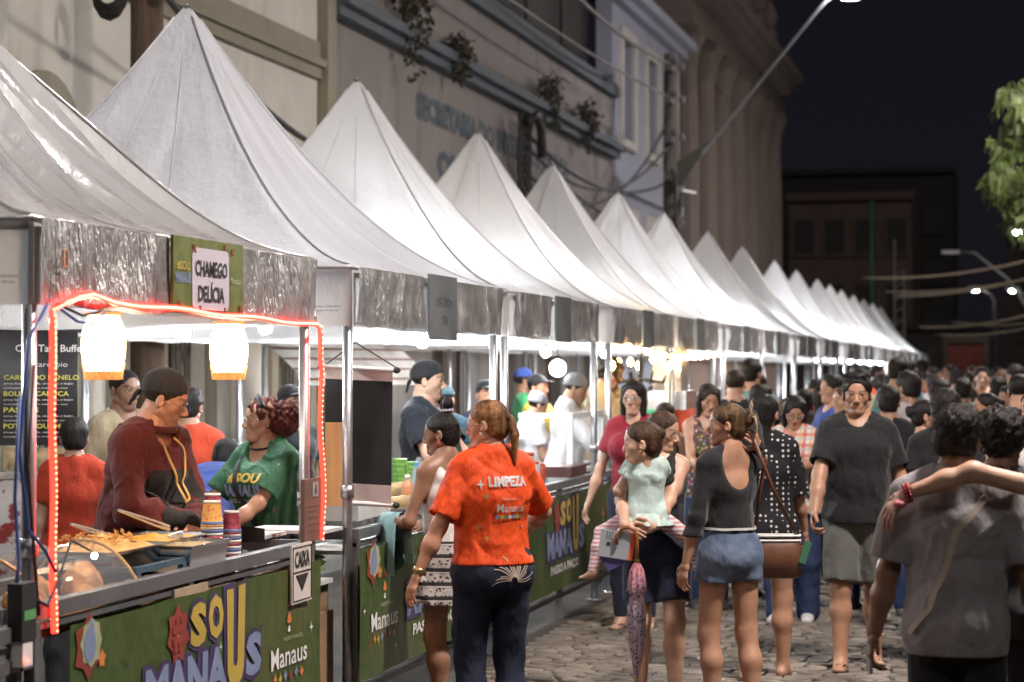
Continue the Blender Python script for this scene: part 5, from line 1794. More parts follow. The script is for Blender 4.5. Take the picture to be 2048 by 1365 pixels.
# ================================================================== stalls: counters, banners, food
m_rail = M('counter_steel', (.20, .20, .21), .5, .6, .14, 6, .12, 40, dirt=.3)
m_top = M('counter_top', (.40, .30, .20), .6, 0, .2, 4, .2, 40, (1, 6, 1))
m_topw = M('counter_top_white', (.55, .55, .54), .5, 0, .1, 5)
XC = D0 + .02
def counter(label, y0, y1, depth=.5, top=m_top, z=.95):
    t = thing('stall_counter', label, 'counter', (XC - depth / 2, (y0 + y1) / 2, 0), group='steel framed stall counters')
    MB().bbox((XC - .05, y0, z - .05), (XC, y1, z)).build('front_rail', m_rail, t)
    MB().bbox((XC - .04, y0, z - .085), (XC - .012, y1, z - .065)).build('lower_bar', m_rail, t)
    MB().bbox((XC - depth, y0, z - .05), (XC - depth + .05, y1, z)).build('back_rail', m_rail, t)
    for y in (y0, y1): MB().bbox((XC - depth + .05, y - .02, z - .05), (XC - .05, y + .02, z - .002)).build('end_rail', m_rail, t)
    MB().bbox((XC - depth + .01, y0 + .025, z - .125), (XC - .055, y1 - .025, z - .105)).build('tabletop', top, t)
    n = max(2, int((y1 - y0) / 1.4) + 1)
    for k in range(n):
        y = y0 + .02 + (y1 - y0 - .04) * k / (n - 1)
        for x in (XC - .025, XC - depth + .025):
            MB().bbox((x - .02, y - .02, .01), (x + .02, y + .02, z - .052)).build('leg', m_rail, t)
    MB().bbox((XC - .03, y0, .16), (XC - .005, y1, .19)).build('foot_rail', m_rail, t)
    return t
counter('near grey steel counter under the lanterns carrying the food trays', 6.30, 9.22, .52)
counter('steel counter with white top beside the cardboard boxes', 9.86, 12.6, .46, m_topw)
counter('steel counter below the clear sneeze guard of the third stall', 13.0, 18.9, .5, m_topw)
for k, i in enumerate((4, 5, 6, 7, 8, 9, 10)):
    y0, y1 = TENTS[i]
    counter('steel counter under the %s tent' % ORD[i], y0 + .05, y1 - .05, .5, m_topw)

m_ban, nt, b = nodes_of('banner_green')
wv = N(nt, 'ShaderNodeTexNoise', Scale=7.0, Detail=1.5, Distortion=2.2); nt.links.new(objco(nt), wv.inputs['Vector'])
c = mixc(nt, ramp(nt, wv.outputs['Fac'], .46, .52), (.040, .075, .018), (.062, .095, .026))
c = mixc(nt, ramp(nt, noise(nt, 1.5, 4), .5, .8), c, (.10, .095, .03))
nt.links.new(c, b.inputs['Base Color']); b.inputs['Roughness'].default_value = .42
bumpn(nt, b, noise(nt, 6, 4, (1, 1, .5)), .25, .03)

def banner(label, y0, y1, logo=None, man=None, emblem=None, seed=0, detail=True):
    X = D0 + .075; z0, z1 = .25, .872
    t = thing('stall_banner', label, 'banner', (X, (y0 + y1) / 2, z0), group='green festival banners on the counters')
    def dx(y, z): return .004 * math.sin(y * 5 + seed) * (1 - (z - z0) / (z1 - z0)) + .0025 * math.sin(y * 13 + z * 9 + seed)
    n = int((y1 - y0) * 18)
    MB().grid(lambda u, v: (X + dx(y0 + (y1 - y0) * u, z1 - (z1 - z0) * v), y0 + (y1 - y0) * u, z1 - .006 * abs(math.sin(u * 3 * math.pi)) * (1 - v) - (z1 - z0) * v), n, 12).build('sheet', m_ban, t, True)
    if not detail: return t
    def proj(lift): return lambda P: np.array([(X + dx(p[1], p[2]) + lift, p[1], p[2]) for p in P])
    def shape(name, pts, mat, lift=.004):
        P = proj(lift)([(X, a, c) for a, c in pts]); mesh_obj(name, P, [tuple(range(len(pts)))], mat, t)
    def star(cy, cz, r, k=4, inner=.35): return [(cy + r * (1 if q % 2 == 0 else inner) * math.cos(math.pi * q / k + .5 * math.pi), cz + r * (1 if q % 2 == 0 else inner) * math.sin(math.pi * q / k + .5 * math.pi)) for q in range(2 * k)]
    if logo is not None:
        L = lambda s_, y, z, w, h, m_, bd, lf: lettering('logo_lettering', s_, (X, logo + y, z), TY, TZ, w, h, m_, t, bd, proj(lf))
        for s_, y, z, w, h in (('S', .40, .650, .185, .20), ('O', .575, .655, .20, .205), ('MANA', -.02, .448, .83, .21), ('S', .99, .458, .21, .21)): lettering('logo_shadow', s_, (X, logo + y, z), TY, TZ, w, h, m_pur, t, .16, proj(.004))
        shape('logo_shadow', [(logo + a, c) for a, c in ((.765, .87), (.885, .875), (.885, .84), (1.01, .885), (1.01, .50), (.96, .45), (.80, .45), (.765, .50))], m_pur, .0045)
        shape('logo_flower', star(logo + .30, .735, .115, 7, .72), m_redp, .006)
        shape('logo_flower', star(logo + .30, .735, .045, 6, .6), m_org, .008)
        L('#', .24, .67, .12, .13, m_redp, .05, .010)
        L('S', .415, .668, .155, .165, m_yel, .055, .007)
        L('O', .59, .675, .17, .17, m_yel, .055, .007)
        shape('logo_letter', [(logo + a, c) for a, c in ((.79, .85), (.86, .85), (.86, .56), (.875, .545), (.895, .545), (.91, .56), (.91, .855), (.985, .86), (.985, .53), (.96, .487), (.915, .472), (.86, .472), (.815, .487), (.79, .53))], m_yel, .009)
        L('MANA', .0, .468, .79, .175, m_blu, .05, .007)
        L('S', 1.01, .478, .17, .175, m_blu, .055, .007)
        L('PASSO A PAÇO', .12, .35, .86, .072, m_whi, .035, .006)
    if man is not None:
        lettering('city_lettering', 'Manaus', (X, man, .462), TY, TZ, .44, .088, m_whi, t, .012, proj(.006))
        lettering('city_lettering', 'PREFEITURA DE', (X, man + .16, .568), TY, TZ, .22, .016, m_pale, t, .0, proj(.006))
        for k in range(6):
            shape('city_mark', star(man + .05 + k * .065, .425 - .006 * (k % 2), .026, 4, .55), (m_org, m_yel, m_blu, m_redp, m_blu, m_org)[k], .006)
        for k, (a, c, r) in enumerate(((.22, .66, .03), (.225, .72, .022), (.22, .615, .018))):
            shape('crest', star(man + a, c, r, 3, .7), (m_org, m_redp, m_whi)[k], .006)
    if emblem is not None:
        e = emblem
        shape('emblem', star(e, .79, .115, 6, .72), m_redp, .005)
        shape('emblem', star(e + .015, .80, .085, 8, .85), m_pale, .007)
        shape('emblem', [(e + .045 * math.cos(a), .795 + .06 * math.sin(a)) for a in [2 * math.pi * q / 14 for q in range(14)]], m_blu, .009)
        shape('emblem', star(e + .10, .735, .035, 5, .6), m_org, .006)
        shape('emblem', star(e + .01, .855, .03, 3, .5), m_blu, .008)
    rr = np.random.RandomState(seed + 3)
    for k in range(int((y1 - y0) * 7)):
        shape('sparkle', star(rr.uniform(y0 + .05, y1 - .05), rr.uniform(z0 + .06, z1 - .05), rr.uniform(.012, .028), 4, .3), (m_whi, m_pur, m_redp, m_pale)[k % 4], .0035)
    return t
banner('green banner with the large #SOU MANAUS logo below the food trays', 6.56, 9.12, 7.17, 8.47, 6.69, 1)
banner('green banner beginning with the small Manaus logo behind the skirted woman', 9.70, 12.6, 10.48, 9.86, 9.90, 2)
banner('green banner below the third stall with PASSO A PAÇO printed on it', 12.72, 16.6, 13.72, 15.4, 13.1, 3)
banner('green banner in shade at the end of the fourth stall', 16.75, 19.0, 17.2, None, None, 4)
for k, i in enumerate((4, 5, 6, 7)):
    banner('dark green banner on the counter of the %s stall' % ORD[i], TENTS[i][0] + .05, TENTS[i][1] - .05, None, None, None, 5 + k, False)

# ---- red LED rope on the first tent
led = thing('rope_light', 'glowing red rope of tiny lights framing the front of the first tent', 'rope light', (D0 + .03, 7.8, 1.9))
led_m = emis('led_red', (1.0, .14, .07), 11)
led_h = emis('led_hot', (1.0, .20, .13), 8)
rope_m = M('rope_red', (.5, .03, .02), .3, 0, .1, 6, 0, 10, None, 0, .5, (1, .026, .015), 5.0)
XL = D0 + .035
left = [(XL, 6.50 + .020 * t / 20 + .006 * math.sin(t * .7), 1.90 - t * .0525) for t in range(21)]
topl = [(XL, 6.50, 1.90), (XL + .01, 6.66, 1.945), (XL + .01, 6.78, 1.96)] + [(XL + .012, 6.95 + t * .115, 1.938 - .005 * math.sin(t * .9) - .0017 * t) for t in range(20)] + [(XL, 9.22, 1.90)]
right = [(XL, 9.235 + .018 * math.sin(t * .55) * (1 if t > 3 else 0) + (.0022 * t if t < 16 else .0352), 1.90 - t * .05) for t in range(20)]
rp = MB()
for p in (left, topl, right): rp.tube(p, .0115, 6)
rp.build('rope', rope_m, led, True)
bead = None
def along(pts, step):
    out = []; acc = 0
    for a, c in zip(pts, pts[1:]):
        a = Vector(a); c = Vector(c); L = (c - a).length
        while acc < L: out.append(a.lerp(c, acc / L)); acc += step
        acc -= L
    return out
for pts, st, mt in ((left, .019, led_m), (topl, .017, led_h), (right, .024, led_h)):
    src = None
    for p in along(pts, st):
        if src is None:
            src = MB().ball((0, 0, 0), .0060, 6, 4).build('led', mt, None, False); src.parent = led; o = src
        else: o = share('led', src, led)
        o.location = p - led.location + Vector((.008, 0, 0))

# ---- the two basket lanterns
m_lan = emis('lantern_glow', (1.0, .66, .38), 32)
m_weave = M('lantern_weave', (.42, .22, .10), .7, 0, .35, 30, .5, 60, None, 0, .5, (1.0, .35, .08), .7)
for k, (y, z, lab) in enumerate(((7.16, 1.785, 'glowing woven basket lantern hanging nearest the left red-lit pole'), (8.40, 1.78, 'glowing woven basket lantern hanging above the curly haired woman'))):
    t = thing('basket_lantern', lab, 'lantern', (-3.2, y, z), group='basket lanterns of the first stall')
    MB().lathe([(.060, -.085), (.068, -.065), (.076, -.03), (.078, .0), (.077, .03), (.070, .07), (.059, .10), (.050, .118)], (-3.2, y, z), 24, close=False).build('shade', m_lan, t, True)
    b = MB(); b.lathe([(.0605, -.115), (.063, -.113), (.066, -.085), (.0625, -.083)], (-3.2, y, z), 24)
    for q in range(14):
        a = 2 * math.pi * q / 14
        for s_ in (1, -1):
            b.tube([(-3.2 + r * math.cos(a + s_ * d), y + r * math.sin(a + s_ * d), z + h) for d, r, h in ((0, .067, -.113), (.22, .070, -.085), (.44, .075, -.055))], .0022, 4)
    b.build('woven_rim', m_weave, t)
    b = MB(); b.lathe([(.063, .112), (.066, .118), (.063, .124)], (-3.2, y, z), 24, close=False); b.build('top_ring', m_weave, t)
    MB().tube([(-3.2, y, z + .12), (-3.2, y, 2.15)], .004, 5).build('cord', m_cable, t)

# ---- food on the first counter
m_inox = M('stainless', (.55, .55, .56), .22, .95, .08, 8, .05, 30)
m_farofa = M('farofa', (.62, .33, .10), .85, 0, .4, 40, 1.0, 90)
m_mash = M('yellow_mash', (.60, .30, .03), .55, 0, .3, 16, .8, 50)
m_salad = M('salad', (.40, .30, .15), .7, 0, .7, 45, 1.0, 80)
def pan(label, x, y, z, lx, ly, dep, food, seed, heap=.03):
    t = thing('food_pan', label, 'food pan', (x, y, z), group='steel food pans on the first counter')
    b = MB()
    hx, hy = lx / 2, ly / 2
    def ring(ex, ey, zz): return [(x + a, y + c, zz) for a, c in ((-ex, -ey), (ex, -ey), (ex, ey), (-ex, ey))]
    R = [ring(hx * .80, hy * .86, z - dep), ring(hx * .93, hy * .95, z - .01), ring(hx, hy, z), ring(hx, hy, z + .004), ring(hx * .92, hy * .95, z + .003), ring(hx * .82, hy * .88, z - dep + .006)]
    vs = [p for r in R for p in r]; fs = [(3, 2, 1, 0)]
    for i in range(5): fs += [(i * 4 + k, i * 4 + (k + 1) % 4, i * 4 + 4 + (k + 1) % 4, i * 4 + 4 + k) for k in range(4)]
    fs.append((20, 21, 22, 23))
    b.add(vs, fs); b.build('pan', m_inox, t)
    rr = np.random.RandomState(seed); p = rr.uniform(0, 6, 6)
    MB().grid(lambda u, v: (x + (u - .5) * lx * .92, y + (v - .5) * ly * .93, z - .012 + heap * math.sin(math.pi * u) ** .6 * math.sin(math.pi * v) ** .6 * (1 + .35 * math.sin(9 * u + p[0]) * math.sin(8 * v + p[1]) + .25 * math.sin(23 * u + p[2] + 17 * v))), 22, 26).build('food', food, t, True)
    return t
pan('steel pan heaped with pale orange farofa beside the red-lit pole', -3.42, 7.62, 1.035, .36, .52, .07, m_farofa, 1, .045)
pan('steel pan of mixed salad with white sauce dripping over its rim', -3.25, 8.02, 1.025, .26, .42, .10, m_salad, 2, .012)
pan('steel pan of bright yellow mash in front of the man in dark red', -3.44, 8.22, 1.03, .32, .52, .08, m_mash, 3, .02)
b = MB()
rr = np.random.RandomState(8)
for k in range(160):
    c_ = Vector((-3.42 + rr.normal() * .055, 7.62 + rr.normal() * .09, 1.066 + rr.uniform(-.004, .016))); d_ = Vector(rr.normal(size=3)); d_.z *= .35; d_ = d_.normalized() * rr.uniform(.008, .02)
    b.tube([c_ - d_, c_, c_ + d_], [.002, .0045, .002], 5)
o = b.build('food_crumbs', m_farofa); tag(o, 'orange shreds of chicken heaped on the farofa', 'food', kind='stuff')
st = thing('pan_stand', 'blue-grey metal stand holding the food pans', 'stand', (-3.38, 7.9, .9))
m_stand = M('stand_blue', (.06, .11, .15), .5, .3)
b = MB()
for x in (-3.16, -3.60): b.bbox((x - .010, 7.34, .965), (x + .010, 8.24, .988))
b.build('long_bar', m_stand, st)
for y in (7.36, 7.80, 8.22):
    MB().bbox((-3.59, y - .012, .967), (-3.172, y + .012, .986)).build('cross_bar', m_stand, st)
    for x in (-3.16, -3.60): MB().bbox((x - .012, y - .018, .846), (x + .012, y + .018, .964)).build('leg', m_stand, st)
def tongs(label, a, c):
    t = thing('serving_tongs', label, 'tongs', a, group='steel tongs in the food pans')
    a = Vector(a); c = Vector(c); m_ = (a + c) / 2
    for s_ in (-1, 1):
        MB().tube([a, a.lerp(c, .3) + Vector((0, 0, .005 * s_)), a.lerp(c, .75) + Vector((0, 0, .009 * s_)), c + Vector((0, 0, .006 * s_))], [.006, .005, .005, .008], 6).build('arm', M('tong_steel', (.75, .74, .73), .38, .8), t)
tongs('steel tongs standing in the farofa pan', (-3.48, 7.50, 1.13), (-3.40, 7.72, 1.06))
tongs('steel tongs held over the yellow mash pan by the man in dark red', (-3.52, 8.02, 1.15), (-3.42, 8.30, 1.06))
tongs('steel tongs lying across the salad pan', (-3.24, 7.86, 1.06), (-3.30, 8.14, 1.05))

# glass dome case with pastries, at the near corner
gc = thing('pastry_case', 'curved clear display case with golden pastries at the counter corner', 'display case', (-3.35, 7.0, .9))
MB().bbox((-3.56, 6.55, .848), (-3.14, 7.34, .885)).build('base_tray', m_inox, gc)
MB().grid(lambda u, v: (-3.56 + .42 * u, 6.56 + .78 * v, .885 + .20 * math.sin(math.pi * (.04 + .92 * u)) ** .7), 14, 2).build('clear_cover', glassy('clear_cover', (.95, .92, .88), .86, .06), gc, True)
for y in (6.56, 7.34):
    MB().tube([(-3.56 + .42 * u / 12, y, .887 + .20 * max(0, math.sin(math.pi * (.04 + .92 * u / 12))) ** .7) for u in range(13)], .006, 6).build('cover_edge', M('edge_amber', (.55, .35, .16), .25), gc)
m_pastry = M('pastry', (.42, .20, .06), .7, 0, .4, 14, .8, 40)
for k, (y, x, r, h, lab) in enumerate(((7.20, -3.30, .085, .13, 'large torn golden pastry in the display case'), (6.98, -3.38, .075, .10, 'golden folded pastry left of the large torn one'), (6.78, -3.32, .085, .09, 'golden pastry at the near end of the display case'), (7.08, -3.24, .05, .06, 'small golden pastry in front in the display case'))):
    rr = np.random.RandomState(k); p = rr.uniform(0, 6, 4)
    F = Field((x - .16, y - .16, .86), (x + .16, y + .16, 1.1), .009)
    F.add(Ell((x, y, .89 + h * .4), (r * .7, r, h * .62)), .01); F.add(Ell((x + .02, y + r * .5, .89 + h * .3), (r * .5, r * .5, h * .4)), .02); F.add(Ell((x - .01, y - r * .5, .89 + h * .28), (r * .5, r * .5, h * .4)), .02)
    F.rough(lambda X, Y, Z: .006 * wave(X * 60, Y * 60, Z * 60, p[0]) + .003 * wave(X * 140, Y * 140, Z * 140, p[1]))
    gv, gq = F.mesh(); o = mesh_obj('pastry', gv, gq, m_pastry, None, True); tag(o, lab, 'pastry', 'pastries in the display case')
t = thing('light_bulb', 'small warm bulb shining by the pastry case', 'light bulb', (-3.16, 7.0, 1.06))
MB().ball((-3.16, 7.0, 1.06), .011, 8, 6).build('glass_bulb', emis('bulb_warm', (1, .78, .5), 90), t, True)
MB().tube([(-3.16, 7.0, 1.07), (-3.2, 6.9, 1.12), (-3.2, 6.8, 1.0), (-3.22, 6.75, .9)], .005, 5).build('cord', m_cable, t)
for k, (y, x) in enumerate(((7.75, -3.2), (8.1, -3.22))):
    tag(MB().bbox((x - .12, y - .17, .85), (x + .10, y + .17, .885 + .01 * k)).build('wooden_tray', m_top, None), ('brown wooden tray below the salad pan, nearer one', 'brown wooden tray below the pans beside the cups')[k], 'tray')
tag(MB().bbox((-3.32, 8.25, .85), (-3.16, 8.60, .862)).build('white_board', m_whi), 'white board lying under the steel pans', 'board')

# cups
m_cupw = M('cup_white', (.72, .68, .62), .6, 0, .05)
m_cupy, nt, b = nodes_of('cup_print')
n1 = N(nt, 'ShaderNodeTexVoronoi', Scale=60.0); nt.links.new(objco(nt), n1.inputs['Vector'])
nt.links.new(mixc(nt, ramp(nt, n1.outputs['Distance'], .1, .45), (.62, .10, .05), (.78, .42, .10)), b.inputs['Base Color'])
m_cupr = M('cup_red_print', (.32, .05, .07), .5, 0, .8, 40)
m_cupb = M('cup_blue_rim', (.10, .15, .33), .6)
def cups(label, x, y, z0, n, r, toph, mat):
    t = thing('cup_stack', label, 'cups', (x, y, z0), group='stacks of paper cups on the first counter')
    for k in range(n):
        z = z0 + k * .0125
        MB().lathe([(r * .90, z), (r * .98, z + .004), (r * 1.0, z + .009), (r * .95, z + .0125)], (x, y, 0), 16).build('cup_rim', (m_cupw, m_cupr, m_cupw, m_cupb)[k % 4], t, True)
    z = z0 + n * .0125
    c = MB().lathe([(r * .98, z), (r * 1.0, z + .006), (r * .95, z + .010), (r * .74, z + toph - .006), (r * .74, z + toph)], (x, y, 0), 18).build('cup', mat, t, True)
    MB().lathe([(r * .76, z + toph - .008), (r * .77, z + toph - .002), (r * .73, z + toph + .002), (r * .66, z + toph - .004)], (x, y, 0), 18).build('cup_base', m_cupw, c, True)
    MB().lathe([(r * .985, z + .010), (r * .955, z + .022), (r * .93, z + .022)], (x, y, 0), 18, close=False).build('cup_band', m_cupb, c, True)
cups('tall stack of paper cups topped by a yellow printed cup', -3.28, 8.42, .848, 17, .047, .105, m_cupy)
cups('second stack of paper cups topped by a dark red cup', -3.34, 8.58, .848, 19, .045, .10, m_cupr)
cups('shorter rear stack of paper cups with a dark red top cup', -3.30, 8.70, .848, 13, .042, .095, m_cupr)
t = thing('spray_bottle', 'white spray bottle standing behind the paper cups', 'spray bottle', (-3.36, 8.86, .85))
MB().lathe([(.03, .85), (.032, .93), (.028, .97), (.012, .99), (.012, 1.01)], (-3.36, 8.86, 0), 12).build('bottle', glassy('bottle_clear', (.8, .8, .8), .5, .1), t, True)
b = MB(); b.bbox((-3.375, 8.82, 1.01), (-3.345, 8.92, 1.035)); b.bbox((-3.37, 8.90, .99), (-3.35, 8.925, 1.012)); b.tube([(-3.36, 8.85, 1.01), (-3.36, 8.83, .97)], .006, 5); b.build('spray_head', m_whi, t)
t = thing('glass_cup', 'small clear glass beside the paper cups', 'glass', (-3.2, 8.80, .848))
MB().lathe([(.022, .848), (.026, .93), (.024, .93), (.020, .855)], (-3.2, 8.80, 0), 12).build('glass', glassy('glass_thin', (.85, .88, .88), .6, .05), t, True)
tag(MB().prism(rrect(8.86, 9.13, -3.34, -3.15, .03), lambda y, x: (x, y, .862), lambda y, x: (x, y, .848)).build('white_plate', m_whi), 'stack of white papers lying on the counter left of the CAIXA sign', 'papers')
tag(MB().bbox((-3.55, 9.0, .955), (-3.3, 9.4, .972)).build('serving_shelf', m_topw), 'pale shelf board the curly haired woman leans on', 'shelf')

# CAIXA sign
t = thing('price_sign', 'white sign reading CAIXA with a black arrow pointing down', 'sign', (XC + .03, 8.81, .84))
XK = XC + .075
MB().bbox((XK - .008, 8.685, .715), (XK, 8.945, .965)).build('panel', M('sign_paper', (.60, .54, .50), .6, 0, .05), t)
lettering('lettering', 'CAIXA', (XK + .003, 8.72, .865), TY, TZ, .19, .072, m_ink, t, .03)
b = MB(); b.prism([(8.735, .835), (8.895, .835), (8.815, .765)], lambda y, z: (XK + .003, y, z), lambda y, z: (XK + .001, y, z)); b.build('arrow', m_ink, t)
b = MB()
q = [(8.697, .727), (8.697, .953), (8.933, .953), (8.933, .727)]
for a, c in zip(q, q[1:] + q[:1]): b.bar((XK + .002, a[0], a[1]), (XK + .002, c[0], c[1]), .003, .003)
b.bar((XK + .002, 8.697, .848), (XK + .002, 8.933, .848), .003, .004)
b.build('border', m_ink, t)
t = thing('menu_holder', 'brown wooden menu board standing against the right red-lit pole', 'menu board', (D0 + .04, 9.12, .95))
MB().bbox((D0 + .015, 9.03, .95), (D0 + .033, 9.26, 1.225)).build('board', M('board_brown', (.17, .085, .065), .6, 0, .2, 6), t)
MB().bbox((D0 + .034, 9.13, 1.145), (D0 + .037, 9.205, 1.21)).build('badge', M('badge_grey', (.36, .33, .32), .6), t)
lettering('lettering', 'A', (D0 + .039, 9.148, 1.155), TY, TZ, .04, .042, m_ink, t, .02)
for k, z in enumerate((1.10, 1.08, 1.05, 1.02, .99)): lettering('print_line', '- --- -- ---', (D0 + .035, 9.06, z), TY, TZ, .16, .004, m_ink, t, .0)

# things at the left corner: power strip, blue cables, boxes
t = thing('power_strip', 'black power adapter with white plugs hanging at the tent pole', 'power strip', (-3.06, 6.22, .9))
MB().bbox((-3.09, 6.20, .86), (-3.04, 6.30, 1.04)).build('adapter', m_cable, t)
MB().bbox((-3.085, 6.215, .78), (-3.045, 6.285, .858)).build('plug', m_whi, t)
MB().bbox((-3.09, 6.21, .925), (-3.037, 6.29, .955)).build('green_band', M('band_green', (.12, .32, .12), .5), t)
MB().ball((-3.035, 6.23, .80), .006, 6, 4).build('pilot_light', emis('pilot', (1, .05, .03), 12), t)
m_cblue = M('cable_blue', (.05, .10, .30), .5)
for k, (pts, m_, lab) in enumerate((
    ([(-3.1, 6.50, 1.92), (-3.1, 6.36, 1.80), (-3.1, 6.33, 1.62), (-3.1, 6.30, 1.45), (-3.09, 6.34, 1.2), (-3.08, 6.45, 1.12), (-3.07, 6.50, 1.05)], m_cblue, 'blue cable hanging beside the left red-lit pole'),
    ([(-3.1, 6.30, 1.62), (-3.1, 6.27, 1.3), (-3.09, 6.28, 1.1), (-3.08, 6.24, 1.03)], m_cblue, 'second blue cable ending in the power adapter'),
    ([(-3.11, 6.42, 1.72), (-3.1, 6.36, 1.4), (-3.09, 6.38, 1.15), (-3.08, 6.40, .92)], M('cable_maroon', (.06, .02, .02), .6), 'dark cord hanging behind the blue cables'),
    ([(-3.07, 6.28, 1.0), (-3.06, 6.42, .95), (-3.07, 6.52, 1.02), (-3.1, 6.55, 1.15)], m_cable, 'black cord looping from the adapter round the pole'),
    ([(-3.06, 6.24, .78), (-3.05, 6.22, .6), (-3.06, 6.18, .4)], m_cable, 'black cord hanging below the white plug'))):
    tag(MB().tube(pts, .006, 6).build('hanging_cord', m_, None, True), lab, 'cord', 'cords hanging at the first tent pole')
for k, (pts, lab) in enumerate((([(-3.08, 6.53, 1.92), (-3.07, 6.70, 1.885), (-3.07, 6.82, 1.90), (-3.08, 6.95, 1.93)], 'dark cord drooping under the red rope, upper one'), ([(-3.08, 6.53, 1.91), (-3.07, 6.66, 1.865), (-3.07, 6.8, 1.86), (-3.08, 6.9, 1.90)], 'dark cord drooping under the red rope, lower one'))):
    tag(MB().tube(pts, .005, 6).build('hanging_cord', m_cblue if k else m_cable, None, True), lab, 'cord', 'cords hanging at the first tent pole')
t = thing('side_counter', 'grey steel side frame left of the first tent pole', 'counter', (-3.3, 6.1, 0))
MB().bbox((-3.12, 5.6, .86), (-3.07, 6.36, .905)).build('top_rail', m_rail, t); MB().bbox((-3.11, 5.6, .76), (-3.08, 6.36, .80)).build('lower_rail', m_rail, t)
for y in (6.36, 5.62): MB().bbox((-3.12, y, .01), (-3.075, y + .045, .90)).build('leg', m_rail, t)
MB().bbox((-3.5, 5.6, .81), (-3.13, 6.36, .83)).build('shelf', m_topw, t)
tag(MB().ball((-3.25, 6.05, .66), (.13, .25, .09), 14, 8).build('orange_bag', M('bag_orange', (.55, .16, .04), .5, 0, .2, 5, .5, 20), None, True), 'orange bag tucked under the left side frame', 'bag')
tag(MB().bbox((-3.35, 5.85, .26), (-3.0, 6.28, .40)).build('cream_box', M('box_cream', (.55, .45, .36), .7)), 'pale cream box on the ground at the left side frame', 'box')
tag(MB().bbox((-3.6, 5.7, .02), (-3.2, 6.25, .25)).build('dark_crate', M('crate_dark', (.03, .022, .02), .7)), 'dark crate on the ground under the left side frame', 'crate')

# black menu banner of the second stall
SGx = Vector((.973, .232, 0)); 
def menu_board():
    o = Vector((-5.62, 10.35, 0)); ux = Vector((.95, .31, 0)).normalized(); n_ = Vector((ux.y, -ux.x, 0))
    t = thing('menu_banner', 'black hanging menu banner with white and yellow print at the left edge', 'menu banner', o)
    P = lambda a, z, l=0.0: o + ux * a + n_ * l + Vector((0, 0, z))
    b = MB().grid(lambda u, v: P(.78 * u, 1.93 - .62 * v, .012 * math.sin(u * 7) + .012 * math.sin(v * 4)), 14, 8); b.build('sheet', M('menu_black', (.025, .023, .024), .35, 0, .3, 3, .5, 9), t, True)
    b = MB(); b.tube([P(-.02, 1.94), P(.80, 1.92)], .018, 8); b.build('top_roll', m_inox, t)
    lt = lambda s_, a, z, w, h, m_, bd=.01: lettering('print', s_, P(a, z, .034), ux, (0, 0, 1), w, h, m_, t, bd)
    lt('Chef Taty Buffet', .46, 1.79, .36, .05, m_whi, .012)
    lt('cardápio', .56, 1.715, .17, .035, m_whi, .0)
    my = M('ink_menu_yellow', (.55, .50, .10), .6)
    for k, s_ in enumerate(('CARNE DO PANELO', 'BOLETA CABOCA', 'PASTEIS', 'POTES GOURMETS')):
        w = .026 * len(s_)
        lt(s_, .40, 1.655 - k * .085, w, .026, my, .02)
        lt('arroz branco, farofa, vinagrete e feijão', .40, 1.628 - k * .085, .36, .013, m_whi, .0)
        lt('acompanha salada e molho da casa', .40, 1.606 - k * .085, .33, .011, m_whi, .0)
    b = MB(); b.add([P(.40, 1.30, .03), P(.74, 1.30, .03), P(.74, 1.18, .03), P(.40, 1.18, .03)], [(0, 1, 2, 3)]); b.build('food_photo', M('photo_food', (.30, .22, .12), .5, 0, .8, 16), t)
    t2 = thing('torn_board', 'white board with torn red paint below the menu banner', 'board', o + Vector((0, 0.05, 0)))
    MB().add([P(.2, 1.13, -.03), P(.72, 1.13, -.03), P(.72, .55, -.03), P(.2, .55, -.03)], [(0, 1, 2, 3)]).add([P(.2, 1.13, -.05), P(.72, 1.13, -.05), P(.72, .55, -.05), P(.2, .55, -.05)], [(0, 3, 2, 1)]).build('panel', m_peel, t2)
    MB().tube([P(.2, 1.15, -.03), P(.72, 1.15, -.03)], .02, 8).build('top_rail', m_whi, t2)
m_peel, nt, b = nodes_of('peeling_red')
nt.links.new(mixc(nt, ramp(nt, noise(nt, 9, 6), .44, .50), (.26, .03, .025), (.62, .58, .56)), b.inputs['Base Color'])
menu_board()
t = thing('wooden_post', 'thin pale wooden post beside the left red-lit pole', 'post', (-3.5, 6.75, .9))
MB().bbox((-3.45, 6.62, .84), (-3.41, 6.66, 1.36)).build('post', M('wood_pale', (.36, .26, .15), .7, 0, .2, 4, .2, 30, (5, 5, .5)), t)

# ---- second stall
t = thing('roll_banner', 'black roll-up banner hanging from strings behind the second tent pole', 'banner', (-3.2, 10.0, 1.35))
o_ = Vector((-3.32, 10.02, 0)); ux = Vector((.33, .02, 0)); 
P = lambda a, z, l=0.0: o_ + ux * a + Vector((0, -l, z))
MB().grid(lambda u, v: P(u, 1.665 - .50 * v - .015 * u, .010 * math.sin(u * 5 + v * 3)), 8, 10).build('sheet', M('banner_black', (.008, .0075, .008), .8, 0, .3, 3, .4, 8), t, True)
m_clearw = M('banner_hem', (.55, .45, .42), .35)
MB().grid(lambda u, v: P(u, 1.72 - .055 * v - .015 * u, .010 * math.sin(u * 5)), 8, 2).build('top_hem', m_clearw, t, True)
MB().grid(lambda u, v: P(u, 1.164 - .09 * v - .015 * u, .010 * math.sin(u * 5 + 3)), 8, 2).build('bottom_hem', m_clearw, t, True)
MB().tube([P(-.06, 1.725), P(1.06, 1.705)], .012, 8).build('rod', m_whi, t); MB().tube([P(-.04, 1.07), P(1.04, 1.055)], .012, 8).build('rod', m_whi, t)
for a, z in ((-.07, 1.725), (1.07, 1.705), (1.06, 1.055)): MB().ball(P(a, z), (.02, .02, .016), 8, 6).build('rod_cap', m_cable, t)
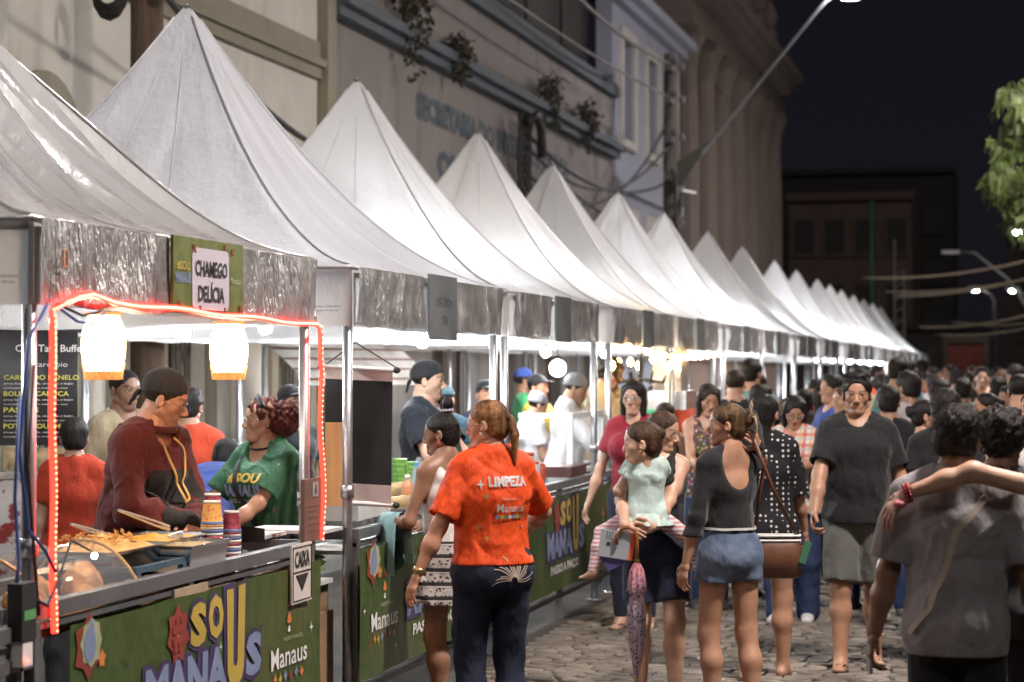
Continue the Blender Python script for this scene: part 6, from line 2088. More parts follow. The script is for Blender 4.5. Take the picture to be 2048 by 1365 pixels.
for a in (-.05, 1.05): MB().tube([P(a, 1.72), P(.45, 1.84)], .0035, 5).build('string', m_cable, t)
t = thing('wooden_plank', 'upright raw pine plank tied to the second tent pole', 'plank', (-3.22, 9.95, 1.0))
MB().box((-3.245, 9.93, 1.255), (.085, .022, .40), .15).build('plank', M('wood_pine', (.50, .27, .11), .65, 0, .2, 3, .15, 30, (8, 8, .6)), t)
t = thing('white_box', 'open white carton on the second counter behind the pole', 'box', (-3.35, 10.55, .95))
b = MB(); b.box((-3.36, 10.55, 1.015), (.24, .62, .11), .05); b.build('carton', m_topw, t)
MB().box((-3.36, 10.55, 1.075), (.25, .63, .006), .05).build('lid', m_whi, t)
def bottle(label, x, y, z, r, h, mat, capm, cat='bottle'):
    t = thing('bottle', label, cat, (x, y, z), group='bottles on the second counter')
    MB().lathe([(r * .9, z), (r, z + .008), (r, z + h * .60), (r * .85, z + h * .72), (r * .4, z + h * .83), (r * .38, z + h * .88)], (x, y, 0), 14).build('body', mat, t, True)
    MB().lathe([(r * .46, z + h * .86), (r * .46, z + h), (r * .3, z + h)], (x, y, 0), 12).build('cap', capm, t, True)
m_juice = M('juice', (.62, .27, .14), .3)
bottle('plastic bottle of pink juice with white cap on the second counter', -3.40, 11.72, .945, .034, .175, m_juice, m_whi)
t = thing('bottle', 'clear water bottle with blue cap beside the juice bottle', 'bottle', (-3.44, 12.05, .945), group='bottles on the second counter')
MB().lathe([(.030, .945), (.033, .95), (.033, 1.00), (.031, 1.01), (.033, 1.02), (.033, 1.08), (.028, 1.12), (.014, 1.15)], (-3.44, 12.05, 0), 14).build('body', glassy('water_bottle', (.62, .80, .95), .6, .08), t, True)
MB().lathe([(.034, .97), (.034, 1.01)], (-3.44, 12.05, 0), 14, close=False).build('label_band', M('label_blue', (.18, .42, .65), .5), t)
MB().lathe([(.016, 1.15), (.016, 1.175), (.010, 1.176)], (-3.44, 12.05, 0), 12).build('cap', M('cap_blue', (.10, .35, .70), .4), t)
tag(MB().lathe([(.020, .95), (.026, 1.0), (.024, 1.0), (.019, .955)], (-3.30, 10.98, 0), 12).build('paper_cup', m_whi, None, True), 'small white paper cup beside the open carton', 'cup')
m_cupg = M('cup_green', (.20, .42, .10), .5, 0, .3, 40)
for k, (y, n_) in enumerate(((12.18, 5), (12.45, 4))):
    t = thing('cup_stack', ('taller stack of green paper cups behind the black banner', 'shorter stack of green paper cups beside the clear boxes')[k], 'cups', (-3.6, y, 1.0), group='stacks of green cups')
    for q in range(n_):
        z = 1.02 + q * .028
        MB().lathe([(.036, z), (.046, z + .055), (.047, z + .058), (.043, z + .056)], (-3.58, y, 0), 14).build('cup', m_cupg, t, True)
    MB().bbox((-3.66, y - .10, .945), (-3.5, y + .10, 1.02)).build('riser', m_topw, t)
m_log = M('bamboo', (.42, .30, .13), .55, 0, .3, 4, .3, 20, (6, 1, 6))
for k, (a, c, r) in enumerate((((-3.64, 11.6, .99), (-3.46, 12.55, 1.04), .045), ((-3.50, 11.3, .97), (-3.36, 11.75, .975), .035), ((-3.62, 11.15, .975), (-3.50, 11.62, .965), .03))):
    t = thing('bamboo_log', ('long pale bamboo log lying behind the bottles', 'golden bamboo log lying beside the white carton', 'short bamboo log lying under the black banner')[k], 'bamboo', a, group='bamboo logs on the second counter')
    va, vc = Vector(a), Vector(c)
    pts = [va.lerp(vc, q / 8) for q in range(9)]
    MB().tube(pts, [r * (1.12 if q in (0, 3, 6) else 1) for q in range(9)], 12).build('log', m_log, t, True)
    for q in (0, 8): MB().tube([pts[q] - (vc - va).normalized() * .003, pts[q] + (vc - va).normalized() * .003], r * .85, 12).build('log_end', M('bamboo_end', (.30, .19, .09), .7), t)
ws = thing('wooden_stand', 'round wooden stand holding clear food boxes', 'stand', (-3.62, 12.95, .95))
MB().lathe([(.20, 1.085), (.205, 1.09), (.205, 1.11), (.20, 1.115)], (-3.60, 12.95, 0), 20).build('top', m_log, ws)
MB().lathe([(.09, .945), (.07, .98), (.06, 1.085)], (-3.60, 12.95, 0), 12).build('foot', m_log, ws)
m_box = glassy('food_box', (.92, .9, .92), .62, .06)
m_sweet = M('sweets', (.35, .13, .12), .6, 0, .9, 50)
for k, (x, y, z) in enumerate(((-3.56, 12.84, 1.118), (-3.62, 13.05, 1.118), (-3.58, 12.95, 1.182))):
    t = thing('food_box', ('clear box of dark sweets on the wooden stand, left one', 'clear box of red sweets on the wooden stand, right one', 'clear box of sweets topmost on the wooden stand')[k], 'food box', (x, y, z), group='clear food boxes on the wooden stand')
    b = MB(); b.add([(x + a * s_, y + c * s_, z + h) for h, s_ in ((0, .8), (.028, 1), (.058, .9)) for a, c in ((-.09, -.09), (.09, -.09), (.09, .09), (-.09, .09))], [(i * 4 + q, i * 4 + (q + 1) % 4, i * 4 + 4 + (q + 1) % 4, i * 4 + 4 + q) for i in range(2) for q in range(4)] + [(8, 9, 10, 11)]); b.build('box', m_box, t)
    for q in range(4): MB().ball((x + (.035 if q % 2 else -.035), y + (.035 if q > 1 else -.035), z + .022), (.025, .025, .018), 8, 5).build('sweet', m_sweet, t, True)
# under the second counter: boxes, greens
m_card = M('cardboard', (.27, .165, .095), .8, 0, .2, 3, .2, 40)
t = thing('cardboard_box', 'brown cardboard box printed PAPEL between the first two counters', 'box', (-3.36, 10.05, 0), group='cardboard boxes under the second counter')
MB().box((-3.42, 9.66, .30), (.40, .36, .54)).build('carton', m_card, t)
MB().bbox((-3.62, 9.476, .44), (-3.22, 9.479, .52)).build('print_band', m_ink, t)
lettering('print', 'DO PAPEL', (-3.60, 9.474, .463), (1, 0, 0), TZ, .34, .042, M('print_tan', (.42, .27, .16), .7), t, .02)
lettering('print', 'PAPER CUP', (-3.42, 9.474, .40), (1, 0, 0), TZ, .18, .022, m_ink, t, .01)
MB().bbox((-3.56, 9.476, .19), (-3.30, 9.479, .26)).build('print_mark', m_ink, t)
MB().bbox((-3.43, 9.474, .56), (-3.41, 9.4795, .572)).build('tape', m_whi, t)
t = thing('cardboard_box', 'flat brown cardboard box with grey foil on the box printed PAPEL', 'box', (-3.4, 9.75, .57), group='cardboard boxes under the second counter')
MB().box((-3.44, 9.68, .63), (.38, .34, .12)).build('carton', m_card, t)
MB().grid(lambda u, v: (-3.62 + .36 * u, 9.52 + .3 * v, .70 + .16 * u * (1 - .4 * v) + .01 * math.sin(9 * u + 4 * v)), 8, 5).build('foil_sheet', m_foil, t, True)
t = thing('lettuce_crate', 'crate of green lettuce on the shelf beside the right red-lit pole', 'crate', (-3.45, 10.0, .72))
MB().bbox((-3.62, 9.5, .70), (-3.22, 9.84, .72)).build('shelf', m_topw, t)
leafy('lettuce', M('lettuce', (.10, .21, .06), .55, 0, .5, 12), t, [((-3.42, 9.66, .80), (.18, .14, .07))], 420, .07, 44, .0)
tag(MB().bbox((-3.55, 9.5, .952), (-3.16, 9.80, .968)).bbox((-3.55, 9.5, .85), (-3.53, 9.8, .95)).build('bridge_shelf', m_topw), 'white shelf bridging the gap between the first two counters', 'shelf')

# striped awning far inside, brown door panels: background of the first stalls
t = thing('striped_awning', 'white striped awning with brown braid behind the second stall', 'awning', (-6.6, 17.0, 1.9))
o_ = Vector((-6.4, 17.6, 0)); ux = Vector((.6, 1.9, 0))
MB().grid(lambda u, v: o_ + ux * u + Vector((.5 * v, -.2 * v, 1.98 - .40 * v)), 8, 6).build('cloth', M('awning_white', (.70, .68, .66), .7), t)
for k in range(4):
    MB().grid(lambda u, v: o_ + ux * u + Vector((.5 * (v * .04 + .2 + k * .22) + .004, -.2 * (v * .04 + .2 + k * .22) - .004, 1.986 - .40 * (v * .04 + .2 + k * .22))), 6, 1).build('stripe', M('awning_brown', (.20, .09, .05), .7), t)

# third stall: sneeze guard, boxes, jars
t = thing('sneeze_guard', 'clear acrylic guard in a white frame on the third counter', 'sneeze guard', (-3.3, 15.9, .95))
fr_w = M('frame_white', (.72, .72, .72), .4)
ya, yb, xa, za, zb = 15.30, 16.45, -3.22, .955, 1.40
for y in (ya, yb): MB().bbox((xa - .02, y - .02, za), (xa + .02, y + .02, zb)).build('frame_post', fr_w, t)
MB().bbox((xa - .02, ya + .02, zb - .04), (xa + .02, yb - .02, zb)).build('frame_bar', fr_w, t)
MB().bbox((xa - .02, ya + .02, za), (xa + .02, yb - .02, za + .03)).build('frame_bar', fr_w, t)
MB().bbox((xa - .38, ya - .02, zb - .04), (xa - .021, ya + .02, zb)).build('frame_bar', fr_w, t)
MB().bbox((xa - .004, ya + .02, za + .03), (xa + .004, yb - .02, zb - .04)).build('pane', glassy('acrylic', (.95, .96, .97), .91, .04), t)
tag(MB().bbox((-3.36, 14.9, .955), (-3.13, 15.45, 1.03)).build('dark_box', M('box_dark_red', (.06, .02, .02), .4)), 'flat dark red box on the third counter before the sneeze guard', 'box')
m_jar = [M('jar_blue', (.10, .20, .40), .4), M('jar_tan', (.5, .38, .25), .4), M('jar_clear', (.5, .5, .52), .2), M('jar_red', (.45, .08, .04), .4)]
for k, (y, h) in enumerate(((14.05, .17), (14.25, .20), (14.42, .13), (14.6, .11))):
    t = thing('jar', ('blue labelled jar on the third counter', 'tall pale jar on the third counter', 'clear small jar on the third counter', 'red lidded low jar on the third counter')[k], 'jar', (-3.28, y, .95), group='jars on the third counter')
    MB().lathe([(.035, .955), (.038, .96), (.038, .955 + h * .8), (.03, .955 + h * .9)], (-3.28, y, 0), 12).build('body', m_jar[k], t, True)
    MB().lathe([(.034, .955 + h * .88), (.034, .955 + h), (.02, .955 + h)], (-3.28, y, 0), 12).build('lid', m_jar[3], t, True)
# warm fairy lights in the fifth stall
t = thing('fairy_lights', 'warm string of small bulbs along the valance of the fifth stall', 'string lights', (-3.2, 18.5, 1.9))
warm = emis('fairy', (1.0, .62, .22), 90)
pts = sag((-3.08, 16.9, 1.93), (-3.08, 21.6, 1.90), .05, 22)
MB().tube(pts, .005, 4).build('cord', m_cable, t)
src = None
for k, p in enumerate(pts):
    if k % 2: continue
    q = p - Vector((0, 0, .035))
    if src is None: src = MB().ball((0, 0, 0), .022, 8, 6).build('bulb', warm, None, False); src.parent = t; o = src
    else: o = share('bulb', src, t)
    o.location = q - t.location
t = thing('candle_chandelier', 'cluster of warm flame bulbs on a dark chandelier in the fourth stall', 'chandelier', (-3.4, 19.2, 1.78))
b = MB(); b.tube([(-3.4, 19.2, 2.15), (-3.4, 19.2, 1.60)], .02, 6)
for k in range(9):
    a = 2 * math.pi * k / 9
    b.tube([(-3.4, 19.2, 1.64), (-3.4 + .2 * math.cos(a), 19.2 + .55 * math.sin(a), 1.60), (-3.4 + .26 * math.cos(a), 19.2 + .75 * math.sin(a), 1.70)], .012, 5)
b.build('arms', m_cable, t)
for k in range(9):
    a = 2 * math.pi * k / 9
    o = share('bulb', src, t, (.26 * math.cos(a), .75 * math.sin(a), -.03 + .03 * (k % 3)), (0, 0, 0), (1.1, 1.1, 1.7))
t = thing('shiny_hood', 'shiny metal cooking hood hanging by the fifth tent pole', 'hood', (-3.25, 20.0, 1.5))
MB().bbox((-3.38, 19.75, 1.52), (-3.12, 20.2, 1.95)).build('duct', m_foil, t); MB().bbox((-3.40, 19.6, 1.35), (-3.05, 20.35, 1.52)).build('hood', m_inox, t)
# brown panels and pillars inside stalls
for k, (x, y, w, lab) in enumerate(((-6.3, 19.6, .9, 'dark brown door leaf standing behind the bandana man'), (-6.2, 23.8, .8, 'dark panel behind the hairnet cook'), (-6.2, 27.2, 1.1, 'dark panel at the back of the fifth stall'), (-6.2, 31.5, 1.2, 'dark panel at the back of the seventh stall'))):
    t = thing('back_panel', lab, 'panel', (x, y, 0), group='dark panels behind the stalls')
    MB().box((x, y, 1.1), (.05, w, 1.9)).build('panel', m_door, t); MB().box((x + .03, y, 1.1), (.012, w - .2, 1.5)).build('inset', m_door, t)

# ================================================================== people of the picture
SK = {'tan': ('tan', (.43, .235, .15)), 'light': ('light', (.54, .33, .235)), 'brown': ('brown', (.27, .145, .09)), 'ruddy': ('ruddy', (.50, .25, .16))}
HB = ('black', (.012, .009, .008)); HD = ('darkbrown', (.026, .015, .010)); HBR = ('brown', (.06, .032, .018)); HR = ('redbrown', (.075, .016, .012))
m_blk = cloth('black', (.016, .016, .018)); m_navy = cloth('navy', (.016, .020, .042)); m_dkgrey = cloth('charcoal', (.045, .043, .046))
m_orange = cloth('x', (.5, .1, .02))

def pattern_cloth(name, fn, rough=.85):
    key = 'cloth_' + name
    m, nt, b = nodes_of(key)
    nt.links.new(fn(nt), b.inputs['Base Color'])
    b.inputs['Roughness'].default_value = rough; b.inputs['Specular IOR Level'].default_value = .25
    h = math_n(nt, 'ADD', math_n(nt, 'MULTIPLY', noise(nt, 11, 3, (1, 1, .45)), 1.0), math_n(nt, 'MULTIPLY', noise(nt, 260, 2), .06))
    bumpn(nt, b, h, .5, .05)
    MATS[key] = m
    return m
def sep(nt):
    s = N(nt, 'ShaderNodeSeparateXYZ'); nt.links.new(objco(nt), s.inputs[0]); return s.outputs
def stripes(nt, v, freq, duty=.0, ph=0.0):
    return ramp(nt, math_n(nt, 'SINE', math_n(nt, 'ADD', math_n(nt, 'MULTIPLY', v, freq), ph)), duty - .08, duty + .08)
def vor(nt, scale, rnd=1.0):
    n = N(nt, 'ShaderNodeTexVoronoi', Scale=scale, Randomness=rnd); nt.links.new(objco(nt), n.inputs['Vector']); return n
def f_orange(nt):
    x, y, z = sep(nt)
    zz = math_n(nt, 'ADD', math_n(nt, 'MULTIPLY', z, 150.0), math_n(nt, 'MULTIPLY', math_n(nt, 'ABSOLUTE', math_n(nt, 'SINE', math_n(nt, 'MULTIPLY', x, 55.0))), 4.0))
    return mixc(nt, math_n(nt, 'MULTIPLY', ramp(nt, math_n(nt, 'SINE', zz), .1, .9), .45), (.72, .075, .012), (.50, .050, .010))
m_limp = pattern_cloth('orange_wave', f_orange, .6)
def f_green(nt):
    v = vor(nt, 16)
    c = mixc(nt, ramp(nt, noise(nt, 5, 3), .4, .6), (.018, .072, .036), (.030, .10, .048))
    n = ramp(nt, v.outputs['Distance'], .115, .10)
    return mixc(nt, math_n(nt, 'MULTIPLY', n, .6), c, mixc(nt, ramp(nt, noise(nt, 21, 1), .48, .52), (.45, .08, .05), (.35, .38, .10)))
m_greent = pattern_cloth('green_print', f_green, .6)
def f_skirt(nt):
    x, y, z = sep(nt)
    a = stripes(nt, z, 95, .25); v = vor(nt, 55)
    c = mixc(nt, ramp(nt, v.outputs['Distance'], .30, .42), (.03, .028, .028), (.40, .37, .35))
    c = mixc(nt, a, c, (.025, .022, .022))
    return mixc(nt, stripes(nt, z, 190, .75), c, (.42, .38, .36))
m_skirt = pattern_cloth('tribal_skirt', f_skirt)
m_dots = pattern_cloth('polka_dots', lambda nt: mixc(nt, ramp(nt, vor(nt, 34, .1).outputs['Distance'], .27, .23), (.014, .014, .017), (.62, .58, .55)))
def f_plaid(nt):
    x, y, z = sep(nt)
    c = mixc(nt, math_n(nt, 'MULTIPLY', stripes(nt, x, 90, .55), .7), (.62, .58, .52), (.52, .07, .06))
    c = mixc(nt, math_n(nt, 'MULTIPLY', stripes(nt, z, 90, .55), .65), c, (.50, .07, .06))
    c = mixc(nt, math_n(nt, 'MULTIPLY', stripes(nt, x, 90, .8, 2.4), .7), c, (.60, .30, .08))
    return mixc(nt, math_n(nt, 'MULTIPLY', stripes(nt, z, 90, .8, 2.4), .7), c, (.35, .40, .42))
m_plaid = pattern_cloth('plaid', f_plaid)
def f_floral(nt):
    v = vor(nt, 34)
    c = mixc(nt, .55, v.outputs['Color'], (.35, .12, .10)); return mixc(nt, ramp(nt, v.outputs['Distance'], .30, .5), c, (.10, .06, .05))
m_floral = pattern_cloth('floral', f_floral)
m_pinkstripe = pattern_cloth('pink_stripes', lambda nt: mixc(nt, stripes(nt, sep(nt)[2], 300, .1), (.62, .56, .56), (.52, .22, .26)))
def f_denim(nt): return mixc(nt, ramp(nt, noise(nt, 7, 5), .35, .7), (.075, .105, .17), (.19, .24, .34))
m_denim = pattern_cloth('light_denim', f_denim)
m_jeans = pattern_cloth('dark_denim', lambda nt: mixc(nt, ramp(nt, noise(nt, 6, 5), .35, .7), (.010, .013, .026), (.024, .030, .055)))
m_jblue = pattern_cloth('blue_denim', lambda nt: mixc(nt, ramp(nt, noise(nt, 6, 5), .35, .7), (.014, .024, .065), (.035, .055, .12)))
m_wine = cloth('wine', (.105, .018, .016)); m_redt = cloth('red_tee', (.46, .05, .022)); m_oredt = cloth('orange_red_tee', (.58, .07, .03)); m_bluet = cloth('blue_tee', (.035, .065, .26))
m_coat = cloth('cook_white', (.66, .66, .68)); m_beige = cloth('beige', (.45, .36, .23)); m_mint = cloth('mint', (.46, .58, .54)); m_shortg = cloth('grey_shorts', (.105, .105, .095)); m_greytee = cloth('faded_grey', (.29, .272, .285))
m_grn = cloth('bright_green', (.05, .33, .13)); m_whit = cloth('white_tee', (.60, .58, .55)); m_lgrey = cloth('light_grey_tee', (.38, .35, .36)); m_teal = cloth('teal_tee', (.13, .26, .27)); m_dred = cloth('dark_red_tee', (.24, .015, .03)); m_brownt = cloth('brown_top', (.16, .085, .045)); m_yelt = cloth('yellow_tee', (.55, .40, .06))
m_apron = cloth('apron_black', (.020, .018, .017))

def lpts(root, pts):
    return pts
def strap(name, J, pts, w, mat, lift=.006, n=18, which='topmesh'):
    """a band laid over the cloth along local points (x,z) seen from direction dy (+1 back, -1 front)"""
    root = J['root']
    gv, gq = J[which]
    tree = BVHTree.FromPolygons([tuple(p) for p in gv], [tuple(int(i) for i in q) for q in gq])
    P = [Vector(p) for p in pts]
    path = []
    for a, c in zip(P, P[1:]):
        for k in range(n): path.append(a.lerp(c, k / n))
    path.append(P[-1])
    out = []
    for p in path:
        hit = tree.find_nearest(p)
        d = hit[1]
        q = hit[0] + d * lift
        out.append((q, d))
    for _ in range(6):
        out = [out[0]] + [((out[i - 1][0] + out[i][0] * 2 + out[i + 1][0]) / 4, (out[i - 1][1] + out[i][1] * 2 + out[i + 1][1]).normalized()) for i in range(1, len(out) - 1)] + [out[-1]]
    out = [(q + d * .003, d) for q, d in out]
    b = MB(); vs = []
    for i, (q, d) in enumerate(out):
        t = (out[min(i + 1, len(out) - 1)][0] - out[max(i - 1, 0)][0]).normalized()
        sd = t.cross(d).normalized()
        vs += [q - sd * w / 2, q + sd * w / 2, q + sd * w / 2 + d * .004, q - sd * w / 2 + d * .004]
    fs = []
    for i in range(len(out) - 1):
        for k in range(4): fs.append((i * 4 + k, i * 4 + (k + 1) % 4, i * 4 + 4 + (k + 1) % 4, i * 4 + 4 + k))
    b.add(vs, fs)
    return b.build(name, mat, root, False, False)

# --- 1 man in the dark red shirt
J = person('man in dark red shirt, black apron and black bandana clasping his hands behind the pans', -3.82, 8.78, 58, H=1.74, sex='m', fat=.02, sk=SK['ruddy'], hair=('buzz', *HD), head=(34, 14), lean=19,
           aL=dict(t=(-.02, -.40, 1.04), pole=(1, .5, -.3), curl=.7, dir=(-.8, -.5, -.1), palm=(.1, .5, -.6)), aR=dict(t=(-.06, -.38, 1.06), pole=(-1, .5, -.3), curl=.8, dir=(.8, -.5, -.15), palm=(-.1, .4, -.7)),
           top=dict(mat=m_wine, sleeve='long', hem=.86, loose=.022, wr=.008, name='shirt', neck=.01, collar=m_wine, collar_r=.016), bottom=dict(kind='jeans', mat=m_blk), res='hi', beard=.45, cap=('bandana', cloth('bandana_black', (.020, .018, .018))), glasses=True)
rt = J['root']; s_ = J['s']
pr = on_shirt(J, (0, 1, 0), .010)
# apron bib and skirt over the shirt front
def apron_pt(u, v):
    w = (.13 + .07 * v) * s_ if v < .35 else .19 * s_
    return (-w + 2 * w * u, -.6, (1.25 - .44 * v) * s_)
V0 = MB().grid(apron_pt, 12, 16)
pv_ = pr(np.array(V0.v)); mesh_obj('apron', pv_, V0.f, m_apron, rt, True, False)
strap('lanyard', J, [J['up']((.07, -.06, 1.44)), J['up']((.04, -.2, 1.32)), J['up']((.025, -.25, 1.22))], .010, M('lanyard_yellow', (.62, .36, .10), .6), .014)
strap('lanyard', J, [J['up']((-.06, -.06, 1.44)), J['up']((-.015, -.2, 1.32)), J['up']((.02, -.25, 1.22))], .010, M('lanyard_yellow', (.62, .36, .10), .6), .014)
q = on_shirt(J, (0, 1, 0), .016)(np.array([J['up']((a, -.3, z)) for a, z in ((-.008, 1.22), (.048, 1.22), (.052, 1.08), (-.004, 1.08))]))
MB().add([tuple(p) for p in q] + [tuple(p - np.array((0, .003, 0))) for p in q], [(0, 1, 2, 3), (7, 6, 5, 4), (0, 4, 5, 1), (1, 5, 6, 2), (2, 6, 7, 3), (3, 7, 4, 0)]).build('badge', m_whi, rt, False, False)

# --- 2 woman in green
J = person('woman in green printed T-shirt with curly dark red hair leaning on the counter end', -3.62, 10.06, -38, H=1.57, sex='f', fat=.20, sk=SK['tan'], hair=('puff', *HR), head=(-42, -2), lean=6,
           aL=dict(t=(.02, -.36, .93), pole=(1, .4, -.5), curl=.5, palm=(-.2, .3, -1)), aR=dict(t=(-.16, -.34, .965), pole=(-1, .3, -.5), curl=.5),
           top=dict(mat=m_greent, sleeve='short', hem=.88, loose=.020, wr=.007, st=.8, collar=m_blk, neck=.03), bottom=dict(kind='jeans', mat=m_blk), res='hi', glasses=True, strands=500)
rt = J['root']; s_ = J['s']; pr = on_shirt(J, (0, 1, 0), .006)
lettering('shirt_print', '#SOU', (-.10, -.5, 1.255 * s_), (1, 0, 0), TZ, .20, .052, m_yel, rt, .05, pr, world=False)
lettering('shirt_print', 'MANAUS', (-.15, -.5, 1.185 * s_), (1, 0, 0), TZ, .27, .06, m_blu, rt, .05, pr, world=False)
lettering('shirt_print', 'PASSO A PAÇO 22', (-.13, -.5, 1.145 * s_), (1, 0, 0), TZ, .24, .026, m_whi, rt, .02, pr, world=False)
strap('bag_strap', J, [J['up']((-.075, -.05, 1.39 * s_)), J['up']((-.02, -.2, 1.2 * s_)), J['up']((.10, -.2, 1.0 * s_))], .026, m_blk, .008)
hm = J['hm']
b = MB().tube([tuple(hm[0] @ np.array((.36 * math.sin(a), -.02 - .10 * math.cos(a), .70 + .35 * math.cos(a))) + hm[1]) for a in [rad(d) for d in range(-75, 80, 10)]], .012, 6)
b.build('headband', m_blk, rt, True, False)
MB().ball(tuple(hm[0] @ np.array((-.375, -.02, .42)) + hm[1]), .012, 8, 6).build('earbud', m_blk, rt, True, False)

# --- people inside the first stalls
person('cook in red T-shirt seen from behind at the back of the first stall', -4.71, 10.19, 178, H=1.46, sex='f', fat=.12, sk=SK['light'], hair=('short', *HB), top=dict(mat=m_redt, hem=.85, loose=.02, wr=.007), bottom=dict(kind='jeans', mat=m_blk), res='mid')
person('man with short black hair looking out behind the man in dark red', -4.99, 11.46, 32, H=1.71, sex='m', fat=.1, sk=SK['brown'], hair=('buzz', *HB), head=(8, 4), top=dict(mat=m_beige, hem=.85), bottom=dict(kind='jeans', mat=m_blk), res='mid', beard=.3)
person('person in orange red T-shirt turned away between the cook and the curly haired woman', -4.76, 11.82, 160, H=1.60, sex='m', fat=.22, sk=SK['tan'], hair=('short', *HB), lean=6, top=dict(mat=m_oredt, hem=.85, loose=.02, collar=m_yelt), bottom=dict(kind='jeans', mat=m_blk), res='mid')
person('person in blue T-shirt bending deep over boxes behind the counter', -4.36, 10.87, 158, H=1.66, sex='m', fat=.25, sk=SK['tan'], hair=('short', *HB), lean=68, aL=dict(t=(.15, -.55, .55)), aR=dict(t=(-.15, -.55, .55)), top=dict(mat=m_bluet, hem=.86, loose=.024, wr=.008, flat=False), bottom=dict(kind='jeans', mat=m_jblue), res='mid')
person('cook in black cap and glasses behind the right red-lit pole', -4.63, 13.29, 40, H=1.60, sex='m', sk=SK['tan'], hair=('short', *HB), cap=('cap', m_blk), glasses=True, top=dict(mat=m_blk, hem=.85), bottom=dict(kind='jeans', mat=m_blk), res='mid')
J = person('bearded man in black T-shirt and black bandana standing behind the second counter', -3.64, 13.02, 62, H=1.76, sex='m', fat=.22, sk=SK['light'], hair=('buzz', *HB), head=(22, 3), cap=('bandana', m_blk), beard=.55, aL=dict(t=(.05, -.34, 1.0), pole=(1, .4, -.4), curl=.5), aR=dict(t=(-.18, -.33, 1.02), pole=(-1, .4, -.3), curl=.5),
           top=dict(mat=cloth('black_blue', (.014, .017, .024)), hem=.85, loose=.02, wr=.007, st=.72), bottom=dict(kind='jeans', mat=m_blk), res='hi')
strap('neck_chain', J, [J['up']((.07, -.05, 1.46)), J['up']((.02, -.2, 1.34)), J['up']((-.05, -.08, 1.46))], .006, M('chain_silver', (.6, .6, .6), .3, .9), .006)

# --- woman with the bun, white tank and patterned skirt
J = person('woman with high bun, white tank top and patterned skirt at the second counter', -2.74, 10.22, -140, H=1.50, sex='f', fat=.10, sk=SK['brown'], hair=('bun_top', *HB), head=(34, 2), lean=9,
           aL=dict(t=(.16, -.27, .965), pole=(.5, 1, -.5), curl=.8, palm=(-.4, 0, -1)), aR=dict(t=(-.12, -.32, .95), pole=(-1, .2, -.3)),
           top=dict(mat=m_whit, sleeve='none', hem=.93, loose=.010, strap=.022, wr=.003), bottom=dict(kind='skirt', mat=m_skirt, hem=.66, flare=.05, waist=1.0, loose=.02, wr=.008), feet='sandal', res='hi', strands=400)
hm = J['hm']; rt = J['root']
for sx in (-1, 1): MB().lathe([(.003, .03), (.009, .012), (.011, 0), (.007, -.014)], tuple(hm[0] @ np.array((sx * .37, .03, .22)) + hm[1]), 8).build('earring', m_redp, rt, True, False)
b = MB()
for k in range(10):
    a = 2 * math.pi * k / 10
    b.ball(tuple(hm[0] @ np.array((.12 * math.cos(a), .22 + .12 * math.sin(a), 1.05)) + hm[1]), .008, 6, 4)
b.build('hair_beads', M('beads_pale', (.45, .40, .5), .3), rt, True, False)
hw_ = J['HL']
t = thing('teal_cloth', 'pale teal cloth draped over the forearm of the woman with the bun', 'cloth', tuple(Vector(rt.location) + Matrix.Rotation(rt.rotation_euler.z, 3, 'Z') @ Vector(J['WL'])))
Rr = Matrix.Rotation(rt.rotation_euler.z, 3, 'Z'); c0 = Vector(t.location)
axx = (Rr @ Vector(J['EL'] - J['WL'])).normalized()
V0 = MB()
for sg in (-1, 1):
    pr_ = axx.cross(Vector((0, 0, 1))).normalized() * sg
    V0.grid(lambda u, v: c0 + axx * (-.07 + .22 * u) + pr_ * (.040 * math.sin(min(v * 5, 1.57)) + .018 * math.sin(u * 11 + sg) * v + .02 * v) + Vector((0, 0, .045 * math.cos(min(v * 5, 1.57)) - .24 * max(0, v - .12) * (1 - .25 * math.sin(u * 4 + sg)))), 14, 12)
V0.build('cloth', cloth('teal_cloth', (.28, .46, .46)), t, True)

# --- woman of the cleaning crew
J = person('woman in orange LIMPEZA T-shirt and dark jeans with a brown ponytail, seen from behind', -2.28, 9.17, -158, H=1.575, sex='f', fat=.22, sk=SK['ruddy'], hair=('pony', 'ginger', (.085, .040, .018), (.36, .17, .07)), head=(46, 3), lean=2,
           aL=dict(t=(.40, .02, .72), pole=(.3, 1, 0), curl=.35), aR=dict(t=(-.30, -.30, .98), pole=(-.6, .8, -.3), curl=.6),
           top=dict(mat=m_limp, hem=.935, flare=.015, loose=.018, wr=.006, st=.86, sloose=.006, collar=m_blk), bottom=dict(kind='slim', mat=m_jeans, waist=1.02, loose=.012, wr=.005), res='hi', glasses=True, strands=500, bust=1.05)
rt = J['root']; s_ = J['s']; pr = on_shirt(J, (0, -1, 0), .005)
def back_text(st, cx, z, w, h, m_, bd=.03): return lettering('shirt_lettering', st, (cx + w / 2, .6, z), (-1, 0, 0), TZ, w, h, m_, rt, bd, pr, world=False, skew=.0)
m_sil = M('ink_silver', (.50, .47, .46), .5)
back_text('LIMPEZA', -.03, 1.205, .185, .044, m_sil, .045)
back_text('PREFEITURA DE', -.035, 1.148, .09, .007, m_sil, .0)
back_text('Manaus', -.035, 1.095, .135, .036, m_sil, .015)
for k in range(7):
    c = on_shirt(J, (0, -1, 0), .006)(np.array([(.03 - k * .020 + .010 * math.cos(a), .6, 1.075 + .010 * math.sin(a)) for a in [2 * math.pi * q / 7 for q in range(7)]]))
    mesh_obj('shirt_mark', c, [tuple(range(7))], (m_blu, m_yel, M('ink_green', (.08, .25, .12), .6), m_whi)[k % 4], rt, False, False)
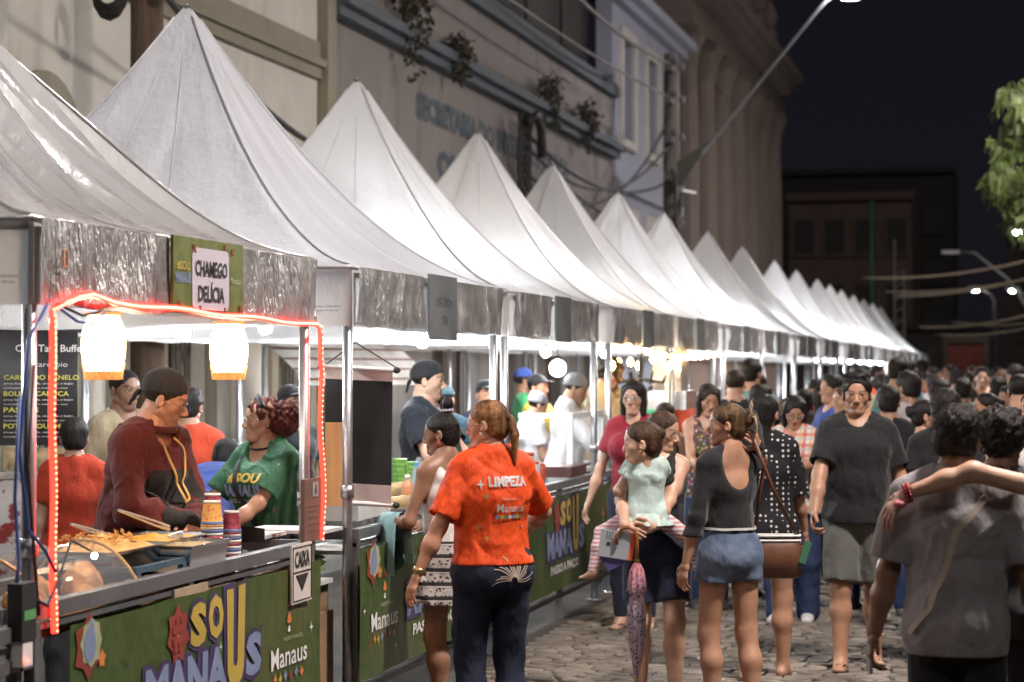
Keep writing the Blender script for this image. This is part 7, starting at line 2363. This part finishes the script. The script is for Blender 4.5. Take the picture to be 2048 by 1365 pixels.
for (cx, z, r, m_) in ((.095, 1.215, .018, m_sil), (.075, 1.165, .012, M('ink_green', (.08, .25, .12), .6)), (.10, 1.03, .013, M('ink_green', (.08, .25, .12), .6)), (.075, .985, .012, m_yel), (-.10, 1.03, .01, m_blu)):
    c = on_shirt(J, (0, -1, 0), .006)(np.array([(cx + r * (1 if q % 2 == 0 else .35) * math.cos(math.pi * q / 4), .6, z + r * (1.3 if q % 2 == 0 else .35) * math.sin(math.pi * q / 4)) for q in range(8)]))
    mesh_obj('shirt_mark', c, [tuple(range(8))], m_, rt, False, False)
W = J['WL']; E = J['EL']; ax = (Vector(W) - Vector(E)).normalized()
R_ = Vector((0, 0, 1)).rotation_difference(ax).to_matrix()
b = MB().lathe([(.027, -.028), (.031, -.024), (.031, -.008), (.027, -.004)], tuple(W), 14, R_, False); b.build('wristwatch', M('gold_metal', (.45, .30, .12), .3, .9), rt, True, False)
# pale print over the right back pocket
prj = on_shirt(J, (0, -1, 0), .004, 'bottommesh')
m_prt = M('ink_cream', (.50, .40, .34), .7)
for k in range(17):
    a = rad(-8 + k * 11.5); L = .085 + .025 * math.sin(k * 2.1)
    c0 = np.array((-.045, .6, .80)); pts = []
    for q in range(6):
        rr_ = .018 + L * q / 5; a2 = a + .22 * (q / 5) ** 2
        pts.append(c0 + np.array((-rr_ * math.cos(a2) * .85, 0, rr_ * math.sin(a2))))
    d_ = pts[-1] - pts[0]; d_ /= np.linalg.norm(d_); nn = np.array((-d_[2], 0, d_[0])) * .0022
    vs = []
    for p_ in pts: vs += [p_ - nn, p_ + nn]
    mesh_obj('jeans_print', prj(np.array(vs)), [(2 * q, 2 * q + 1, 2 * q + 3, 2 * q + 2) for q in range(5)], m_prt, rt, False, False)
hm = J['hm']
MB().ball(tuple(hm[0] @ np.array((.37, -.01, .31)) + hm[1]), .006, 6, 5).build('earring', m_sil, rt, True, False)

# --- cooks of the third and fourth stall
person('cook in white coat and hair net working at the clear sneeze guard', -3.70, 17.35, 72, H=1.69, sex='m', sk=SK['tan'], hair=('buzz', *HB), cap=('net', glassy('net_white', (.9, .9, .92), .62, .6)), head=(12, 18), lean=8, aL=dict(t=(.10, -.42, 1.0), pole=(1, .4, -.4)), aR=dict(t=(-.1, -.42, 1.0), pole=(-1, .4, -.4)),
       top=dict(mat=m_coat, sleeve='long', hem=.62, loose=.03, wr=.008, flat=True), bottom=dict(kind='jeans', mat=m_whit), res='mid')
person('tall cook with dark hair in beige shirt behind the hairnet cook', -3.74, 18.9, 60, H=1.83, sex='m', fat=.1, sk=SK['brown'], hair=('afro', *HB), head=(10, 18), lean=12, aL=dict(t=(.10, -.42, 1.0)), aR=dict(t=(-.1, -.42, 1.0)), top=dict(mat=m_beige, hem=.8, loose=.03, st=.9), bottom=dict(kind='jeans', mat=m_blk), res='mid')
person('person in white shirt and grey hat looking at a phone behind the third counter', -4.1, 17.6, 110, H=1.54, sex='f', fat=.1, sk=SK['tan'], hair=('short', *HB), cap=('chef', cloth('hat_grey', (.30, .30, .33))), head=(0, 20), lean=12, aL=dict(t=(.1, -.30, 1.05)), aR=dict(t=(-.1, -.3, 1.05)), top=dict(mat=m_coat, hem=.8, loose=.03), bottom=dict(kind='jeans', mat=m_blk), res='mid')
person('cook in black cap and white face mask inside the fourth stall', -4.35, 19.3, 60, H=1.66, sk=SK['tan'], hair=('short', *HB), cap=('cap', m_blk), top=dict(mat=m_yelt, hem=.8), bottom=dict(kind='jeans', mat=m_blk), res='low')
person('worker in bright green shirt and blue cap deep inside the fourth stall', -4.78, 20.6, 100, H=1.72, sk=SK['brown'], hair=('short', *HB), cap=('cap', m_bluet), top=dict(mat=m_grn, hem=.8), bottom=dict(kind='jeans', mat=m_blk), res='low')
person('worker in black and gold cap inside the third stall', -4.27, 17.0, 20, H=1.62, sk=SK['tan'], hair=('short', *HB), cap=('cap', m_blk), top=dict(mat=m_navy, hem=.8), bottom=dict(kind='jeans', mat=m_blk), res='low')
person('worker in dark teal shirt facing away inside the third stall', -4.45, 16.4, 170, H=1.58, sk=SK['tan'], hair=('short', *HB), cap=('cap', cloth('cap_teal', (.03, .07, .08))), top=dict(mat=cloth('teal_dark', (.03, .07, .10)), hem=.8), bottom=dict(kind='jeans', mat=m_blk), res='low')
person('worker in red cap and red shirt with yellow strap inside the fifth stall', -3.75, 23.4, 30, H=1.74, sk=SK['tan'], hair=('short', *HB), cap=('cap', cloth('cap_red', (.5, .03, .03))), top=dict(mat=m_oredt, hem=.8), bottom=dict(kind='jeans', mat=m_blk), res='low')
person('worker in green shirt with short black hair behind the fifth counter', -3.72, 21.9, 90, H=1.56, sk=SK['tan'], hair=('short', *HB), head=(0, 15), top=dict(mat=m_grn, hem=.8), bottom=dict(kind='jeans', mat=m_blk), res='low')
person('worker in green shirt bending toward the tall worker in the fifth stall', -3.76, 23.0, -60, H=1.52, sk=SK['tan'], hair=('short', *HB), lean=15, top=dict(mat=m_grn, hem=.8), bottom=dict(kind='jeans', mat=m_blk), res='low')

# --- tall woman with long hair and glasses
J = person('woman with long black hair and glasses in a dark red top beside the third counter', -2.54, 14.1, -14, H=1.63, sex='f', fat=.02, sk=SK['light'], hair=('long', *HB), head=(-4, 0), aR=dict(t=(-.30, -.04, .83), pole=(-.3, 1, 0)), aL=dict(t=(.12, -.26, .98)),
           top=dict(mat=m_dred, hem=.92, loose=.016, st=.6), bottom=dict(kind='slim', mat=m_navy), feet='sandal', res='mid', glasses=True, strands=250)
person('short person in an orange patterned top behind the long haired woman', -2.62, 15.9, 160, H=1.47, sex='f', fat=.2, sk=SK['tan'], hair=('bun_back', *HD), top=dict(mat=m_floral, hem=.85, sleeve='none'), bottom=dict(kind='jeans', mat=m_blk), res='low')

# --- mother and child
MX, MY = -1.86, 11.0
J = person('woman in dark shorts carrying a small child and a folded umbrella', MX, MY, 2, H=1.50, sex='f', fat=.14, sk=SK['light'], hair=('pony', *HBR), head=(62, 14), lean=-3,
           aL=dict(t=(-.04, -.33, .90), pole=(1, .4, -.35), curl=.95, dir=(-1, -.2, -.25), palm=(.1, .9, .3)), aR=dict(t=(-.17, -.33, .93), pole=(-1, .3, -.4), curl=.75, dir=(.8, -.35, -.55), palm=(.2, .9, -.1)),
           top=dict(mat=m_blk, sleeve='none', hem=.93, loose=.012), bottom=dict(kind='shorts', mat=m_navy, len=.72, waist=1.0, loose=.02), legs=((0, -.10, 0), (0, .05, 0)), feet='sandal', res='hi')
mj = J; mr = J['root']
v_ = np.array((-MX, -MY)) / math.hypot(MX, MY)
cx_, cy_ = MX + v_[0] * .20, MY + v_[1] * .20
J = person('small child in pale mint top and striped leggings carried at the chest, looking left', cx_ - .055, cy_, 182, H=.88, sex='f', fat=.10, sk=SK['light'], hair=('child_tail', *HBR), head=(82, 2), z=.515, child=True, shoulder=.9,
           aL=dict(t=(.12, -.11, .53), pole=(.6, .8, -.3), curl=.5), aR=dict(t=(-.07, -.17, .76), pole=(-.2, .3, -1), curl=.4),
           legT={'L': ((.27, -.04, .16), (1, -.7, .8), (.8, -.5, -.3)), 'R': ((-.29, .0, .14), (-1, -.7, .8), (-.5, -.7, -.3))}, feet='sandal',
           top=dict(mat=m_mint, hem=.85, loose=.030, st=.5, flare=.06, wr=.006, name='blouse'), bottom=dict(kind='slim', mat=m_pinkstripe, loose=.012), res='hi', strands=250, name='child')
hm = J['hm']
for sx in (-1, 1): MB().ball(tuple(hm[0] @ np.array((sx * .36, .0, .31)) + hm[1]), .006, 6, 5).build('earring', M('gold_metal', (.45, .30, .12), .3, .9), J['root'], True, False)
# ruffled hem of the child's blouse
s_ = J['s']
b = MB().grid(lambda u, v: ((.094 + .040 * v + .010 * v * math.sin(u * 2 * math.pi * 13)) * math.cos(2 * math.pi * u), .012 + (.085 + .040 * v + .010 * v * math.sin(u * 2 * math.pi * 13)) * math.sin(2 * math.pi * u), .475 - .06 * v), 90, 5)
b.build('ruffle', m_mint, J['root'], True, False)
# umbrella and book in her hands
Rm = Matrix.Rotation(mr.rotation_euler.z, 3, 'Z')
mw = lambda p: Vector(mr.location) + Rm @ Vector(p)
up0 = mw((-.115, -.42, .86))
t = thing('umbrella', 'folded pink and violet patterned umbrella with curved wooden handle', 'umbrella', tuple(up0))
m_umb = pattern_cloth('umbrella_print', lambda nt: mixc(nt, ramp(nt, vor(nt, 60).outputs['Distance'], .25, .5), mixc(nt, ramp(nt, sep(nt)[2], -.30, -.12), (.10, .05, .14), (.40, .08, .12)), mixc(nt, ramp(nt, sep(nt)[2], -.30, -.12), (.42, .34, .40), (.52, .22, .26))), .55)
m_hand = M('umbrella_wood', (.26, .10, .035), .35, 0, .3, 5)
sd_ = Rm @ Vector((1, 0, 0))
b = MB().tube([up0 + sd_ * (-.10) + Vector((0, 0, -.015)), up0 + sd_ * (-.10) + Vector((0, 0, .03)), up0 + sd_ * (-.075) + Vector((0, 0, .066)), up0 + sd_ * (-.04) + Vector((0, 0, .072)), up0 + sd_ * (-.008) + Vector((0, 0, .055)), up0 + Vector((0, 0, .02)), up0 + Vector((0, 0, -.09))], .0105, 8)
b.build('handle', m_hand, t, True)
MB().lathe([(.013, -.105), (.013, -.085)], tuple(up0), 10).build('collar_ring', M('gold_metal', (.45, .30, .12), .3, .9), t)
vs, fs = [], []
prof = [(.016, -.105), (.030, -.14), (.040, -.20), (.046, -.24), (.030, -.26), (.042, -.32), (.040, -.42), (.032, -.52), (.020, -.60), (.009, -.66)]
n = 36
for r, zz in prof:
    for k in range(n):
        a = 2 * math.pi * k / n
        rr_ = r * (1 + .20 * math.sin(a * 8 + zz * 9) * (1 if r > .02 else .3))
        vs.append((up0.x + rr_ * math.cos(a), up0.y + rr_ * math.sin(a), up0.z + zz))
for i in range(len(prof) - 1):
    for k in range(n): fs.append((i * n + k, i * n + (k + 1) % n, (i + 1) * n + (k + 1) % n, (i + 1) * n + k))
mesh_obj('folded_canopy', vs, fs, m_umb, t, True)
MB().lathe([(.009, -.655), (.008, -.74), (.003, -.76)], tuple(up0), 8).build('tip', m_hand, t, True)
b0 = mw((-.225, -.40, .845))
t = thing('notebook', 'grey covered notebook with orange edge held with the umbrella handle', 'notebook', tuple(b0))
R3 = Rm @ Matrix.Rotation(rad(8), 3, 'Y')
MB().box(b0, (.150, .014, .135), R=R3).build('cover', M('book_grey', (.30, .33, .37), .55, 0, .05), t)
MB().box(b0 + R3 @ Vector((.085, .002, 0)), (.026, .016, .135), R=R3).build('spine', M('book_orange', (.62, .10, .03), .5), t)
MB().box(b0 + R3 @ Vector((-.03, -.008, .0)), (.018, .003, .018), R=R3).build('emblem', m_ink, t)
for k in range(3): MB().box(b0 + R3 @ Vector((-.03 + .012 * k - .012, -.008, .040)), (.003, .003, .04), R=R3).build('print', m_ink, t)
t = thing('purple_pouch', 'purple triangular cloth flap hanging below the notebook', 'pouch', tuple(b0 - Vector((0, 0, .1))))
MB().prism([(-.075, -.062), (.08, -.075), (-.01, -.135)], lambda a, z: b0 + R3 @ Vector((a, .004, z)), lambda a, z: b0 + R3 @ Vector((a, .014, z))).build('flap', M('pouch_purple', (.06, .045, .16), .7), t)

# --- woman in the black top and denim shorts
J = person('woman in black long sleeved top and light denim shorts looking left', -1.42, 10.46, -146, H=1.545, sex='f', fat=.0, sk=SK['tan'], hair=('bun_back', 'streaked', (.030, .017, .010), (.17, .095, .045)), head=(50, 1), lean=1,
           aL=dict(t=(.24, -.02, .77), pole=(.3, 1, 0), curl=.45), aR=dict(t=(-.135, .06, 1.335), pole=(-.25, -1, .1), curl=.9, dir=(.55, .30, .5), palm=(.2, -.9, .1)),
           top=dict(mat=m_blk, sleeve='long', hem=1.0, loose=.009, wr=.0025, scoop=.16, neck=.04), bottom=dict(kind='shorts', mat=m_denim, len=.33, waist=1.07, loose=.014, flare=.014), legs=((.0, -.03, 0), (.0, .06, 0)), feet='sandal', res='hi', strands=700, bust=1.05)
rt = J['root']; hm = J['hm']
b = MB(); rr = np.random.RandomState(4)
for k in range(22):      # spiky ends and falling locks of the loose bun
    p0 = np.array((.02 + rr.uniform(-.08, .08), .52, .68 + rr.uniform(-.05, .1)))
    if k < 8: pts = [p0, p0 + (rr.uniform(-.1, .1), .06, .16), p0 + (rr.uniform(-.25, .15), .10, .30)]
    else: pts = [p0, p0 + (rr.uniform(-.05, .1), .16, -.05), p0 + (rr.uniform(-.05, .1), .20, -.28), p0 + (rr.uniform(-.05, .08), .12, -.52)]
    b.tube([tuple(hm[0] @ np.array(p) + hm[1]) for p in pts], [.004] * (len(pts) - 1) + [.001], 5)
b.build('bun_locks', hairm('blond_lock', (.30, .18, .09), (.60, .42, .24)), rt, True, False)
s_ = J['s']
strap('belt', J, [(.16 * math.cos(a), .015 + .14 * math.sin(a), 1.045 * s_) for a in [2 * math.pi * q / 8 for q in range(9)]], .012, M('belt_pale', (.42, .42, .40), .6), .006, 6, 'bottommesh')
for sd, K in (('L', J['KL']), ('R', J['KR'])): pass
# hand bag
Rb = Matrix.Rotation(rt.rotation_euler.z, 3, 'Z'); bw = lambda p: Vector(rt.location) + Rb @ Vector(p)
bc = bw((-.27, .02, .80))
t = thing('handbag', 'brown leather handbag with white piped rim hanging from the shoulder', 'handbag', tuple(bc))
m_bag = M('leather_brown', (.12, .048, .025), .45, 0, .3, 6, .2, 30)
Ri = Matrix.Rotation(rad(13.4), 3, 'Z')
def bagring(w, d, z): return [bc + Ri @ Vector((w * math.copysign(abs(math.cos(a)) ** .6, math.cos(a)), d * math.copysign(abs(math.sin(a)) ** .6, math.sin(a)), z)) for a in [2 * math.pi * k / 20 for k in range(20)]]
vs = [p for (w, d, z) in ((.10, .035, -.11), (.125, .055, -.10), (.13, .06, .0), (.115, .045, .09), (.105, .03, .10)) for p in bagring(w, d, z)]
fs = [(i * 20 + k, i * 20 + (k + 1) % 20, i * 20 + 20 + (k + 1) % 20, i * 20 + 20 + k) for i in range(4) for k in range(20)] + [tuple(range(19, -1, -1)), tuple(range(80, 100))]
mesh_obj('bag_body', vs, fs, m_bag, t, True)
for zz in (.098, .075): MB().tube(bagring(.118, .048, zz) + bagring(.118, .048, zz)[:1], .006, 6, False).build('piping', m_whi, t, True)
hp = bw(tuple(J['HR']))
MB().tube([hp, hp.lerp(bc, .5) + Ri @ Vector((.03, -.05, .05)), bc + Ri @ Vector((.10, -.02, .10))], .011, 6).build('strap', m_bag, t, True)
MB().tube([bw((-.15, .10, 1.28)), bc + Ri @ Vector((-.08, .02, .30)), bc + Ri @ Vector((-.10, .02, .10))], .011, 6).build('strap', m_bag, t, True)
MB().box(bc + Ri @ Vector((.135, -.05, .02)), (.035, .02, .11), R=Ri @ Matrix.Rotation(.3, 3, 'Y')).build('tag', M('tag_green', (.06, .16, .10), .4), t)

# --- couple: polka dots and black T-shirt
HX, HY, HZ = -1.20, 12.18, .80
J = person('woman in black polka dot blouse with long black hair walking away', -1.43, 12.0, 172, H=1.57, sex='f', fat=.12, sk=SK['tan'], hair=('long2', *HB), head=(-8, 2), aR=dict(tw=(HX - .02, HY - .03, HZ), pole=(-.5, 1, 0), curl=.8), aL=dict(t=(.27, -.02, .80)),
           top=dict(mat=m_dots, sleeve='elbow', hem=.80, loose=.022, wr=.006, flare=.03), bottom=dict(kind='shorts', mat=m_blk, len=.45), legs=((0, .10, 0), (0, -.12, 0)), feet='sandal', res='hi', strands=250)
J = person('man in black T-shirt and grey shorts walking toward the viewer', -.96, 12.52, 3, H=1.68, sex='m', fat=.15, sk=SK['tan'], hair=('short', *HB), head=(-4, 2), aR=dict(tw=(HX + .01, HY + .02, HZ + .03), pole=(-.6, 1, 0), curl=.75), aL=dict(t=(.33, .03, .80)),
           top=dict(mat=m_blk, hem=.845, loose=.018, wr=.007, st=.72), bottom=dict(kind='shorts', mat=m_shortg, len=.93, loose=.022, flare=.022), legs=((.01, .10, .0), (-.01, -.10, 0)), feet='sandal', res='hi', beard=.08, strands=200, lean=2)

# --- woman in plaid with phone
J = person('woman in white and red plaid blouse looking down at her phone', -1.56, 14.74, -8, H=1.54, sex='f', fat=.26, sk=SK['tan'], hair=('long', *HB), head=(14, 22), aL=dict(t=(.02, -.34, 1.08), pole=(1, .3, -.6), curl=.8, palm=(-.3, .4, .8)), aR=dict(t=(-.10, -.30, 1.05), pole=(-1, .3, -.6), curl=.8, palm=(.3, .4, .8)),
           top=dict(mat=m_plaid, hem=.82, loose=.02, wr=.006, st=.5, flare=.03), bottom=dict(kind='flare', mat=m_jblue, flare=.035), legs=((.0, .05, 0), (0, -.18, 0)), feet='shoe', shoe=(.55, .53, .52), res='mid', glasses=True)
rt = J['root']; Rb = Matrix.Rotation(rt.rotation_euler.z, 3, 'Z'); c_ = Vector(rt.location) + Rb @ Vector((J['HL'] + J['HR']) / 2) + Vector((0, 0, .03))
t = thing('phone', 'dark phone held by the woman in plaid', 'phone', tuple(c_)); MB().box(c_, (.075, .15, .010), R=Rb @ Matrix.Rotation(rad(-35), 3, 'X')).build('body', m_cable, t)
strap('bag_strap', J, [J['up']((-.08, -.05, 1.36 * J['s'])), J['up']((.0, -.2, 1.15 * J['s'])), J['up']((.14, -.15, .95 * J['s']))], .022, m_blk, .010)

# --- foreground pair at the right edge
GX, GY = -.245, 7.55
J = person('young man in faded dark grey T-shirt with a pale strap across his back', GX, GY, 176, H=1.575, sex='m', fat=.08, sk=SK['brown'], hair=('curly_short', *HB), head=(-14, 6), lean=3, aL=dict(t=(.30, -.03, .72), curl=.7), aR=dict(t=(-.30, -.02, .75), curl=.5), shoulder=1.10,
           top=dict(mat=m_greytee, hem=.80, loose=.020, wr=.008, st=.86, sloose=.008, sflare=.014), bottom=dict(kind='jeans', mat=m_blk), res='hi', strands=900, lower=True)
s_ = J['s']
strap('bag_strap', J, [(-.105, .10, 1.38 * s_), (-.02, .25, 1.26 * s_), (.10, .25, 1.02 * s_), (.19, .16, .88 * s_)], .022, M('strap_beige', (.46, .38, .32), .7), .006)
gsh = Vector(J['root'].location) + Matrix.Rotation(J['root'].rotation_euler.z, 3, 'Z') @ Vector(J['SL'])
hq_ = Vector(J['root'].location) + Matrix.Rotation(J['root'].rotation_euler.z, 3, 'Z') @ Vector(J['HL'])
t = thing('phone', 'pale phone in the hand of the young man in faded grey', 'phone', tuple(hq_)); MB().box(hq_, (.010, .06, .11), .3).build('body', m_lampgrey, t)
J2 = person('person in green at the right edge resting an arm on the young man in grey', .20, 7.44, 168, H=1.61, sex='f', fat=.05, sk=SK['light'], hair=('long2', *HB), aL=dict(tw=(-.405, 7.36, 1.292), polew=(-.1, -.35, 1), curl=.35, dirw=(-.62, .10, -.72), palmw=(.55, .6, -.5), thumb=.2, spread=.10), aR=None,
            top=dict(mat=cloth('green_dress', (.03, .16, .05)), sleeve='none', hem=.6, loose=.012), bottom=dict(kind='slim', mat=m_blk), res='hi')
rt = J2['root']; W = J2['WL']; ax = (Vector(J2['WL']) - Vector(J2['EL'])).normalized(); R_ = Vector((0, 0, 1)).rotation_difference(ax).to_matrix()
b = MB()
for q, o_ in ((0, -.012), (1, .0)):
    for k in range(16):
        a = 2 * math.pi * k / 16
        b.ball(tuple(Vector(W) + R_ @ Vector((.030 * math.cos(a), .026 * math.sin(a), o_))), .0062, 6, 5)
b.build('bead_bracelet', M('beads_red', (.40, .03, .05), .25), rt, True, False)
MB().ball(tuple(Vector(W) + R_ @ Vector((.020, .022, .028))), (.024, .034, .016), 10, 6).build('bracelet_bow', M('bow_pink', (.55, .16, .18), .7), rt, True, False)
person('person with thick dark hair just in front of the young man in faded grey', -.10, 8.15, 172, H=1.56, sex='f', fat=.02, sk=SK['brown'], hair=('afro', *HB), head=(-20, 6), top=dict(mat=m_dkgrey, hem=.8), bottom=dict(kind='jeans', mat=m_blk), res='mid', strands=200)

# --- the crowd one can tell apart
CR = [
 ('woman with long dark hair in a flowered strap top holding food', -2.24, 15.4, 12, 1.61, 'f', .08, 'tan', 'long', HD, m_floral, 'none', (6, 14)),
 ('man with cropped hair seen from behind in front of the fifth stall', -2.25, 17.0, 172, 1.71, 'm', .08, 'tan', 'buzz', HD, m_blk, 'short', (0, 0)),
 ('man in blue T-shirt in profile behind the man in black', -1.52, 17.12, -72, 1.67, 'm', .05, 'tan', 'short', HB, m_bluet, 'short', (0, 0)),
 ('balding man in white T-shirt in profile behind the man in black', -1.29, 15.63, -80, 1.60, 'm', .15, 'tan', 'buzz', HBR, m_whit, 'short', (0, 4)),
 ('dark haired person in black seen from behind, right of the man in black', -.95, 15.2, 178, 1.59, 'm', .0, 'tan', 'short', HB, m_blk, 'short', (0, 0)),
 ('man in light grey T-shirt walking away through the crowd', -.88, 16.24, -150, 1.69, 'm', .08, 'brown', 'short', HB, m_lgrey, 'short', (10, 0)),
 ('woman in black tank top with short dark hair facing right', -.62, 13.84, 75, 1.52, 'f', .15, 'tan', 'bun_back', HB, m_blk, 'none', (10, 0)),
 ('thick haired man in black T-shirt from behind, in front of the woman in tank top', -.47, 12.63, 176, 1.59, 'm', .05, 'tan', 'curly_short', HB, m_blk, 'short', (-6, 0)),
 ('person in teal T-shirt seen from behind in the crowd', -.60, 20.4, 180, 1.63, 'm', .0, 'brown', 'short', HB, m_teal, 'short', (0, 0)),
 ('woman with dark bun in brown top facing left', -.31, 15.35, -88, 1.55, 'f', .2, 'tan', 'bun_back', HB, m_brownt, 'none', (0, 0)),
 ('heavy man with cropped hair in brown seen from behind', -.06, 14.9, 168, 1.68, 'm', .35, 'tan', 'buzz', HB, m_brownt, 'short', (0, 0)),
 ('woman with wavy shoulder hair in a white printed T-shirt', .02, 12.9, -75, 1.59, 'f', .15, 'tan', 'shoulder', HD, m_whit, 'short', (0, 0)),
 ('woman with dark hair behind the blonde bun of the woman in denim shorts', -1.95, 16.2, 150, 1.60, 'f', .0, 'tan', 'shoulder', HB, m_blk, 'short', (0, 0)),
 ('woman in pale lace top behind the woman in plaid', -1.72, 16.0, 160, 1.50, 'f', .1, 'tan', 'long2', HBR, m_whit, 'short', (0, 0)),
 ('woman with long hair in dark dress behind the woman in plaid', -1.66, 18.3, 100, 1.58, 'f', .0, 'tan', 'long2', HB, m_blk, 'none', (0, 0)),
 ('person with blue cap deep in the crowd', -1.15, 21.0, 170, 1.70, 'm', .0, 'tan', 'short', HB, m_navy, 'short', (0, 0)),
 ('bearded man in black facing the viewer deep in the crowd', -.50, 24.0, 0, 1.74, 'm', .1, 'light', 'short', HB, m_blk, 'short', (0, 0)),
 ('pale haired person in white deep in the crowd', -.30, 25.5, 150, 1.72, 'm', .0, 'light', 'buzz', HBR, m_whit, 'short', (0, 0)),
 ('person in yellow top deep in the crowd', -.95, 25.2, 20, 1.60, 'f', .0, 'light', 'long', HD, m_yelt, 'short', (0, 0)),
]
for (lab, x, y, al, H, sx, ft, sk_, hs, hc_, tm, slv, hd) in CR:
    person(lab, x, y, al, H=H, sex=sx, fat=ft, sk=SK[sk_], hair=(hs, *hc_), head=hd, top=dict(mat=tm, sleeve=slv, hem=.84), bottom=dict(kind='jeans', mat=m_jblue if tm is not m_bluet else m_blk), res='mid' if y < 16.5 else 'low', strands=120 if y < 16 else 0, group='people in the crowd',
           cap=('cap', m_bluet) if 'blue cap' in lab else None, beard=.5 if 'beard' in lab else 0,
           aL=dict(t=(.10, -.34, 1.0), curl=.5) if 'holding food' in lab else None, aR=dict(t=(-.08, -.34, 1.02), curl=.5) if 'holding food' in lab else None)
# the rest of the crowd farther on: copies of a few figures, too small and dark to tell apart
rr = np.random.RandomState(21)
protos = []
tops = [m_blk, m_dkgrey, m_whit, m_navy, m_redt, m_lgrey, m_teal, m_brownt, m_beige, m_oredt]
for k in range(10):
    f_ = k % 2
    J = person('walker in the dim far crowd along the stalls', -2.4 + .25 * k, 27 + (k * 7 % 5) * .9, (0, 180, 170, 20, -90, 175, 90, 5, 190, 160)[k], H=1.56 + .02 * k if f_ else 1.62 + .015 * k, sex='f' if f_ else 'm', fat=rr.uniform(0, .2), sk=SK[('tan', 'brown', 'light')[k % 3]], hair=(('short', 'long', 'short', 'bun_back', 'buzz', 'long2', 'short', 'shoulder', 'curly_short', 'pony')[k], *HB),
               top=dict(mat=tops[k], hem=.84, sleeve='short'), bottom=dict(kind='jeans', mat=(m_jblue, m_blk)[k % 2]), res='low', group='walkers of the far crowd')
    protos.append(J['root'])
spots = []
tries = 0
while len(spots) < 88 and tries < 6000:
    tries += 1
    y = 18.5 + 50 * rr.rand() ** 1.6; x = rr.uniform(-2.55, .15 + (y - 18) * .012)
    ok = all((x - a) ** 2 + ((y - c) * .7) ** 2 > .27 for a, c in spots + [(c_[1], c_[2]) for c_ in CR] + [(p.location.x, p.location.y) for p in protos])
    if ok: spots.append((x, y))
PC = ('black', 'charcoal', 'white', 'navy', 'red', 'light grey', 'teal', 'brown', 'beige', 'orange red')
PH = ('short hair', 'long hair', 'short hair', 'a low bun', 'cropped hair', 'long loose hair', 'short hair', 'shoulder-length hair', 'curly hair', 'a ponytail')
def far_label(k, x, y):
    ti = min(range(18), key=lambda i: abs((TENTS[i][0] + TENTS[i][1]) / 2 - y))
    return 'walker in %s top with %s, %s by the %s tent' % (PC[k], PH[k], 'stallside' if x < -1.9 else ('mid-street' if x < -.8 else 'far side'), ORD[ti])
for k, p in enumerate(protos): p['label'] = far_label(k, p.location.x, p.location.y)
used = {p['label'] for p in protos}
for k, (x, y) in enumerate(spots):
    lab = far_label(k % 10, x, y)
    if lab in used: continue
    used.add(lab)
    c = copy_tree(protos[k % 10]); c['label'] = lab; c.location = (x, y, 0); c.rotation_euler.z += rr.uniform(-.9, .9)
    sc_ = rr.uniform(.91, 1.08); c.scale = (sc_, sc_, sc_)
